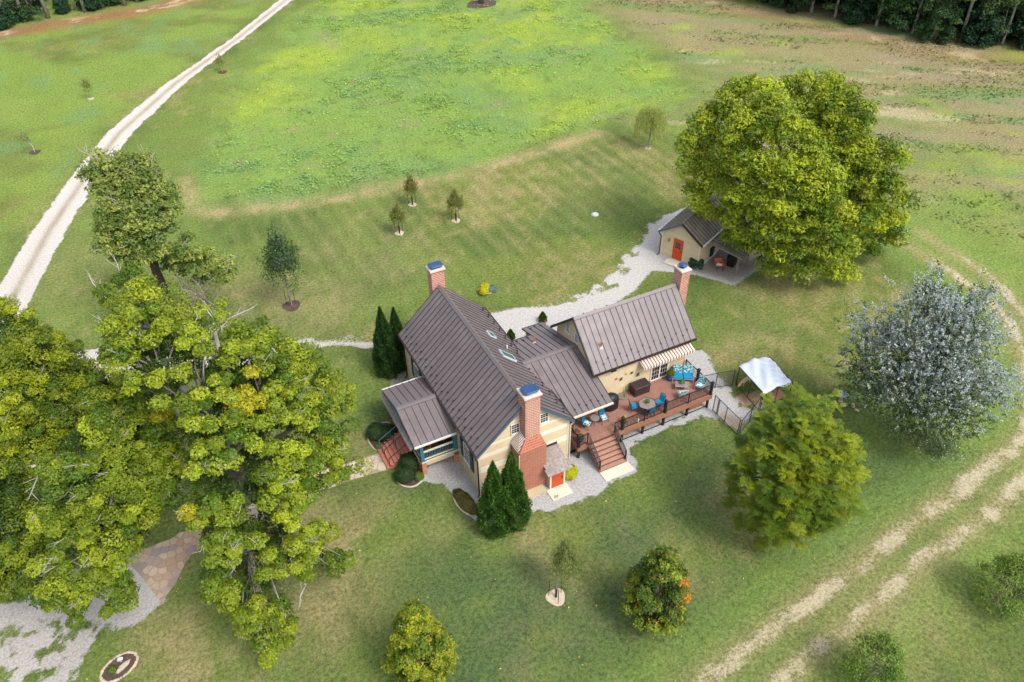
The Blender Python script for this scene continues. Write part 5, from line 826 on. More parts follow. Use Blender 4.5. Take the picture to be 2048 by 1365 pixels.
# under-deck posts and wire skirt
for x, y_ in ((7.3, .1), (10.6, .0), (12.3, 0), (14.0, 0), (16, 0), (17.75, 0), (17.75, 1.5), (12, 2), (15, 2)): dbox(MB(), x - .07, y_ - .07, 0, x + .07, y_ + .07, .98).build('support_post', M['black'], deck)
dbox(MB(), 10.6, .05, .02, 17.8, .09, .07).build('bottom_rail', M['black'], deck)
dbox(MB(), 6.3, .55, .12, 8.0, .67, .24).build('diagonal_brace', M['black'], deck)
wire = MB()
for i in range(60): x = 10.6 + i * .12; wire.box(x - 7, .06 + .2, .06, x + .006 - 7, .066 + .2, .92)
wire.build('wire_mesh', M['galv'], deck)['kind'] = 'stuff'
dbox(MB(), 16.5, .3, 0, 17.6, .9, .62).build('crate_panel', M['plank'], deck)
# ------------------------------------------------------------------ things on the deck
def foliage(name, pts, nrmls, size, cols, asp=.62, mt='leaf', parent=None, droop=.25):
    n = len(pts); nr = nrmls / (np.linalg.norm(nrmls, axis=1, keepdims=True) + 1e-9)
    t = np.cross(nr, RNG.normal(size=(n, 3))); t /= np.linalg.norm(t, axis=1, keepdims=True) + 1e-9; b = np.cross(nr, t)
    s = (size if np.ndim(size) else np.full(n, size)) * RNG.uniform(.7, 1.3, n); s = s[:, None]
    V = np.stack([pts - t * s, pts + b * s * asp - nr * s * .0, pts + t * s - nr * s * droop, pts - b * s * asp], 1).reshape(-1, 3)
    me = quadmesh(name, V, np.arange(n * 4).reshape(-1, 4), M[mt])
    set_attr(me, 'Col', np.repeat(np.clip(cols, 0, 1), 4, axis=0))
    o = bpy.data.objects.new(name, me); COL.objects.link(o); o.parent = parent; return o
def rdir(n, zmin=-1.0):
    z = RNG.uniform(zmin, 1, n); a = RNG.uniform(0, 2 * math.pi, n); r = np.sqrt(1 - z * z); return np.stack([r * np.cos(a), r * np.sin(a), z], 1)
def vary(base, n, amt=.22, hue=None):
    c = np.tile(np.array(base), (n, 1)) * RNG.uniform(1 - amt, 1 + amt, (n, 1))
    if hue is not None: k = RNG.uniform(0, 1, (n, 1)) ** 1.5; c = c * (1 - k) + np.array(hue) * k
    return c
def ball(name, r, n, base, hue, parent, loc=(0, 0, 0), sz=.05, sq=1.0, zmin=-.6, lump=.12, mt='leaf'):
    d = rdir(n, zmin); l = 1 + lump * np.sin(d[:, 0] * 7 + loc[0]) * np.sin(d[:, 1] * 6 + 1) ; p = d * (r * l * RNG.uniform(.82, 1.04, n))[:, None]; p[:, 2] *= sq
    return foliage(name, p + np.array(loc), d * .8 + RNG.normal(size=(n, 3)) * .45 + [0, 0, .35], sz, vary(base, n, .25, hue), mt=mt, parent=parent)
G_MAP = S(150, 168, 22); G_DK = S(64, 92, 28); G_YL = S(196, 188, 40)

def chair(loc, rot, label, kind='patio', seat='tealcush', back='tealcush', frame='dkframe', group='chairs on the deck', seatw=.5, high=.95):
    t = thing('patio_chair', loc, label, 'chair', group, rot); w_ = seatw / 2
    # faces -y
    f = MB()
    for sx in (-1, 1):
        f.tube([(sx * w_, -.26, 0), (sx * w_, -.24, .58), (sx * w_, .2, .60)], .018, 6); f.tube([(sx * w_, .30, 0), (sx * w_ * .96, .22, .42), (sx * w_ * .92, .36, high)], .018, 6)
        f.tube([(sx * w_, -.26, .36), (sx * w_, .24, .36)], .016, 6)
    f.tube([(-w_ * .92, .36, high), (0, .39, high + .05), (w_ * .92, .36, high)], .02, 6); f.tube([(-w_, -.24, .37), (w_, -.24, .37)], .016, 6)
    f.build('frame', M[frame], t)
    MB().bbox(-w_ + .02, -.27, .38, w_ - .02, .22, .48, .03).build('seat', M[seat], t)
    b = MB(); b.hexa([(-w_ + .03, .16, .46), (w_ - .03, .16, .46), (w_ - .03, .26, .46), (-w_ + .03, .26, .46), (-w_ + .05, .30, high), (w_ - .05, .30, high), (w_ - .05, .39, high), (-w_ + .05, .39, high)]); b.build('backrest', M[back], t)
    return t
chair((8.52, 1.25, DZ), rad(35), 'high backed bronze chair, solid teal back and leaf print seat, nearest the house corner', seat='pattern', back='tealdark', high=1.12)
chair((9.82, 1.2, DZ), rad(2), 'high backed bronze chair, solid teal back and leaf print seat, right of the small table', seat='pattern', back='tealdark', high=1.12)
t = thing('side_table', (9.2, 1.3, DZ), 'small dark round side table between two high backed teal chairs', 'table')
MB().lathe([(.3, .52), (.32, .55), (.3, .57)], 16).build('tabletop', M['tableglass'], t)
lm = MB().tube([(.24, 0, 0), (.1, 0, .3), (.2, 0, .53)], .015, 6).mesh('leg', M['dkframe'])
for i in range(3): inst('leg', lm, t, (0, 0, 0), (0, 0, i * 2.094))
# hexagonal dining table
t = thing('dining_table', (12.95, .66, DZ), 'hexagonal dark stone topped patio table with a small potted plant', 'table')
hexp = [(.64 * math.cos(rad(8 + 60 * i)), .64 * math.sin(rad(8 + 60 * i))) for i in range(6)]
MB().prism(hexp, .68, .72, .01).build('tabletop', M['tableglass'], t)
rm = MB()
for i in range(6): a, b = hexp[i], hexp[(i + 1) % 6]; rm.beam((a[0], a[1], .715), (b[0], b[1], .715), .04, .03); rm.beam((a[0] * .4, a[1] * .4, .722), (a[0], a[1], .722), .012, .006)
rm.build('rim', M['dkframe'], t)
lm = MB().tube([(.45, 0, 0), (.42, 0, .68)], .02, 6).mesh('leg', M['dkframe'])
for i in range(6): inst('leg', lm, t, (0, 0, 0), (0, 0, rad(8 + 60 * i)))
chair((12.22, 1.12, DZ), rad(76), 'bronze chair with bright teal seat at the left side of the hexagonal table', group='chairs at the hexagonal table')
chair((13.95, .62, DZ), rad(-78), 'bronze chair with bright teal seat at the right side of the hexagonal table', group='chairs at the hexagonal table')
chair((12.88, .24, DZ), rad(176), 'chair with deep blue back tucked under the front of the hexagonal table', group='chairs at the hexagonal table', back='tealdark')
def potted(loc, label, potmat, r=.16, h=.26, kind='plant', base=G_DK, hue=S(120, 150, 50), fr=.2, fz=None, n=700, name='potted_plant', sz=.035, sq=1.):
    t = thing(name, loc, label, 'potted plant')
    MB().lathe([(r * .72, 0), (r * .95, h * .6), (r, h), (r * .86, h), (r * .84, h * .88)], 18).build('pot', M[potmat], t, True)
    ball('foliage', fr, n, base, hue, t, (0, 0, (fz or h + fr * .7)), sz, sq); return t
potted((12.96, .68, DZ + .722), 'small leafy plant in a white pot on the hexagonal table', 'white', .09, .1, fr=.15, n=260)
potted((16.22, 2.5, DZ), 'clipped boxwood ball in a bright blue glazed pot beside the sliding door', 'bluepot', .27, .42, fr=.30, n=1600, base=S(70, 88, 26), sz=.03)
potted((7.5, .28, DZ), 'leafy green plant in a blue pot at the deck corner by the stair', 'bluepot', .15, .3, fr=.24, n=600)
potted((7.36, 1.45, DZ), 'loose trailing green plant in a dark pot against the deck side railing', 'black', .14, .24, fr=.28, n=500, hue=S(130, 130, 80))
potted((11.0, .42, DZ), 'pot of pale yellow flowers behind the railing post near the stair head', 'darkbrown', .15, .24, base=S(226, 206, 110), hue=S(160, 160, 60), fr=.22, n=420)
t = thing('planter_box', (7.72, 1.08, DZ), 'square terracotta planter with bare soil on the deck', 'planter', rot=.3)
pb = MB(); pb.hexa([(-.14, -.2, 0), (.14, -.2, 0), (.14, .2, 0), (-.14, .2, 0), (-.19, -.25, .2), (.19, -.25, .2), (.19, .25, .2), (-.19, .25, .2)]); pb.build('box', M['terra'], t); MB().box(-.15, -.21, .195, .15, .21, .206).build('soil', M['mulch'], t)
# loveseat and its set
t = thing('loveseat', (17.05, 2.18, DZ), 'outdoor loveseat with solid teal seat and leaf print back cushions', 'sofa', rot=rad(-30))
f = MB()
for sx in (-1, 1):
    f.tube([(sx * .74, -.42, 0), (sx * .74, -.40, .58), (sx * .72, .3, .62)], .025, 6); f.tube([(sx * .74, .4, 0), (sx * .72, .3, .45), (sx * .70, .44, .92)], .025, 6); f.tube([(sx * .74, -.41, .34), (sx * .73, .32, .34)], .02, 6)
f.tube([(-.74, -.41, .33), (.74, -.41, .33)], .022, 6).tube([(-.7, .44, .92), (.7, .44, .92)], .022, 6); f.build('frame', M['alum'], t)
for sx in (-.36, .36):
    MB().bbox(sx - .345, -.42, .36, sx + .345, .22, .50, .04).build('seat_cushion', M['tealcush'], t)
    b = MB(); b.hexa([(sx - .335, .12, .48), (sx + .335, .12, .48), (sx + .335, .28, .48), (sx - .335, .28, .48), (sx - .32, .28, .98), (sx + .32, .28, .98), (sx + .32, .42, .98), (sx - .32, .42, .98)]); b.build('back_cushion', M['pattern2'], t)
t = thing('coffee_table', (16.42, 1.38, DZ), 'low glass topped coffee table with rounded frame before the loveseat', 'table', rot=rad(-33))
MB().bbox(-.46, -.27, .40, .46, .27, .425, .01).build('tabletop', M['tableglass'], t)
f = MB().tube([(-.47, -.28, .41), (.47, -.28, .41), (.47, .28, .41), (-.47, .28, .41), (-.47, -.28, .41)], .016, 6)
for a, b in ((-1, -1), (1, -1), (1, 1), (-1, 1)): f.tube([(a * .44, b * .26, 0), (a * .46, b * .27, .41)], .016, 6)
f.build('frame', M['alum'], t)
potted((16.45, 1.42, DZ + .426), 'low leafy plant in a shallow white bowl on the glass coffee table', 'white', .12, .08, fr=.17, n=300, base=S(90, 130, 50))
chair((17.5, .72, DZ), rad(-62), 'taupe armchair with leaf print cushions in the far railing corner', seat='pattern', back='pattern2', frame='alum', seatw=.58)
chair((15.86, .62, DZ), rad(168), 'taupe armchair with leaf print cushions seen from behind at the front railing', seat='pattern', back='pattern', frame='alum', seatw=.58)
t = thing('storage_box', (13.62, 2.5, DZ), 'large dark brown resin storage box against the house wall', 'storage box')
MB().bbox(-.62, -.36, 0, .62, .36, .68, .02).build('box', M['darkbrown'], t); MB().bbox(-.66, -.40, .685, .66, .40, .78, .03).build('lid', M['darkbrown'], t)
for z in (.15, .3, .45, .58): MB().box(-.625, -.372, z, .625, -.361, z + .02).build('ridge_strip', M['darkbrown'], t)
t = thing('covered_grill', (10.95, 2.15, DZ), 'large barbecue grill under a black fabric cover at the edge of the low roof', 'grill')
g = MB(); g.lathe([(.62, 0), (.66, .3), (.64, .7), (.56, .95), (.40, 1.1), (.18, 1.18), (.03, 1.2)], 18); g.v = [(x, y * .72, z) for x, y, z in g.v]; g.build('cover', M['black'], t, True)
g = MB()
for a in (.3, 1.2, 2.1, 3.4, 4.4, 5.4): g.tube([(.64 * math.cos(a), .47 * math.sin(a), .02), (.63 * math.cos(a), .46 * math.sin(a), .7), (.4 * math.cos(a), .3 * math.sin(a), 1.1)], .02, 5)
g.build('cover_fold', M['black'], t, True)
t = thing('garden_hose', (12.2, 2.55, DZ), 'green garden hose coiled on the deck beside the storage box', 'hose')
pts = [(math.cos(a) * (.24 + .02 * math.sin(3.1 * a)), math.sin(a) * (.21 + .02 * math.cos(2.3 * a)), .02 + .006 * a / 2) for a in np.arange(0, 6 * math.pi, .35)]; MB().tube(pts + [(.4, .3, .03), (.5, .42, .1)], .017, 6).build('coil', M['hose'], t, True)
t = thing('hose_faucet', (12.72, 2.92, DZ), 'red handled water faucet on a thin riser by the house wall', 'faucet')
MB().tube([(0, 0, 0), (0, 0, .5), (0, -.08, .5), (0, -.1, .44)], .015, 6).build('riser', M['hose'], t); MB().lathe([(.035, 0), (.035, .05)], 8, (0, 0, .5)).build('handle', M['terra'], t)
# wall ornaments
def creature(loc, label, c, s=.12, ang=0.):
    t = thing('wall_ornament', loc, label, 'wall ornament', 'ornaments hung on the deck side wall')
    b = MB(); b.lathe([(.01, -s), (.03, -s * .4), (.045, 0), (.03, s * .5), (.035, s * .75), (.01, s)], 8); b.build('body', M[c], t).rotation_euler = (0, ang, 0)
    for sx, sz in ((-1, .35), (1, .4), (-1, -.35), (1, -.3)): MB().hexa([(0, -.02, sz * s - .02), (sx * s * .9, -.02, sz * s * 1.8 - .01), (sx * s * .9, 0, sz * s * 1.8 - .01), (0, 0, sz * s - .02), (0, -.02, sz * s + .03), (sx * s * .95, -.02, sz * s * 1.8 + .03), (sx * s * .95, 0, sz * s * 1.8 + .03), (0, 0, sz * s + .03)]).build('limb', M[c], t)
creature((11.92, 2.98, 2.78), 'small rust coloured metal ornament, leftmost on the deck side wall', 'terra', .09)
creature((12.32, 2.98, 2.6), 'green metal gecko ornament on the wall left of the yellow plaque', 'greenbin', .13, .3)
creature((13.18, 2.98, 2.82), 'dark metal butterfly ornament right of the yellow plaque', 'darkwood', .11, .5)
creature((13.72, 2.98, 2.42), 'largest green metal gecko ornament on the wall left of the sliding door', 'greenbin', .17, .4)
t = thing('wall_plaque', (12.8, 2.99, 2.96), 'oval yellow plaque on the clapboard wall above the deck', 'wall ornament', 'ornaments hung on the deck side wall')
g = MB(); g.lathe([(.13, 0), (.14, .02), (.10, .035), (.02, .04)], 14); g.v = [(x * 1.1, -z, y * .7) for x, y, z in g.v]; g.build('plaque', M['yellow'], t, True)
t = thing('hanging_ornament', (11.75, -.12, DZ + .2), 'small white ornament hung on the front deck railing', 'ornament')
MB().lathe([(.02, 0), (.05, .1), (.03, .2), (.045, .28), (.01, .34)], 8).build('body', M['white'], t, True)
# porch furniture
for x, y, r_, lab in ((-1.75, 4.3, rad(-90), 'dark red porch chair at the front corner of the porch'), (-.55, 4.6, rad(-110), 'dark red porch chair beside the house wall under the porch roof')):
    chair((x, y, pfz), r_, lab, seat='darkwood', back='terra', frame='darkwood', group='chairs on the front porch', high=1.1)
t = thing('porch_table', (-1.15, 4.35, pfz), 'small dark table between the two porch chairs', 'table')
MB().lathe([(.26, .5), (.28, .54)], 14).build('tabletop', M['darkwood'], t); MB().lathe([(.2, 0), (.04, .05), (.04, .5)], 10).build('pedestal', M['darkwood'], t)
# sandals on the cellar stoop
for i, (x, y) in enumerate(((4.28, -2.17), (4.42, -2.2))):
    t = thing('sandal', (x, y, .092), 'dark sandal left on the cellar stoop, %s of the pair' % ('left' if i == 0 else 'right'), 'sandal', 'pair of sandals on the stoop', rot=-.5)
    MB().prism([(-.05, -.13), (.05, -.13), (.055, .05), (.03, .13), (-.03, .13), (-.055, .05)], 0, .03).build('sole', M['alum'], t); MB().tube([(-.05, .03, .02), (0, .05, .07), (.05, .03, .02)], .014, 5).build('strap', M['black'], t)
t = thing('hose_reel', (1.55, -.15, 0), 'green hose wound on a wall reel between the two arborvitae', 'hose reel')
MB().tube([(math.cos(a) * .34, -.04 * (a / 6), .95 + math.sin(a) * .42) for a in np.arange(0, 18.8, .4)], .035, 6).build('coil', M['hose'], t, True); MB().box(-.2, .05, .7, .2, .45, 1.2).build('bracket', M['white'], t)

# ------------------------------------------------------------------ shed
SA = math.atan2(.418, .908); shed = thing('shed', (26.1, 17.6, 0), 'tan clapboard shed with orange door, low metal roof and open lean-to under the big tree', 'shed', rot=math.atan2(.418, .908) - math.pi / 2)
# local: +x = along gable (to the camera right), +y = along the axis (away)
SW, SL, sze, szr = 3.75, 5.9, 2.55, 3.95
def sslope(O, A, B, la, lbv, n): return slope(shed, O, A, B, la, lbv, n, panelmat='shedroof')
srise = szr - sze + .05; sh_ = SW / 2 + .25; slb = math.hypot(sh_, srise)
s1, _ = sslope((-.25, -.25, sze), (0, 1, 0), (sh_, 0, srise), SL + .5, slb, 16); s2, _ = sslope((SW + .25, -.25, sze), (0, 1, 0), (-sh_, 0, srise), SL + .5, slb, 16)
ridge(s1, (SW / 2, -.25, sze + srise), (SW / 2, SL + .25, sze + srise), .15, .7)
gutter(s1, (-.3, -.25, sze - .05), (-.3, SL + .25, sze - .05), 'white'); gutter(s2, (SW + .3, -.25, sze - .05), (SW + .3, SL + .25, sze - .05), 'white')
MB().beam((-.27, -.28, sze - .09), (SW / 2, -.28, szr - .03), .05, .15).build('rake_flashing', M['blueflash'], s1); MB().beam((SW + .27, -.28, sze - .09), (SW / 2, -.28, szr - .03), .05, .15).build('rake_flashing', M['fascia'], s2)
sw = gablewall('wall', shed, 'siding', 0, SW, 0, SL, 0, sze + .12, szr - .12)
srz = lambda x: szr - .06 - abs(x - SW / 2) * srise / sh_
clap(sw, 0, .08, SW - .08, .1, 3.9, srz, expo=.2, holes=((1.18, 2.12, 0, 2.2),)); clap(sw, SW, .1, SL - .1, .15, sze + .05, None, 'y', 1, expo=.2); clap(sw, 0, .1, SL - .1, .15, sze + .05, None, 'y', -1, expo=.2)
for x in (0, SW - .1): MB().box(x - .02, -.04, .05, x + .12, 0, sze).build('corner_board', M['trim'], sw)
MB().box(-.05, -.05, -.05, SW + .05, SL + .05, .09).build('foundation', M['concrete'], shed)
dr = MB().box(1.27, -.045, .14, 2.05, -.005, 2.12).build('door', M['orange'], sw)
MB().box(1.19, -.05, .1, 1.27, 0, 2.2).box(2.05, -.05, .1, 2.13, 0, 2.2).box(1.27, -.05, 2.12, 2.05, 0, 2.2).build('door_frame', M['orange'], sw)
for i in range(3):
    for j in range(2): MB().box(1.42 + i * .165, -.056, 1.30 + j * .3, 1.42 + i * .165 + .14, -.046, 1.30 + j * .3 + .26).build('pane', M['glass'], dr)
MB().box(1.36, -.053, .3, 1.62, -.046, 1.1).box(1.70, -.053, .3, 1.96, -.046, 1.1).build('door_panel', M['orange'], dr); MB().box(1.98, -.1, 1.05, 2.02, -.045, 1.15).build('handle', M['black'], dr)
ln = MB().box(.68, -.14, 1.72, .82, -.01, 2.0).box(.66, -.16, 2.0, .84, 0, 2.04).build('wall_lantern', M['copper'], sw)
MB().tube([(-.25, -.2, sze - .1), (-.2, -.18, sze - .3), (-.06, -.08, sze - .55), (-.06, -.08, .15), (-.2, -.25, .04)], .05, 8).build('downspout', M['fascia'], shed)
MB().bbox(.95, -1.05, 0, 2.2, -.35, .18, .02).build('step', M['concrete'], shed); MB().bbox(1.1, -.38, 0, 2.15, -.04, .14, .02).build('step', M['concrete'], shed)
# lean-to (open carport) on the right
lslope = Vector((-3.3, 0, .42)); s3, _ = sslope((SW + 3.4, .95, 1.98), (0, 1, 0), lslope, 4.6, lslope.length, 11)
gutter(s3, (SW + 3.46, .95, 1.95), (SW + 3.46, 5.55, 1.95), 'galv'); MB().beam((SW + .1, .92, 2.37), (SW + 3.45, .92, 1.93), .06, .16).build('rake_board', M['greywood'], s3)
pm_ = MB().box(-.06, -.06, 0, .06, .06, 1.92).mesh('post', M['greywood'])
for x, y in ((SW + 3.1, 1.1), (SW + 3.1, 3.2), (SW + 3.1, 5.3)): inst('post', pm_, shed, (x, y, 0))
MB().box(SW + .05, .05, -.02, SW + .14, 3.2, .14).build('sill_board', M['white'], shed)
# wheelbarrow and bins under the lean-to
t = thing('wheelbarrow', (29.35, 13.45, 0), 'orange wheelbarrow with a white bag in its tray, parked under the lean-to', 'wheelbarrow', rot=rad(242))
tr = MB(); tr.hexa([(-.42, -.2, .32), (.36, -.24, .32), (.36, .24, .32), (-.42, .2, .32), (-.6, -.32, .62), (.55, -.40, .60), (.55, .40, .60), (-.6, .32, .62)]); tr.f = tr.f[:1] + tr.f[2:]
tr.hexa([(-.40, -.18, .36), (.33, -.22, .36), (.33, .22, .36), (-.40, .18, .36), (-.40, -.18, .37), (.33, -.22, .37), (.33, .22, .37), (-.40, .18, .37)]); tr.build('tray', M['barrow'], t)
MB().tube([(-.6, -.33, .62), (.55, -.41, .6), (.55, .41, .6), (-.6, .33, .62), (-.6, -.33, .62)], .02, 6).build('rim', M['barrow'], t)
MB().tube([(1.05, -.28, .55), (.5, -.26, .4), (-.72, -.06, .2)], .02, 6).tube([(1.05, .28, .55), (.5, .26, .4), (-.72, .06, .2)], .02, 6).tube([(.4, -.24, .36), (.5, -.28, 0)], .018, 6).tube([(.4, .24, .36), (.5, .28, 0)], .018, 6).build('handles', M['black'], t)
g = MB(); g.lathe([(.06, -.05), (.19, -.05), (.2, 0), (.19, .05), (.06, .05)], 14); g.v = [(x - .72, z, y + .2) for x, y, z in g.v]; g.build('wheel', M['black'], t)
t2 = thing('feed_bag', (29.3, 13.35, .40), 'white bag lying in the wheelbarrow tray', 'bag', rot=rad(-55)); MB().bbox(-.26, -.16, 0, .26, .16, .14, .05).build('bag', M['white'], t2)
for x, y, mt, lab in ((29.75, 15.35, 'greenbin', 'dark green wheeled bin under the shed lean-to'), (30.55, 13.2, 'black', 'black wheeled bin in the deep shade of the lean-to')):
    t = thing('wheeled_bin', (x, y, 0), lab, 'bin', 'bins under the lean-to', rot=.43)
    b = MB(); b.hexa([(-.26, -.3, .05), (.26, -.3, .05), (.26, .3, .05), (-.26, .3, .05), (-.34, -.38, 1.0), (.34, -.38, 1.0), (.34, .38, 1.0), (-.34, .38, 1.0)]); b.build('body', M[mt], t); MB().bbox(-.36, -.42, 1.0, .36, .40, 1.08, .03).build('lid', M[mt], t)

# ------------------------------------------------------------------ dog run
FH = 1.45
def fence(name, pts, label, posts, base):
    t = thing(name, (*base, 0), label, 'fence'); b0 = Vector((*base, 0))
    for p in posts: p = Vector((*p, 0)) - b0; MB().tube([p, p + Vector((0, 0, FH))], .03, 6).build('post', M['black'], t)
    for a, b in zip(pts[:-1], pts[1:]):
        a, b = Vector((*a, 0)) - b0, Vector((*b, 0)) - b0; up = Vector((0, 0, 1))
        MB().tube([a + up * FH, b + up * FH], .025, 6).tube([a + up * .06, b + up * .06], .02, 6).build('rail', M['black'], t)
        w_ = MB(); Ln = (b - a).length; n = int(Ln / .11); d = (b - a) / n; k = int(FH / .11)
        for i in range(-k, n):        # two diagonal families of wires
            i0, i1 = max(i, 0), min(i + k, n)
            if i1 > i0:
                w_.beam(a + d * i0 + up * (.06 + (i0 - i) * .11 * .95), a + d * i1 + up * (.06 + (i1 - i) * .11 * .95), .006, .006)
                w_.beam(a + d * i0 + up * (FH - .02 - (i0 - i) * .11 * .95), a + d * i1 + up * (FH - .02 - (i1 - i) * .11 * .95), .006, .006)
        w_.build('chain_link', M['galv'], t)['kind'] = 'stuff'
    return t
fence('chain_link_fence', [(17.95, -.45), (17.95, -3.18)], 'front run of black chain link fence with gate, from deck corner to lawn', [(17.95, -.45), (17.95, -.85), (17.95, -.95), (17.95, -1.75), (17.95, -3.12)], (17.95, -1.8))
fence('chain_link_fence', [(18.0, -3.2), (19.4, -2.6), (20.68, -2.02)], 'side run of chain link fence in front of the feathery tree', [(18.0, -3.22), (19.4, -2.6), (20.66, -2.04)], (19.4, -2.6))
fence('chain_link_fence', [(18.15, 1.6), (19.55, 1.33), (20.85, .94)], 'back run of chain link fence between the deck and the canopy', [(18.2, 1.58), (19.55, 1.33), (20.80, .96)], (19.55, 1.33))
can = thing('dog_kennel', (22.2, -.6, 0), 'chain link dog kennel roofed with a sagging pale blue tarp', 'kennel')
cc = [(-1.1, 1.5), (-1.42, -1.45), (1.1, -1.5), (1.55, 1.35)]
for x, y in cc: MB().tube([(x, y, 0), (x, y, 1.74)], .035, 6).build('leg', M['black'], can)
for i in range(4): a, b = cc[i], cc[(i + 1) % 4]; MB().tube([(a[0], a[1], 1.72), (b[0], b[1], 1.72)], .03, 6).tube([(a[0], a[1], .06), (b[0], b[1], .06)], .022, 6).tube([((a[0] + b[0]) / 2, (a[1] + b[1]) / 2, .05), ((a[0] + b[0]) / 2, (a[1] + b[1]) / 2, 1.72)], .025, 6).build('frame_rail', M['black'], can)
nx = 36; Vt = []; Ft = []
def tarp_z(s, t_):
    rid = 1 - abs((s - .42) * 1.0 + (t_ - .5) * .05) * 1.7; z = 1.76 + .34 * max(rid, 0) ** 1.2
    z += .05 * math.sin(9 * t_ + 5 * s) * s + .055 * math.sin(22 * (t_ * .55 + s * .8)) * s * (1 - s) * 4 + .045 * math.sin(31 * t_ - 14 * s) * max(s - .3, 0); return z
for i in range(nx + 1):
    for j in range(nx + 1):
        s, q = i / nx, j / nx
        p = (np.array(cc[0]) * (1 - s) + np.array(cc[3]) * s) * (1 - q) + (np.array(cc[1]) * (1 - s) + np.array(cc[2]) * s) * q
        p = p * 1.05; z = tarp_z(s, q)
        if q > .97: z -= .12 + .05 * math.sin(s * 11)
        if s > .97: z -= .22 + .05 * math.sin(q * 9)
        if q < .03: z -= .05
        Vt.append((p[0], p[1], z))
for i in range(nx):
    for j in range(nx): a = i * (nx + 1) + j; Ft.append((a, a + 1, a + nx + 2, a + nx + 1))
me = bpy.data.meshes.new('tarp'); me.from_pydata(Vt, [], Ft); me.materials.append(M['tarp']); me.polygons.foreach_set('use_smooth', [True] * len(Ft)); o = bpy.data.objects.new('tarp', me); COL.objects.link(o); o.parent = can
md = o.modifiers.new('thickness', 'SOLIDIFY'); md.thickness = .008
t = thing('plank_platform', (22.85, -1.35, 0), 'low weathered plank platform under the kennel tarp', 'platform')
MB().box(-.6, -.5, 0, .6, .5, .13).build('frame', M['darkwood'], t); pm_ = MB().box(0, -.52, .135, .13, .52, .165).mesh('plank', M['plank'])
for i in range(9): inst('plank', pm_, t, (-.62 + i * .138, 0, 0))
# the dog
dog = thing('dog', (21.65, .62, 0), 'tan dog sniffing the bare dirt at the edge of the kennel', 'dog', rot=rad(8))
sk = [((.42, 0, .50), .13), ((.2, 0, .52), .135), ((-.05, 0, .51), .15), ((-.22, 0, .50), .15), ((-.40, 0, .46), .09), ((-.52, 0, .34), .085), ((-.62, 0, .24), .075), ((-.74, .0, .16), .04),
      ((-.20, .1, .36), .06), ((-.22, .11, .2), .036), ((-.24, .11, .02), .032), ((-.20, -.1, .36), .06), ((-.22, -.11, .2), .036), ((-.26, -.11, .02), .032),
      ((.42, .1, .36), .075), ((.36, .11, .27), .05), ((.46, .11, .17), .033), ((.42, .11, .02), .032), ((.42, -.1, .36), .075), ((.36, -.11, .27), .05), ((.46, -.11, .17), .033), ((.44, -.11, .02), .032),
      ((.56, 0, .52), .04), ((.70, .03, .44), .03), ((.80, .05, .42), .018)]
ed = [(0, 1), (1, 2), (2, 3), (3, 4), (4, 5), (5, 6), (6, 7), (3, 8), (8, 9), (9, 10), (3, 11), (11, 12), (12, 13), (0, 14), (14, 15), (15, 16), (16, 17), (0, 18), (18, 19), (19, 20), (20, 21), (0, 22), (22, 23), (23, 24)]
me = bpy.data.meshes.new('body'); me.from_pydata([p for p, r_ in sk], ed, []); me.materials.append(M['dogfur']); o = bpy.data.objects.new('body', me); COL.objects.link(o); o.parent = dog
md = o.modifiers.new('skin', 'SKIN'); md.use_smooth_shade = True
for i, (p, r_) in enumerate(sk): me.skin_vertices[0].data[i].radius = (r_, r_); me.skin_vertices[0].data[i].use_root = (i == 0)
o.modifiers.new('sub', 'SUBSURF').render_levels = 1
for sy in (-1, 1): MB().hexa([(-.54, sy * .07, .38), (-.48, sy * .07, .40), (-.48, sy * .09, .40), (-.54, sy * .09, .38), (-.60, sy * .10, .27), (-.55, sy * .10, .26), (-.55, sy * .115, .26), (-.60, sy * .115, .27)]).build('ear', M['dogfur'], dog)

# ------------------------------------------------------------------ garden things
def rockmesh(name, sx, sy, sz, seed=0, mt='stone'):
    r = random.Random(seed); vs = []; g = MB(); n = 7
    prof = [(.75, 0), (1., .35), (.82, .8), (.4, 1.)]
    for k, (q, z) in enumerate(prof):
        for j in range(n): a = 2 * math.pi * j / n; f = q * r.uniform(.82, 1.12); vs.append((sx * f * math.cos(a), sy * f * math.sin(a), sz * z * r.uniform(.9, 1.08)))
    fs = []
    for k in range(3):
        for j in range(n): j2 = (j + 1) % n; fs.append((k * n + j, k * n + j2, (k + 1) * n + j2, (k + 1) * n + j))
    fs += [tuple(reversed(range(n))), tuple(range(3 * n, 4 * n))]; g.add(vs, fs); return g.mesh(name, M[mt])
rocks = [rockmesh('stone', .12, .10, .12, i) for i in range(4)]
t = thing('round_bed', (-21.66, -1.42, 0), 'oval mulch bed ringed with small pale stones on the lawn', 'garden bed', rot=.0)
el = [(.92 * math.cos(a) * 1.0, .62 * math.sin(a)) for a in np.arange(0, 6.28, .3)]; ca, sa = math.cos(.35), math.sin(.35)
MB().prism([(x * ca - y * sa, x * sa + y * ca) for x, y in el], -.01, .05).build('mulch', M['mulch'], t)
for i in range(46):
    a = 2 * math.pi * i / 46; x, y = .95 * math.cos(a), .65 * math.sin(a); s = random.uniform(.75, 1.2); inst('stone', rocks[i % 4], t, (x * ca - y * sa + random.uniform(-.02, .02), x * sa + y * ca, 0), (0, 0, random.uniform(0, 6)), (s * .75, s * .75, s * .8))
t = thing('long_rock', (-21.46, -1.55, .05), 'long pale slab of rock lying in the oval mulch bed', 'rock', rot=.62); inst('rock', rockmesh('rock', .48, .17, .2, 9, 'rockgrey'), t)
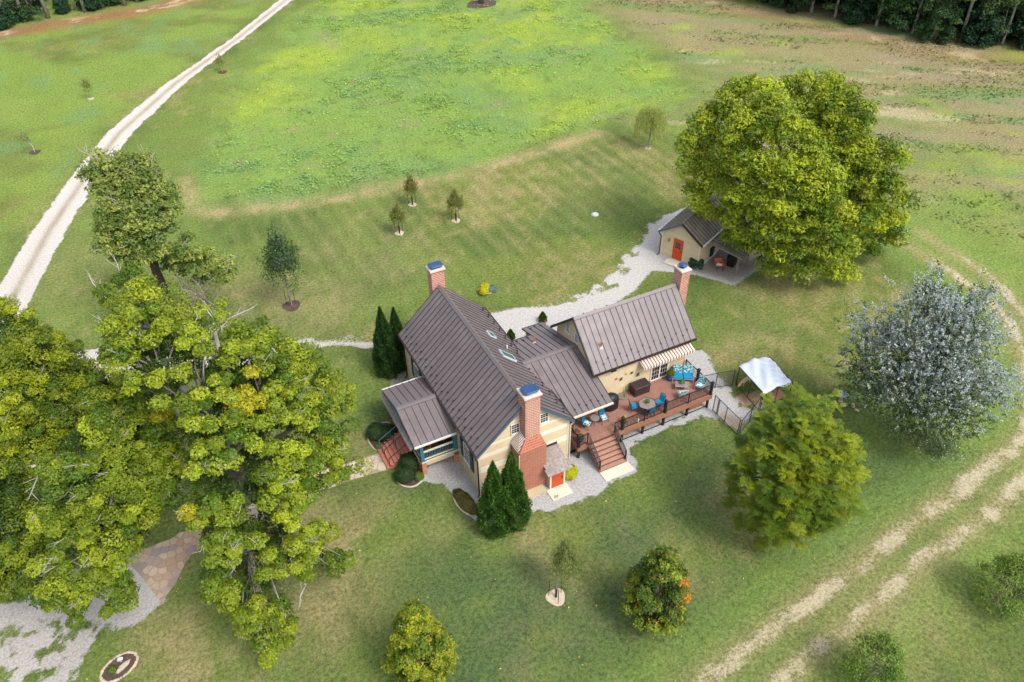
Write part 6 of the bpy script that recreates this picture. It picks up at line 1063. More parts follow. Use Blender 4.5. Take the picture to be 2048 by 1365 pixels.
t = thing('grey_rock', (-21.55, -1.02, .05), 'small blue grey rock at the upper edge of the oval mulch bed', 'rock'); inst('rock', rockmesh('rock', .18, .14, .16, 12, 'wellcover'), t)
def shrub(loc, r, h, label, base, hue, n=2200, sz=.045, name='round_shrub', cat='shrub', group=None, lump=.08, rots=0., sx=1., sy=1.):
    t = thing(name, loc, label, cat, group, rots); t.scale = (1, 1, 1); n = int(n * 1.9); base = tuple(x * 1.3 for x in base); sz *= .9
    d = rdir(n, -.25); q = 1 + lump * (np.sin(d[:, 0] * 6 + loc[0] * 3) * np.sin(d[:, 1] * 7 + loc[1]) + .6 * np.sin(d[:, 2] * 9 + 2)); p = d * (RNG.uniform(.86, 1.03, n) * q)[:, None] * [r * sx, r * sy, h * .55]; p[:, 2] += h * .42; p[:, 2] = np.maximum(p[:, 2], .03)
    foliage('foliage', p, d + RNG.normal(size=(n, 3)) * .4 + [0, 0, .3], sz, vary(base, n, .28, hue), mt='leaf', parent=t)
    MB().tube([(0, 0, 0), (0.02, 0, h * .5)], .04, 6).build('stem', M['darkbark'], t); return t
shrub((-21.98, -1.5, .04), .24, .32, 'small low green shrub inside the oval mulch bed', S(60, 86, 34), S(110, 130, 50), 500)
# clipped shrubs by the porch steps, beds
def bed(name, poly, label, mt='mulch', edge=True, z=.03):
    cx = sum(p[0] for p in poly) / len(poly); cy = sum(p[1] for p in poly) / len(poly); t = thing(name, (cx, cy, 0), label, 'garden bed')
    P = [(p[0] - cx, p[1] - cy) for p in poly]
    # rounded outline
    Q = []
    for i in range(len(P)):
        a, b, c = P[i - 1], P[i], P[(i + 1) % len(P)]
        for k in range(4): u_ = k / 4; m0 = ((a[0] + b[0]) / 2, (a[1] + b[1]) / 2); m1 = ((b[0] + c[0]) / 2, (b[1] + c[1]) / 2); Q.append(((1 - u_) ** 2 * m0[0] + 2 * u_ * (1 - u_) * b[0] + u_ ** 2 * m1[0], (1 - u_) ** 2 * m0[1] + 2 * u_ * (1 - u_) * b[1] + u_ ** 2 * m1[1]))
    if sum(Q[i - 1][0] * Q[i][1] - Q[i][0] * Q[i - 1][1] for i in range(len(Q))) < 0: Q.reverse()
    MB().prism(Q, -.01, z).build('mulch', M[mt], t)
    if edge: MB().tube([(q[0], q[1], z) for q in Q] + [(Q[0][0], Q[0][1], z)], .06, 5).build('edging', M['flagpale'] if False else M['stone'], t)
    return t
bed('planting_bed', [(-3.68, 4.9), (-4.15, 4.15), (-4.1, 3.35), (-3.4, 2.75), (-2.7, 3.0), (-2.3, 3.4), (-2.3, 4.9)], 'mulch bed with clipped shrubs right of the brick steps')
bed('planting_bed', [(-4.1, 9.0), (-4.7, 8.13), (-4.45, 6.75), (-3.73, 6.98), (-2.5, 6.98), (-2.5, 8.6), (-2.99, 9.3)], 'mulch bed with clipped shrubs left of the brick steps')
DKG = S(28, 50, 24); DKH = S(66, 94, 40); gp_ = 'clipped dark shrubs beside the porch steps'
shrub((-2.95, 4.45, 0), .72, 1.15, 'large clipped dark shrub against the porch, right of the steps', DKG, DKH, 4200, .035, group=gp_, name='clipped_shrub')
shrub((-3.58, 3.72, 0), .66, 1.05, 'clipped dark round shrub nearest the lawn, right of the steps', DKG, DKH, 3800, .035, group=gp_, name='clipped_shrub')
shrub((-2.75, 3.3, 0), .33, .5, 'small lighter green shrub at the foot of the porch corner pier', S(58, 84, 30), S(130, 150, 60), 1100, .035)
shrub((-3.95, 8.15, 0), .68, 1.05, 'clipped dark shrub at the outer left of the steps', DKG, DKH, 3800, .035, group=gp_, name='clipped_shrub')
shrub((-3.15, 7.55, 0), .68, 1.1, 'clipped dark shrub against the steps on their left side', DKG, DKH, 3800, .035, group=gp_, name='clipped_shrub')
shrub((-4.15, 7.1, 0), .3, .4, 'small low green shrub beside the lowest step', S(66, 84, 40), S(120, 130, 60), 800, .035)
bed('shrub_island', [(-1.35, 1.3), (-.6, 1.15), (-.25, -.8), (-.4, -1.3), (-1.25, -.8), (-1.5, .3)], 'low planted island in the gravel left of the front gable')
shrub((-.92, .1, 0), .48, .42, 'low spreading olive ground shrub filling the gravel island', S(78, 88, 40), S(140, 120, 70), 3200, .04, name='low_shrub', sy=2.5, rots=.13)
shrub((5.98, -1.0, 0), .52, .95, 'rounded golden yellow shrub right of the orange cellar door', S(190, 192, 20), S(150, 160, 20), 2200, .05, name='golden_shrub')
shrub((27.65, 14.45, 0), .62, 1.0, 'dark glossy shrub at the front corner of the shed', S(28, 52, 34), S(80, 110, 60), 2200, .06, lump=.2)
bed('island_bed', [(9.45, 20.6), (10.45, 20.75), (11.15, 19.9), (10.32, 19.3), (9.4, 19.6)], 'small stone ringed island bed on the lawn behind the house', 'mulch')
shrub((9.95, 20.1, 0), .42, .7, 'golden yellow shrub at the back of the island bed', S(206, 196, 20), S(160, 170, 30), 1100, .05, name='golden_shrub', group='golden shrubs in the island bed')
shrub((9.6, 19.6, 0), .42, .7, 'golden yellow shrub at the front left of the island bed', S(196, 190, 20), S(160, 170, 30), 1100, .05, name='golden_shrub', group='golden shrubs in the island bed')
shrub((10.42, 19.75, 0), .46, .45, 'low blue green shrub at the right of the island bed', S(90, 128, 108), S(130, 160, 140), 1100, .05, name='blue_shrub')
t = thing('bird_bath', (26.56, -3.92, 0), 'pale blue bird bath bowl on a pedestal by a heap of stones', 'bird bath')
MB().lathe([(.18, 0), (.1, .08), (.07, .4), (.1, .62)], 12).build('pedestal', M['rockgrey'], t, True); MB().lathe([(.1, .6), (.32, .68), (.38, .74), (.34, .74), (.2, .69), (.05, .67)], 18).build('bowl', M['verdigris'], t, True)
for i, (x, y, s, lab) in enumerate(((25.55, -3.5, 2.1, 'flat pinkish stone at the left end of the heap by the bird bath'), (26.0, -4.05, 1.5, 'tan stone in the middle of the heap by the bird bath'), (26.45, -4.35, 1.8, 'grey white stone directly under the bird bath bowl'), (26.95, -4.7, 1.6, 'square pale stone at the right of the bird bath'), (26.85, -5.15, 1.3, 'low tan stone nearest the lawn by the bird bath'))):
    t = thing('garden_stone', (x, y, 0), lab, 'stone', 'stones around the bird bath', rot=i * 1.3); inst('stone', rocks[i % 4], t, scale=(s * 1.3, s, s * .8))
t = thing('well_cover', (24.59, 26.21, 0), 'small pale round utility cover on a stub in the lawn', 'cover'); MB().lathe([(.3, 0), (.3, .12), (.2, .16), (.02, .17)], 14).build('lid', M['wellcover'], t, True); MB().lathe([(.36, 0), (.36, .06)], 14).build('ring', M['concrete'], t)

# ------------------------------------------------------------------ flagstone walk and patio
def clipcell(poly, a, b):     # keep side nearer a than b
    mx, my = (a[0] + b[0]) / 2, (a[1] + b[1]) / 2; nx_, ny_ = b[0] - a[0], b[1] - a[1]; out = []
    for i in range(len(poly)):
        p, q = poly[i - 1], poly[i]; dp = (p[0] - mx) * nx_ + (p[1] - my) * ny_; dq = (q[0] - mx) * nx_ + (q[1] - my) * ny_
        if (dp <= 0) != (dq <= 0): k = dp / (dp - dq); out.append((p[0] + (q[0] - p[0]) * k, p[1] + (q[1] - p[1]) * k))
        if dq <= 0: out.append(q)
    return out
walk = bpy.data.objects.new('flagstone_walk', MB().prism(list(reversed(WALK)) if sum(WALK[i - 1][0] * WALK[i][1] - WALK[i][0] * WALK[i - 1][1] for i in range(len(WALK))) < 0 else WALK, -.02, .02).mesh('flagstone_walk', mat('walk_mortar', S(172, 154, 134), .95, .15, 4))); COL.objects.link(walk); walk['kind'] = 'structure'
rs = random.Random(3); sites = []
bx0, bx1 = -21, -3.9; tries = 0
while tries < 16000:
    tries += 1; x = rs.uniform(bx0, bx1); y = rs.uniform(.8, 7.6); big = .40 if x < -16.5 else .44
    if all((x - a) ** 2 + (y - b) ** 2 > big ** 2 for a, b in sites): sites.append((x, y))
sarr = np.array(sites); dS = sdf(sarr[:, 0], sarr[:, 1], WALK)
for i, (x, y) in enumerate(sites):
    if dS[i] < .02: continue
    cell = [(x - 1, y - 1), (x + 1, y - 1), (x + 1, y + 1), (x - 1, y + 1)]
    for j in np.argsort((sarr[:, 0] - x) ** 2 + (sarr[:, 1] - y) ** 2)[1:16]: cell = clipcell(cell, (x, y), sites[j])
    # keep inside the walk: pull the corners that stick out back to the edge
    cell = [(x + (p[0] - x) * .93, y + (p[1] - y) * .93) for p in cell]
    for _ in range(4):
        ds = sdf(np.array([p[0] for p in cell]), np.array([p[1] for p in cell]), WALK); cell = [p if d_ > -.01 else (x + (p[0] - x) * .8, y + (p[1] - y) * .8) for p, d_ in zip(cell, ds)]
    if len(cell) >= 3:
        o = MB().prism(cell, .0, .045 + rs.uniform(-.008, .008), .014).build('stone', M['flag'] if x < -13 else M['flagpale'], walk)
# ------------------------------------------------------------------ trees
def limbs(mb, base, top, clumps, r0, k=9, seed=1, twigs=0):
    """trunk from base to top, limbs to k groups of clumps, twigs to each clump"""
    P = np.array([c[:3] for c in clumps]); r = random.Random(seed); rg = np.random.default_rng(seed)
    k = min(k, len(P)); C = P[rg.choice(len(P), k, replace=False)]
    for _ in range(6):
        a = np.argmin(((P[:, None] - C[None]) ** 2).sum(-1), 1)
        for i in range(k):
            if (a == i).any(): C[i] = P[a == i].mean(0)
    b = Vector(base); t = Vector(top)
    lean = [b + (t - b) * f + Vector((r.uniform(-.12, .12), r.uniform(-.12, .12), 0)) * (0 if f in (0, 1) else 1) for f in (0, .33, .66, 1)]
    mb.tube([b - Vector((0, 0, .1))] + [b + Vector((0, 0, .25))] + lean[1:], [r0 * 1.5, r0 * 1.1, r0 * .95, r0 * .8, r0 * .62], 9)
    for i in range(k):
        if not (a == i).any(): continue
        c = Vector(C[i]); s = lean[2].lerp(lean[3], r.random()); c = c + (s - c) * .12; mid = s.lerp(c, .5) + Vector((r.uniform(-.4, .4), r.uniform(-.4, .4), r.uniform(-.2, .7)))
        q = s.lerp(c, .25) + Vector((r.uniform(-.3, .3), r.uniform(-.3, .3), .3)); mb.tube([s, q, mid, c], [r0 * .5, r0 * .40, r0 * .28, r0 * .17], 7)
        for p in P[a == i]:
            p = Vector(p); st = mid.lerp(c, r.random()); mb.tube([st, st.lerp(p, .5) + Vector((r.uniform(-.25, .25), r.uniform(-.25, .25), r.uniform(-.2, .2))), p], [r0 * .14, r0 * .09, r0 * .035], 5)
def twig(mb, p, d, L, r):
    p = Vector(p); d = Vector(d).normalized()
    q = p + d * L * .5 + Vector((random.uniform(-.15, .15), random.uniform(-.15, .15), .1)); e = p + d * L; mb.tube([p, q, e], [r, r * .7, r * .25], 5)
    for s in (.35, .6, .8): f = p.lerp(e, s); dd = d + Vector((random.uniform(-.9, .9), random.uniform(-.9, .9), random.uniform(-.2, .7))); mb.tube([f, f + dd.normalized() * L * .38], [r * .5, r * .15], 4)
def crown_clumps(clumps, axis, zc, n, size, base, hue, flat=.72, depth=.55, fillk=.6, alt=None, altp=0., asp=.62, zmin=-.5, dark=None, lump=.2, backs=.35):
    """leaf centres/normals/colours: rounded leaf clumps, a second layer deeper in the crown, some on the far side"""
    PP, NN, CC, SS = [], [], [], []; ax = np.array(axis)
    lst = []
    for c in clumps:
        p = np.array(c[:3]); lst.append((p, c[3], n, 1 if len(c) > 4 else 0))
        if RNG.random() < fillk:
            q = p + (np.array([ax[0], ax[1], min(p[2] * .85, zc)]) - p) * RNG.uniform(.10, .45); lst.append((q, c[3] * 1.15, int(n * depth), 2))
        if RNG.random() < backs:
            s_ = 2 * ((ax[0] - p[0]) * .443 + (ax[1] - p[1]) * .896) * RNG.uniform(.5, .85); q = np.array([p[0] + .443 * s_, p[1] + .896 * s_, p[2]]); lst.append((q, c[3] * 1.1, int(n * .5), False))
    for p, r, m, yel in lst:
        d = rdir(m, zmin); ph = RNG.uniform(0, 6, 3)
        l = 1 + lump * (np.sin(d[:, 0] * 5 + ph[0]) * np.sin(d[:, 1] * 5 + ph[1]) + .6 * np.sin(d[:, 2] * 7 + ph[2]))
        rr = r * RNG.uniform(.75, 1.05); q = d * (rr * l * RNG.uniform(.55, 1.08, m) ** .6)[:, None] * [1, 1, flat]
        PP.append(p + q); NN.append(d * .75 + RNG.normal(size=(m, 3)) * .45 + [0, 0, .45])
        f = RNG.uniform(0, 1); bc = np.array(base) * (1 - f) + np.array(hue) * f; bc = bc * RNG.uniform(.82, 1.15)
        if yel == 1: bc = np.array(S(172, 168, 34))
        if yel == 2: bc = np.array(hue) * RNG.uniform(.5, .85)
        c = vary(bc, m, .25)
        if alt is not None:
            k = RNG.random(m) < (altp(p) if callable(altp) else altp); c[k] = np.array(alt) * RNG.uniform(.8, 1.2, (k.sum(), 1))
        CC.append(c); SS.append(np.full(m, size))
    return np.concatenate(PP), np.concatenate(NN), np.concatenate(CC), np.concatenate(SS)
def tree(name, base, label, clumps, r0=.2, th=None, k=9, bark='bark', n=500, size=.085, basec=None, hue=None, seed=1, twigs=0, mt='leaf', cat='tree', group=None, nl=None, **kw):
    bx, by = base; t = thing(name, (bx, by, 0), label, cat, group); b0 = np.array([bx, by, 0.0])
    P = np.array([c[:3] for c in clumps]); cen = P.mean(0); zt = th or P[:, 2].max() * .55
    mb = MB(); limbs(mb, (0, 0, 0), tuple((np.array([bx + (cen[0] - bx) * .15, by + (cen[1] - by) * .15, zt]) - b0)), [tuple(np.array(c[:3]) - b0) for c in clumps[:nl]], r0, k, seed)
    mb.build('trunk', M[bark], t, True)
    if twigs:
        tb = MB()
        for i in range(twigs):
            c = random.choice(clumps); p = np.array(c[:3]) - b0; d = p - np.array([0, 0, zt * .6]); d[2] = abs(d[2]) * .5 + .3 * np.linalg.norm(d[:2]); twig(tb, p - d / np.linalg.norm(d) * .4, d + RNG.normal(size=3) * 1.5, random.uniform(.9, 1.9), .03)
        tb.build('dead_twigs', M['deadbark'], t)['kind'] = 'stuff'
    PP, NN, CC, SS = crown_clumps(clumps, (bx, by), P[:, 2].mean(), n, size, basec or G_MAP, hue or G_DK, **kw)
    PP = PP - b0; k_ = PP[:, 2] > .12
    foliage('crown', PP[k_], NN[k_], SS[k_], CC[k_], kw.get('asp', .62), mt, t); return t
def split0(cl, k=2, j=.62, q=.66): return [c[:3] + (c[3] * .85,) + tuple(c[4:]) for c in cl] + [(c[0] + RNG.normal() * j * c[3], c[1] + RNG.normal() * j * c[3], c[2] + RNG.normal() * j * c[3] * .8, c[3] * q * RNG.uniform(.7, 1.25)) + tuple(c[4:]) for c in cl for _ in range(k)]
MAP1, MAP2 = S(160, 174, 42), S(84, 114, 30)
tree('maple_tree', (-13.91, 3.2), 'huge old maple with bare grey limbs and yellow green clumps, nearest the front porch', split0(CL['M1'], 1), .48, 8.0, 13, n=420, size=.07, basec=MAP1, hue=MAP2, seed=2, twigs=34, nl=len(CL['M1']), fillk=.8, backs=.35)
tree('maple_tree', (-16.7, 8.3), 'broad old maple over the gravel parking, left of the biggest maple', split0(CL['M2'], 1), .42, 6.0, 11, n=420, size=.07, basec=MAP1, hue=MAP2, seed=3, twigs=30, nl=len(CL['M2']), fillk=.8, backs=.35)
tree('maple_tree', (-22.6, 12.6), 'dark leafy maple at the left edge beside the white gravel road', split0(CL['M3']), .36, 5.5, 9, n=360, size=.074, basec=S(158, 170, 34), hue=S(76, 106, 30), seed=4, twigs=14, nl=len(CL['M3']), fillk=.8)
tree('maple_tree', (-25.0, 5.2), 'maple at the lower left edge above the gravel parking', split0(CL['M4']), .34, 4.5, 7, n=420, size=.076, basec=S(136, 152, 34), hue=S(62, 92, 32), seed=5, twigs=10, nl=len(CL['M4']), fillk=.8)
# bare limbs that stand clear of the leaves
t_m = [o for o in COL.objects if o.name == 'maple_tree'][0]
bl_ = MB(); b0 = Vector((-13.91, 3.2, 0))
for pts, rr in (([(-13.2, 3.6, 7.2), (-13.7, 4.4, 10.8), (-14.4, 5.0, 13.6), (-15.0, 5.6, 15.6)], .2), ([(-13.2, 4.2, 8), (-13.3, 5.8, 11.6), (-12.2, 5.9, 13.6), (-11.2, 5.2, 14.9)], .14), ([(-13.3, 5.8, 10.5), (-13.9, 6.7, 13.0), (-14.6, 7.8, 14.6)], .15), ([(-12.8, 3.6, 8), (-11.8, 6.0, 11.4), (-11.6, 6.6, 13.8)], .16), ([(-13.4, 2.4, 6), (-12.6, .6, 7.4), (-11.9, -1.2, 6.9), (-11.7, -2.8, 5.8), (-11.6, -4.2, 4.3)], .13), ([(-13.6, 3, 7), (-12.0, 2.4, 10.2), (-10.4, 2.0, 11.6), (-9.0, 2.2, 11.8)], .13), ([(-17.2, 5.6, 6), (-18.4, 4.4, 9.4), (-20.0, 3.4, 11.0), (-21.2, 2.8, 11.4)], .15), ([(-17.2, 5.6, 6), (-17.6, 3.4, 9), (-18.2, 1.6, 9.8), (-18.9, .4, 8.9)], .14)):
    bl_.tube([Vector(p) - b0 + Vector((-.25, -.5, .55)) * min(i_, 1) for i_, p in enumerate(pts)], [rr * (1 - .22 * i) for i in range(len(pts))], 7)
    for i in range(1, len(pts)):
        for _ in range(2): twig(bl_, Vector(pts[i]) - b0, (random.uniform(-1, 1), random.uniform(-1, 1), random.uniform(-.2, .9)), random.uniform(.9, 1.8), rr * .35)
bl_.build('bare_limbs', M['deadbark'], t_m, True)
WAL1, WAL2 = S(162, 164, 18), S(92, 116, 22)
def fronds(cl, axis, zc, per, L, wd, base, hue, leafl=.1, pairs=6, droop=.55, fillk=.5, spread=.9):
    """sprays of drooping compound leaves: leaflet quads along curved midribs"""
    P, Nn, C = [], [], []; ax = np.array(axis)
    lst = [(np.array(c[:3]), c[3], 1.) for c in cl]
    lst += [(np.array(c[:3]) + (np.array([ax[0], ax[1], min(c[2] * .85, zc)]) - np.array(c[:3])) * RNG.uniform(.2, .6), c[3] * 1.1, .6) for c in cl if RNG.random() < fillk]
    for c in cl:
        if RNG.random() < .35: s_ = 1.5 * ((ax[0] - c[0]) * .443 + (ax[1] - c[1]) * .896); lst.append((np.array([c[0] + .443 * s_, c[1] + .896 * s_, c[2]]), c[3], .5))
    QV = []; QC = []
    for p, r, f in lst:
        k = RNG.uniform(0, 1); bc = (np.array(base) * (1 - k) + np.array(hue) * k) * RNG.uniform(.85, 1.15)
        for s in range(max(1, int(round(3 * f)))):
            o = p + RNG.normal(size=3) * r * .55; m = max(4, int(per * f)); a = RNG.uniform(0, 6.283, m); e = RNG.uniform(-.1, .9, m)
            d = np.stack([np.cos(a) * np.cos(e), np.sin(a) * np.cos(e), np.sin(e)], 1); LL = L * RNG.uniform(.7, 1.2, m)
            side = np.stack([-np.sin(a), np.cos(a), np.zeros(m)], 1)
            for j in range(pairs):
                s0 = (j + .6) / pairs; c0 = o + d * (LL * s0 * spread)[:, None]; c0[:, 2] -= droop * LL * s0 ** 2
                for sg in (-1, 1):
                    dirv = side * sg * .8 + d * .45 + np.array([0, 0, -.35]); dirv /= np.linalg.norm(dirv, axis=1, keepdims=True); ll = leafl * (1.1 - .5 * abs(s0 - .5)); up = np.cross(dirv, np.cross(d, dirv)); per_ = np.cross(dirv, np.array([0, 0, 1.])); per_ /= np.linalg.norm(per_, axis=1, keepdims=True) + 1e-6
                    b_ = c0; q = np.stack([b_, b_ + dirv * ll * .5 + per_ * wd, b_ + dirv * ll, b_ + dirv * ll * .5 - per_ * wd], 1); QV.append(q.reshape(-1, 3)); QC.append(np.repeat(np.clip(bc * RNG.uniform(.8, 1.2, (m, 1)), 0, 1), 4, axis=0))
    return np.concatenate(QV), np.concatenate(QC)
def frondtree(name, base, label, cl, r0, th, k, per, L, wd, bc, hue, seed, bark='darkbark', **kw):
    bx, by = base; t = thing(name, (bx, by, 0), label, 'tree'); b0 = np.array([bx, by, 0.]); P = np.array([c[:3] for c in cl])
    mb = MB(); limbs(mb, (0, 0, 0), (0, 0, th), [tuple(np.array(c[:3]) - b0) for c in cl], r0, k, seed); mb.build('trunk', M[bark], t, True)
    V, C = fronds(cl, base, P[:, 2].mean(), per, L, wd, bc, hue, **kw); V = V - b0; k_ = (V[:, 2].reshape(-1, 4).min(1) > .05); V = V.reshape(-1, 4, 3)[k_].reshape(-1, 3); C = C.reshape(-1, 4, 3)[k_].reshape(-1, 3)
    me = quadmesh('crown', V, np.arange(len(V)).reshape(-1, 4), M['leaf']); set_attr(me, 'Col', C); o = bpy.data.objects.new('crown', me); COL.objects.link(o); o.parent = t; return t
def split(cl, k=2, j=.42, q=.62):
    return [(c[0] + RNG.normal() * j * c[3], c[1] + RNG.normal() * j * c[3], c[2] + RNG.normal() * j * c[3] * .7, c[3] * q * RNG.uniform(.8, 1.2)) + tuple(c[4:]) for c in cl for _ in range(k)]
wal = [c[:3] + (c[3] * .85,) for c in CL['walnut'] if c[2] > 1.2]; wal2 = [c[:3] + (c[3] * .85,) for c in CL['walnut2'] if c[2] > 1.2]
def dense(cl, k, j): return [tuple(c[:4]) for c in cl] + [(c[0] + RNG.normal() * j, c[1] + RNG.normal() * j, c[2] + RNG.normal() * j * .8, c[3] * .9) for c in cl for _ in range(k)]
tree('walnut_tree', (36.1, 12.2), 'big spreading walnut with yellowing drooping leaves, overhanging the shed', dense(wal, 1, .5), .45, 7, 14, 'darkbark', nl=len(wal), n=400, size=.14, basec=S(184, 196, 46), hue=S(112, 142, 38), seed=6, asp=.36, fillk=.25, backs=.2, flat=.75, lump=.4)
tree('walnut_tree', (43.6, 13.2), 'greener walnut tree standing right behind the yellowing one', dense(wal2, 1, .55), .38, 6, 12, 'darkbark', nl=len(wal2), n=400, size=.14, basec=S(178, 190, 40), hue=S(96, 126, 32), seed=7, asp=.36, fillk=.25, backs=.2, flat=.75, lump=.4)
frondtree('locust_tree', (16.4, -10.1), 'feathery yellow green tree with star shaped sprays in front of the dog run', CL['locust'], .2, 4, 9, 18, .56, .024, S(150, 162, 34), S(82, 112, 30), 8, leafl=.13, pairs=7, droop=.28, fillk=.7)
# silver poplar
pc = CL['poplar']; bx, by = 30.2, -7.0; t = thing('silver_poplar', (bx, by, 0), 'silver leaved poplar with grey white shoots on the right of the lawn', 'tree'); b0 = np.array([bx, by, 0.])
mb = MB(); limbs(mb, (0, 0, 0), (-.5, .5, 6.5), [tuple(np.array(c[:3]) - b0) for c in pc], .26, 12, 9); mb.build('trunk', M['bark'], t, True)
SV, SN, SC_, SH = [], [], [], MB(); ctr = np.array([bx, by, 3.0])
lst = [(np.array(c[:3]), 1.) for c in pc] + [(np.array(c[:3]) + (np.array([bx, by, c[2] * .8]) - np.array(c[:3])) * RNG.uniform(.2, .65), .75) for c in pc]
for p, f in lst:
    out = p - ctr; out /= np.linalg.norm(out)
    for s in range(int(28 * f)):
        st_ = p + RNG.normal(size=3) * [.5, .5, .42]; d = out * .9 + np.array([0, 0, .35]) + RNG.normal(size=3) * .38; d /= np.linalg.norm(d); Ls = RNG.uniform(.4, .85); m = int(26 * Ls / .8)
        q = st_ + d * (np.linspace(0, 1, m) * Ls)[:, None] + RNG.normal(size=(m, 3)) * .05; SV.append(q); SN.append(RNG.normal(size=(m, 3)) * .6 + d * .2 + [0, 0, .3])
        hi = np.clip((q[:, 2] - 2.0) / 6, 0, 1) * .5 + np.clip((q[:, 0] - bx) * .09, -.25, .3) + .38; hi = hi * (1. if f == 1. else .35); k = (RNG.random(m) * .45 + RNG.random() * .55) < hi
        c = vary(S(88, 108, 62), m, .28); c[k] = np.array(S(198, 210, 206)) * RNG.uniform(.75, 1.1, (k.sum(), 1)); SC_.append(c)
        if f == 1. and s % 3 == 0: SH.tube([tuple(st_ - b0), tuple(st_ + d * Ls - b0)], [.012, .004], 3)
SV = np.concatenate(SV) - b0; SN = np.concatenate(SN); SC_ = np.concatenate(SC_); k_ = SV[:, 2] > .2; foliage('crown', SV[k_], SN[k_], .055, SC_[k_], .72, 'leaf', t); SH.build('shoots', M['deadbark'], t)['kind'] = 'stuff'
# other trees
def teardrop(bx, by, h, r, n, zl, rc, seed):
    rg = np.random.default_rng(seed); o = []
    while len(o) < n:
        z = rg.uniform(zl, 1); pr = math.sqrt(max(0, 1 - ((z - zl - .28 * (1 - zl)) / (.28 * (1 - zl))) ** 2)) if z < zl + .28 * (1 - zl) else (1 - ((z - zl) / (1 - zl) - .28) / .72) ** .75
        a = rg.uniform(0, 6.283); q = r * max(pr, .05) * rg.uniform(.72, 1.06); p = (bx + q * math.cos(a), by + q * math.sin(a), z * h - rc * .5, rc)
        if all((p[0] - s[0]) ** 2 + (p[1] - s[1]) ** 2 + (p[2] - s[2]) ** 2 > (rc * .75) ** 2 for s in o) or rg.random() < .02: o.append(p)
    return o
CL['oak1'] = teardrop(4.9, -12.1, 6.7, 1.72, 120, .12, .34, 1); CL['oak2'] = teardrop(-7.6, -9.4, 7.0, 1.62, 120, .12, .34, 2)
CL['br1'] = teardrop(22.4, -19.9, 4.3, 1.75, 75, .1, .36, 3); CL['br2'] = teardrop(12.6, -19.9, 4.3, 1.5, 65, .1, .36, 4)
tree('young_maple', (4.9, -12.1), 'young maple turning orange on its right side, near the bottom of the lawn', CL['oak1'], .09, 2.6, 7, n=270, size=.062, basec=S(150, 164, 44), hue=S(76, 108, 38), seed=10, alt=S(222, 140, 50), altp=lambda p: .75 if p[0] > 5.5 and 1.5 < p[2] < 4.6 and math.sin(p[1] * 9 + p[2] * 4) > -.4 else .03, fillk=1., backs=0, lump=.3)
tree('young_maple', (-7.6, -9.4), 'young yellow green maple at the bottom edge of the lawn', CL['oak2'], .09, 2.6, 7, n=270, size=.062, basec=S(172, 178, 40), hue=S(92, 122, 34), seed=11, alt=S(200, 140, 60), altp=.03, fillk=1., backs=0, lump=.3)
tree('cottonwood_tree', (-14.2, 27.6), 'half dead poplar with split brown trunk beside the white gravel road', [c[:3] + (c[3] * .8,) for c in CL['oldpop']], .42, 8.0, 9, 'darkbark', n=460, size=.09, basec=S(166, 178, 84), hue=S(104, 130, 58), seed=12, twigs=40, fillk=.6, flat=1., lump=.55, backs=.4)
tree('brushy_tree', (-11.4, 25.4), 'thin grey green brushy sapling clump beside the split trunk', CL['brush'], .05, 2, 8, n=110, size=.05, basec=S(132, 136, 84), hue=S(150, 140, 100), seed=13, twigs=30, fillk=.4, flat=1.3, lump=.4)
tree('bushy_tree', (22.4, -19.9), 'bushy green young tree at the right edge of the lawn', CL['br1'], .07, 1.8, 6, n=85, size=.05, basec=S(140, 166, 58), hue=S(92, 124, 46), seed=14, fillk=.5, backs=0, lump=.6)
tree('bushy_tree', (12.6, -19.9), 'bushy green young tree cut by the bottom edge of the frame', CL['br2'], .07, 1.8, 6, n=85, size=.05, basec=S(140, 166, 58), hue=S(92, 124, 46), seed=15, fillk=.5, backs=0, lump=.6)
def column(name, base, label, h, r, n, seed, bc=S(56, 98, 34), hue=S(116, 160, 60), group=None):
    t = thing(name, (*base, 0), label, 'tree', group); z = RNG.beta(1.15, 1.5, n); a = RNG.uniform(0, 6.283, n); prof = np.where(z < .18, .86 + .14 * z / .18, 1 - ((z - .18) / .82) ** 1.35) ; prof = np.maximum(prof, .03)
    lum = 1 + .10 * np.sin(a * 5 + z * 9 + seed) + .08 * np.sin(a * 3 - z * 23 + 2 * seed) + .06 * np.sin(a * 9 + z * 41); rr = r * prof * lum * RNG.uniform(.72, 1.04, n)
    p = np.stack([rr * np.cos(a), rr * np.sin(a), .08 + z * (h - .08)], 1); d = np.stack([np.cos(a), np.sin(a), np.full(n, .55)], 1)
    nr = d + RNG.normal(size=(n, 3)) * .35; tdir = np.stack([np.cos(a) * .55, np.sin(a) * .55, np.full(n, 1.)], 1) + RNG.normal(size=(n, 3)) * .3; tdir /= np.linalg.norm(tdir, axis=1, keepdims=True); b = np.cross(nr, tdir); b /= np.linalg.norm(b, axis=1, keepdims=True) + 1e-6
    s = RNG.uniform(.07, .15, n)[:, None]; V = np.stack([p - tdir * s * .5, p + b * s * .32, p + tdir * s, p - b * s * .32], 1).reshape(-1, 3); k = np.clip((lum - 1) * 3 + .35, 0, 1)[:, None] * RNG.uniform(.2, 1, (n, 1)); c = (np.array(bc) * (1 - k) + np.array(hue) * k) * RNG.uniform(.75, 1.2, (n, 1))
    me = quadmesh('foliage', V, np.arange(n * 4).reshape(-1, 4), M['needle']); set_attr(me, 'Col', np.repeat(np.clip(c, 0, 1), 4, axis=0)); o = bpy.data.objects.new('foliage', me); COL.objects.link(o); o.parent = t
    MB().tube([(0, 0, 0), (0, 0, h * .8)], [.09, .03], 6).build('trunk', M['darkbark'], t)
column('arborvitae', (-.12, -2.55), 'dark green arborvitae left of its pair, below the house corner', 6.1, 1.02, 15000, 1, group='arborvitae in front of the gable')
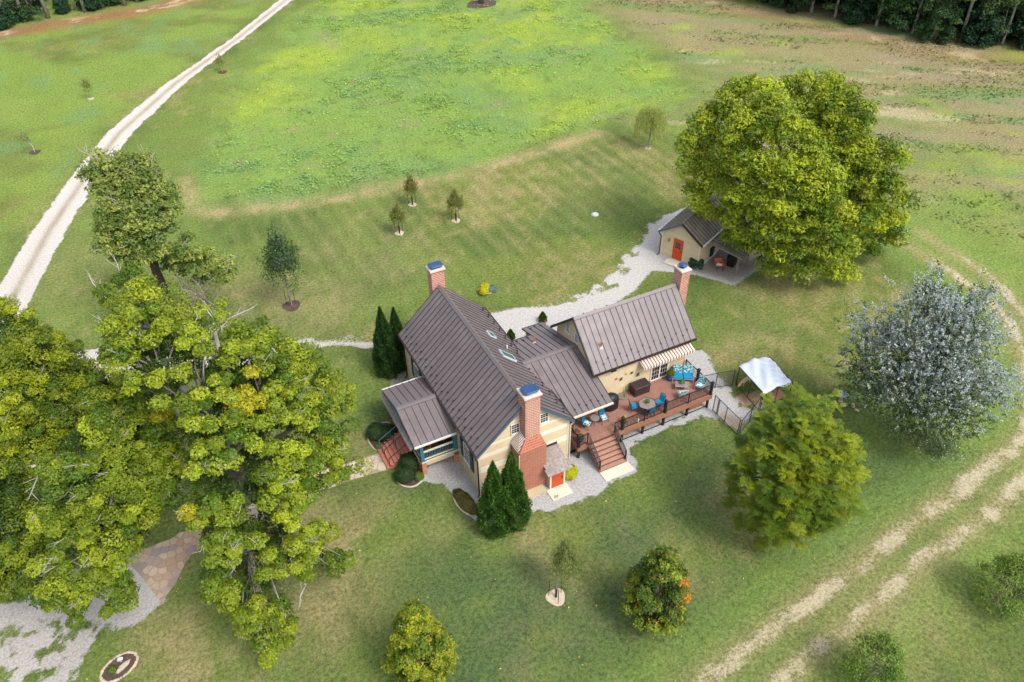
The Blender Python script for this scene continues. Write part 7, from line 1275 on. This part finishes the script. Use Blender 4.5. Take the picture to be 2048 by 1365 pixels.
column('arborvitae', (1.02, -2.62), 'dark green arborvitae right of its pair, in front of the old brick firebox', 6.4, 1.06, 15000, 2, group='arborvitae in front of the gable')
column('arborvitae', (-.95, 13.9), 'taller dark arborvitae at the rear corner of the house', 6.25, 1.0, 13000, 3, bc=S(38, 72, 30), hue=S(84, 124, 50), group='arborvitae at the rear corner')
column('arborvitae', (.1, 14.2), 'shorter dark arborvitae tucked behind the roof corner', 5.6, .9, 11000, 4, bc=S(38, 72, 30), hue=S(84, 124, 50), group='arborvitae at the rear corner')
column('arborvitae', (8.9, 13.2), 'small bright evergreen on the gravel behind the connector roof', .95, .32, 2000, 5, bc=S(64, 100, 26), hue=S(120, 156, 40), group='small evergreens behind the house')
column('arborvitae', (12.2, 14.0), 'small evergreen half hidden behind the wing gable', .95, .32, 1600, 6, bc=S(64, 100, 26), hue=S(120, 156, 40), group='small evergreens behind the house')
# young trees with stakes and mulch rings
def young(loc, h, cw, label, bc, hue, trunkc='black', stakes=True, n=1500, sz=.05, ring='stone', z0=.3, cat='tree', name='young_tree', lean=0., group=None, ringr=.42, colr=.05):
    t = thing(name, (*loc, 0), label, cat, group); mb = MB(); mb.tube([(0, 0, 0), (.02, 0, h * z0), (lean, 0, h * .75)], [colr, colr * .8, .012], 6)
    for i in range(9): a = i * 2.4; z = h * (z0 + .1 + .06 * i); mb.tube([(lean * .5, 0, z), (lean + cw * .6 * math.cos(a), cw * .6 * math.sin(a), z + h * .12)], [.014, .004], 4)
    mb.build('trunk', M[trunkc if trunkc != 'black' else 'bark'], t)
    if trunkc == 'black': MB().tube([(0, 0, 0), (.01, 0, .85)], .07, 7).build('trunk_guard', M['black'], t)
    if stakes:
        for a in (0.3, 2.4, 4.5): MB().tube([(.42 * math.cos(a), .42 * math.sin(a), 0), (.40 * math.cos(a), .40 * math.sin(a), 1.35)], .02, 5).build('stake', M['black'], t)
    poly = [(ringr * (1 + .1 * math.sin(3 * a)) * math.cos(a), ringr * (1 + .1 * math.sin(3 * a)) * math.sin(a)) for a in np.arange(0, 6.28, .4)]; MB().prism(poly, -.01, .035, .01).build('mulch_ring', M[ring], t)
    d = rdir(n, -.8); l = 1 + .32 * np.sin(d[:, 0] * 6 + h) * np.sin(d[:, 1] * 7) + .2 * np.sin(d[:, 2] * 8); p = d * (l * RNG.uniform(.35, 1.05, n) ** .7)[:, None] * [cw, cw, h * (1 - z0) * .5]; tp = 1 - .45 * np.clip(p[:, 2:] / (h * (1 - z0) * .5), -.2, 1); p[:, :2] *= tp; p[:, 0] += lean; p[:, 2] += h * (z0 + (1 - z0) * .52)
    foliage('crown', p, d + RNG.normal(size=(n, 3)) * .5 + [0, 0, .3], sz, vary(bc, n, .3, hue), mt='leaf', parent=t); return t
YB, YH = S(96, 108, 36), S(130, 128, 60); gy_ = 'staked young trees on the mown lawn'
young((9.73, 36.31), 3.2, .70, 'slender young tree with black trunk guard, farthest of the three on the mown lawn', YB, YH, n=2200, sz=.055, group=gy_)
young((12.3, 31.52), 3.2, .80, 'young tree with black trunk guard, right of the three on the mown lawn', YB, YH, n=2600, sz=.055, group=gy_)
young((6.72, 31.96), 3.0, .75, 'young tree with black trunk guard, left and nearest of the three on the mown lawn', YB, YH, n=2200, sz=.055, group=gy_)
young((-5.24, 25.6), 7.1, 1.5, 'dark blue green young tree with bare pale trunk and three stakes', S(48, 78, 44), S(84, 112, 66), 'bark', n=5200, sz=.075, ring='mulch', z0=.30, ringr=.75, colr=.09)
young((.85, -8.36), 4.6, .85, 'thin birch like sapling with black trunk guard and stakes on the front lawn', S(96, 116, 54), S(130, 136, 70), 'black', n=3200, z0=.38, lean=.5, ring='stone', ringr=.55)
young((.15, 80.74), 2.4, .65, 'small sapling in the grass just right of the white road', S(110, 124, 50), YH, 'bark', False, 420, .07, 'redmulch', .3, ringr=.6)
young((-16.25, 79.82), 2.6, .7, 'small sapling in the olive strip across the white road', S(106, 112, 52), YH, 'bark', False, 420, .07, 'stone', .3, ringr=.4)
young((-23.14, 66.92), 2.6, .7, 'nearly bare sapling with mulch ring at the left edge', S(112, 112, 60), YH, 'deadbark', False, 300, .06, 'mulch', .3, lean=-.5, ringr=.6)
young((24.6, -21.6), 2.6, .6, 'yellow green sapling with pale mulch at the lower right edge', S(150, 160, 30), YH, 'bark', False, 700, .05, 'stone', .35, ringr=.8)
# weeping willow
t = thing('weeping_willow', (37.1, 35.5, 0), 'young weeping willow with hanging yellow green strands at the meadow edge', 'tree'); mb = MB(); mb.tube([(0, 0, 0), (.1, 0, 2.), (.1, .1, 3.6)], [.1, .07, .03], 6); QV, QC = [], []
for i in range(400):
    a = RNG.uniform(0, 6.283); r = RNG.uniform(.15, 1.75) ** .9; zt = 4.4 - .35 * r * r * .6 + RNG.normal() * .25; zb = max(.7, zt - RNG.uniform(1.2, 2.9)); m = 16; z = np.linspace(zt, zb, m); x = r * math.cos(a) * (1 + .1 * np.linspace(0, 1, m)); y = r * math.sin(a) * (1 + .1 * np.linspace(0, 1, m)); QV.append(np.stack([x, y, z], 1) + RNG.normal(size=(m, 3)) * .03); QC.append(vary(S(176, 186, 96), m, .2, S(150, 164, 84)))
    if i % 14 == 0: mb.tube([(.1, 0, 2.4), (x[0] * .6, y[0] * .6, zt - .1), (x[0], y[0], zt)], [.03, .015, .006], 4)
mb.build('trunk', M['bark'], t); QV = np.concatenate(QV); QC = np.concatenate(QC); foliage('crown', QV, RNG.normal(size=(len(QV), 3)) * [1, 1, .3], .085, QC, .34, 'leaf', t, .0); MB().prism([(.35 * math.cos(a), .35 * math.sin(a)) for a in np.arange(0, 6.28, .5)], -.01, .03).build('mulch_ring', M['stone'], t)
# mulch rings under the big maple
for x, y, r_ in ((-14.2, 1.9, 1.0), (-12.6, 3.2, .8)):
    o = MB().prism([(r_ * (1 + .1 * math.sin(3 * a)) * math.cos(a), r_ * .7 * math.sin(a)) for a in np.arange(0, 6.28, .35)], -.01, .03).build('mulch_bed', M['redmulch']); o.location = (x, y, 0); tag(o, 'red mulch patch at the foot of the big maple, %s' % ('toward the lawn' if y < 2 else 'toward the porch'), 'mulch bed', 'mulch patches under the maple')
o = MB().prism([(2.6 * (1 + .12 * math.sin(4 * a)) * math.cos(a), 2.0 * math.sin(a)) for a in np.arange(0, 6.28, .3)], -.01, .03).build('mulch_bed', M['mulch']); o.location = (42.6, 90, 0); tag(o, 'wide brown mulch circle under the lone tree at the top edge', 'mulch bed')
# ------------------------------------------------------------------ woods
def woodtree(kind, h, r, n, seed, bc, hue, zlow):
    t = thing('forest_tree', (0, 0, 0), 'x', 'tree'); rg = np.random.default_rng(seed); cl = []
    for i in range(46 if kind != 'bush' else 30):
        z = rg.uniform(zlow, 1.0); a = rg.uniform(0, 6.28)
        if kind == 'pine': rr = r * (1 - .72 * (z - zlow) / (1 - zlow)) * rg.uniform(.55, 1.05)
        else: rr = r * math.sqrt(max(.05, 1 - ((z - .5 * (1 + zlow)) / (.62 * (1 - zlow) + .05)) ** 2)) * rg.uniform(.6, 1.02)
        cl.append((rr * math.cos(a), rr * math.sin(a), z * h, r * .34))
    mb = MB(); limbs(mb, (0, 0, 0), (0, 0, h * .8), cl, .2 if kind != 'bush' else .08, 8, seed); mb.build('trunk', M['bark'], t, True)
    PP, NN, CC, SS = crown_clumps(cl, (0, 0), h * .5, n, .17 if kind != 'bush' else .14, bc, hue, flat=.5 if kind == 'pine' else .8, fillk=.5, backs=0, depth=.5, lump=.3); k_ = PP[:, 2] > .05; foliage('crown', PP[k_], NN[k_], SS[k_], CC[k_], .45 if kind == 'pine' else .65, 'needle' if kind == 'pine' else 'leaf', t); return t
protos = [woodtree('pine', 15, 3.4, 150, 21, S(96, 118, 58), S(58, 84, 46), .12), woodtree('broad', 13, 4.2, 170, 22, S(64, 98, 44), S(40, 70, 36), .06), woodtree('pine', 17, 3.2, 150, 23, S(104, 124, 62), S(64, 90, 48), .2), woodtree('bush', 5.2, 3.0, 220, 24, S(74, 108, 56), S(44, 76, 42), .05), woodtree('bush', 4.0, 2.6, 220, 25, S(52, 92, 58), S(36, 66, 42), .05)]
KIND = ['dark green pine with layered boughs', 'dark broadleaf tree', 'taller grey green pine', 'rounded dark bush', 'low blue green bush']
FRONT = [(80.6, 73.5, 4), (81.2, 70.5, 1), (82.8, 67.5, 4), (83.4, 64.3, 3), (84.6, 61.5, 1), (86.0, 58.0, 0), (87.6, 55.2, 4), (88.6, 52.4, 2), (89.6, 50.2, 3), (90.6, 47.6, 0), (91.0, 44.4, 3), (94.2, 42.4, 2), (95.2, 39.8, 4), (97.8, 38.6, 0), (100.6, 36.4, 4), (103, 33.5, 2), (106, 30, 0), (79.2, 77, 3), (77.5, 81, 1)]
used_ = set()
fpos = ['nearest the top centre', 'second along from its top end', 'third along from its top end', 'just beyond a gap in the bushes', 'between two bushes', 'overhanging the straw strip', 'between two pines', 'boughs over the verge', 'out over the verge', 'behind two bushes', 'standing out from the edge', 'behind the largest bush', 'right of the largest bush', 'next to the right edge', 'lowest at the right edge', 'past the right edge', 'farthest past the right edge', 'hidden at the top edge', 'at the top edge']
for i, (x, y, k) in enumerate(FRONT):
    o = protos[k] if k not in used_ else copy_tree(protos[k]); used_.add(k); o.location = (x, y, 0); o.rotation_euler = (0, 0, i * 1.9); s = .88 + .25 * ((i * 37) % 10) / 10; o.scale = (s, s, s)
    o['label'] = '%s at the woods edge, %s' % (KIND[k], fpos[i]); o['group'] = 'front row of the woods'
rs = random.Random(12)
for i in range(70):
    q = rs.random(); x = 82 + 22 * q + rs.uniform(3, 22); y = 76 - 44 * q + rs.uniform(2.0, 16); k = rs.choice([0, 1, 2, 0, 2]); o = copy_tree(protos[k]); o.location = (x, y, 0); o.rotation_euler = (0, 0, rs.uniform(0, 6.28)); s = rs.uniform(.9, 1.25); o.scale = (s, s, s); o['label'] = 'one of the tall dark trees deeper in the woods behind the front row'; o['group'] = 'trees deep in the woods'
for i in range(26):
    q = (i + .5) / 26; x = 81.5 + 24 * q + rs.uniform(.5, 4); y = 77 - 47 * q + rs.uniform(-.5, 3.5); o = copy_tree(protos[3 + i % 2]); o.location = (x, y, 0); o.rotation_euler = (0, 0, rs.uniform(0, 6.28)); s = rs.uniform(1.1, 1.9); o.scale = (s, s, s); o['label'] = 'dense dark understorey bush among the trunks behind the front row of the woods'; o['group'] = 'understorey bushes in the woods'
# left tree line: bare pine trunks with bushes
pt = thing('pine_tree', (0, 0, 0), 'x', 'tree'); mb = MB(); mb.tube([(0, 0, -.1), (.05, 0, 5), (-.1, .1, 11), (0, 0, 17)], [.3, .24, .17, .05], 8); cl = []
for i in range(26): z = RNG.uniform(10, 17); a = RNG.uniform(0, 6.28); rr = 2.8 * (1 - (z - 10) / 9) * RNG.uniform(.5, 1); cl.append((rr * math.cos(a), rr * math.sin(a), z, .9)); mb.tube([(0, 0, z - .6), cl[-1][:3]], [.06, .02], 4)
mb.build('trunk', M['bark'], pt, True); PP, NN, CC, SS = crown_clumps(cl, (0, 0), 13, 180, .16, S(90, 112, 56), S(60, 84, 46), flat=.5, fillk=0, backs=0); foliage('crown', PP, NN, SS, CC, .4, 'needle', pt)
PN = [(-24.9, 118.3, 'at the far left corner, leaning left'), (-22.7, 116.6, 'second from the left corner'), (-21.0, 119.6, 'set back behind its neighbours'), (-19.3, 116.5, 'with a leafy bush on its left'), (-17.7, 121.9, 'farthest back, in front of the bright field'), (-14.0, 116.9, 'at the left of the round dark bush'), (-11.2, 118.0, 'just right of the round dark bush'), (-8.0, 117.3, 'alone in the middle of the row'), (-6.0, 118.2, 'second from the right end of the row'), (-2.0, 118.5, 'last at the right end of the row')]
for i, (x, y, lab) in enumerate(PN): o = pt if i == 0 else copy_tree(pt); o.location = (x, y, 0); o.rotation_euler = (.03 * math.sin(i * 2.1), .04 * math.cos(i * 1.7), i * 1.1); o['label'] = 'tall grey pine trunk ' + lab; o['group'] = 'row of pine trunks at the top left'
for i, (x, y, s, lab) in enumerate(((-25.6, 115.5, .8, 'bush at the far left corner below the pines'), (-21.6, 118.3, 1.0, 'upright leafy bush between the first pine trunks'), (-12.5, 119.2, 1.05, 'round dark bush in the middle of the pine row'), (-8.6, 119.8, .9, 'dark bush right of the round one in the pine row'), (-5.0, 120.5, .9, 'bush near the right end of the pine row'), (1.5, 121, .9, 'dark bush at the top edge beside the road end'), (-17.0, 118.5, .5, 'small bush between two pine trunks'))):
    o = copy_tree(protos[3 if i % 2 else 4]); o.location = (x, y, 0); o.scale = (s, s, s); o['label'] = lab; o['group'] = 'bushes in the pine row'
o = copy_tree(pt); o.location = (42.6, 90.3, 0); o.rotation_euler = (0, 0, 1); o.scale = (1.5, 1.5, 1); o['label'] = 'lone tree trunk in a brown mulch circle at the top edge'; del o['group']
t = thing('white_marker', (99.3, 35.6, 0), 'small pale marker post at the foot of the woods by the right edge', 'marker'); MB().box(-.2, -.2, 0, .2, .2, .5).build('post', M['white'], t)
# ------------------------------------------------------------------ weeds, tufts and fallen leaves
def scatter(n, x0, x1, y0, y1, f):
    x = RNG.uniform(x0, x1, n); y = RNG.uniform(y0, y1, n); k = RNG.random(n) < f(x, y); return x[k], y[k]
x, y = scatter(90000, -10, 60, 40, 105, lambda x, y: sst(sdf(x, y, MEADOW), 0, 2) * (.12 + .88 * sst(vn(x, y, 7, 67), .52, .62)) * sst(vn(x, y, 1.0, 501), .35, .55))
n = len(x); p = np.stack([x, y, RNG.uniform(.04, .28, n)], 1); c = lawn(x, y) * RNG.uniform(.85, 1.45, (n, 1)) * [1.02, 1.08, 1.05]
foliage('meadow_weeds', p, RNG.normal(size=(n, 3)) * .5 + [0, 0, 1.3], .12, c * 1.08, .7)['kind'] = 'stuff'
x, y = scatter(70000, 42, 105, -12, 100, lambda x, y: sst(sdf(x, y, FIELD), 0, 4) * sst(vn(x * .35, y * .9 + x * .6, 3, 541), .5, .62) * (.3 + .7 * sst(vn(x, y, .9, 547), .4, .6)))
n = len(x); p = np.stack([x, y, RNG.uniform(.03, .2, n)], 1); c = lawn(x, y) * RNG.uniform(.6, 1.2, (n, 1)) * [.86, 1.0, .86]
foliage('field_weeds', p, RNG.normal(size=(n, 3)) * .5 + [0, 0, 1], .14, c, .7)['kind'] = 'stuff'
x, y = scatter(240000, -34, 62, -30, 44, lambda x, y: .75 * np.exp(-np.maximum(0, np.hypot(x + 2, y + 10) - 22) / 16) * (sdf(x, y, DECKGRAVEL) < 0) * (sdf(x, y, WALK) < 0) * (sdf(x, y, DRIVE) < 0) * (sdf(x, y, BOTGRAVEL) < 0) * (np.maximum(sdf(x, y, [(-.2, 0), (7, 0), (7, 13.5), (-.2, 13.5)]), sdf(x, y, [(7, -2), (18, -2), (18, 9), (7, 9)])) < 0) * (.3 + .7 * vn(x, y, .8, 521)))
n = len(x); p = np.stack([x, y, np.full(n, .02)], 1); h_ = RNG.uniform(.03, .075, n); a = RNG.uniform(0, 6.283, n); dx = np.stack([np.cos(a), np.sin(a), np.zeros(n)], 1) * .018; ln = RNG.normal(size=(n, 3)) * .03; ln[:, 2] = h_
V = np.stack([p - dx, p + dx, p + dx * .3 + ln, p - dx * .3 + ln], 1).reshape(-1, 3); c = lawn(x, y) * RNG.uniform(.65, 1.45, (n, 1)); me = quadmesh('grass_tufts', V, np.arange(n * 4).reshape(-1, 4), M['leaf']); set_attr(me, 'Col', np.repeat(np.clip(c, 0, 1), 4, axis=0)); o = bpy.data.objects.new('grass_tufts', me); COL.objects.link(o); o['kind'] = 'stuff'
x, y = scatter(900, -24, 24, -18, 12, lambda x, y: .25 + .75 * np.exp(-np.hypot(x + 13, y - 2) / 6)); k = (sdf(x, y, [(-.5, -1.5), (18.2, -2.2), (18.2, 9), (-.5, 13.5)]) < 0); x, y = x[k], y[k]; n = len(x)
foliage('fallen_leaves', np.stack([x, y, np.full(n, .075)], 1), RNG.normal(size=(n, 3)) * .3 + [0, 0, 1], .055, vary(S(226, 214, 120), n, .25, S(200, 150, 60)), .7)['kind'] = 'stuff'
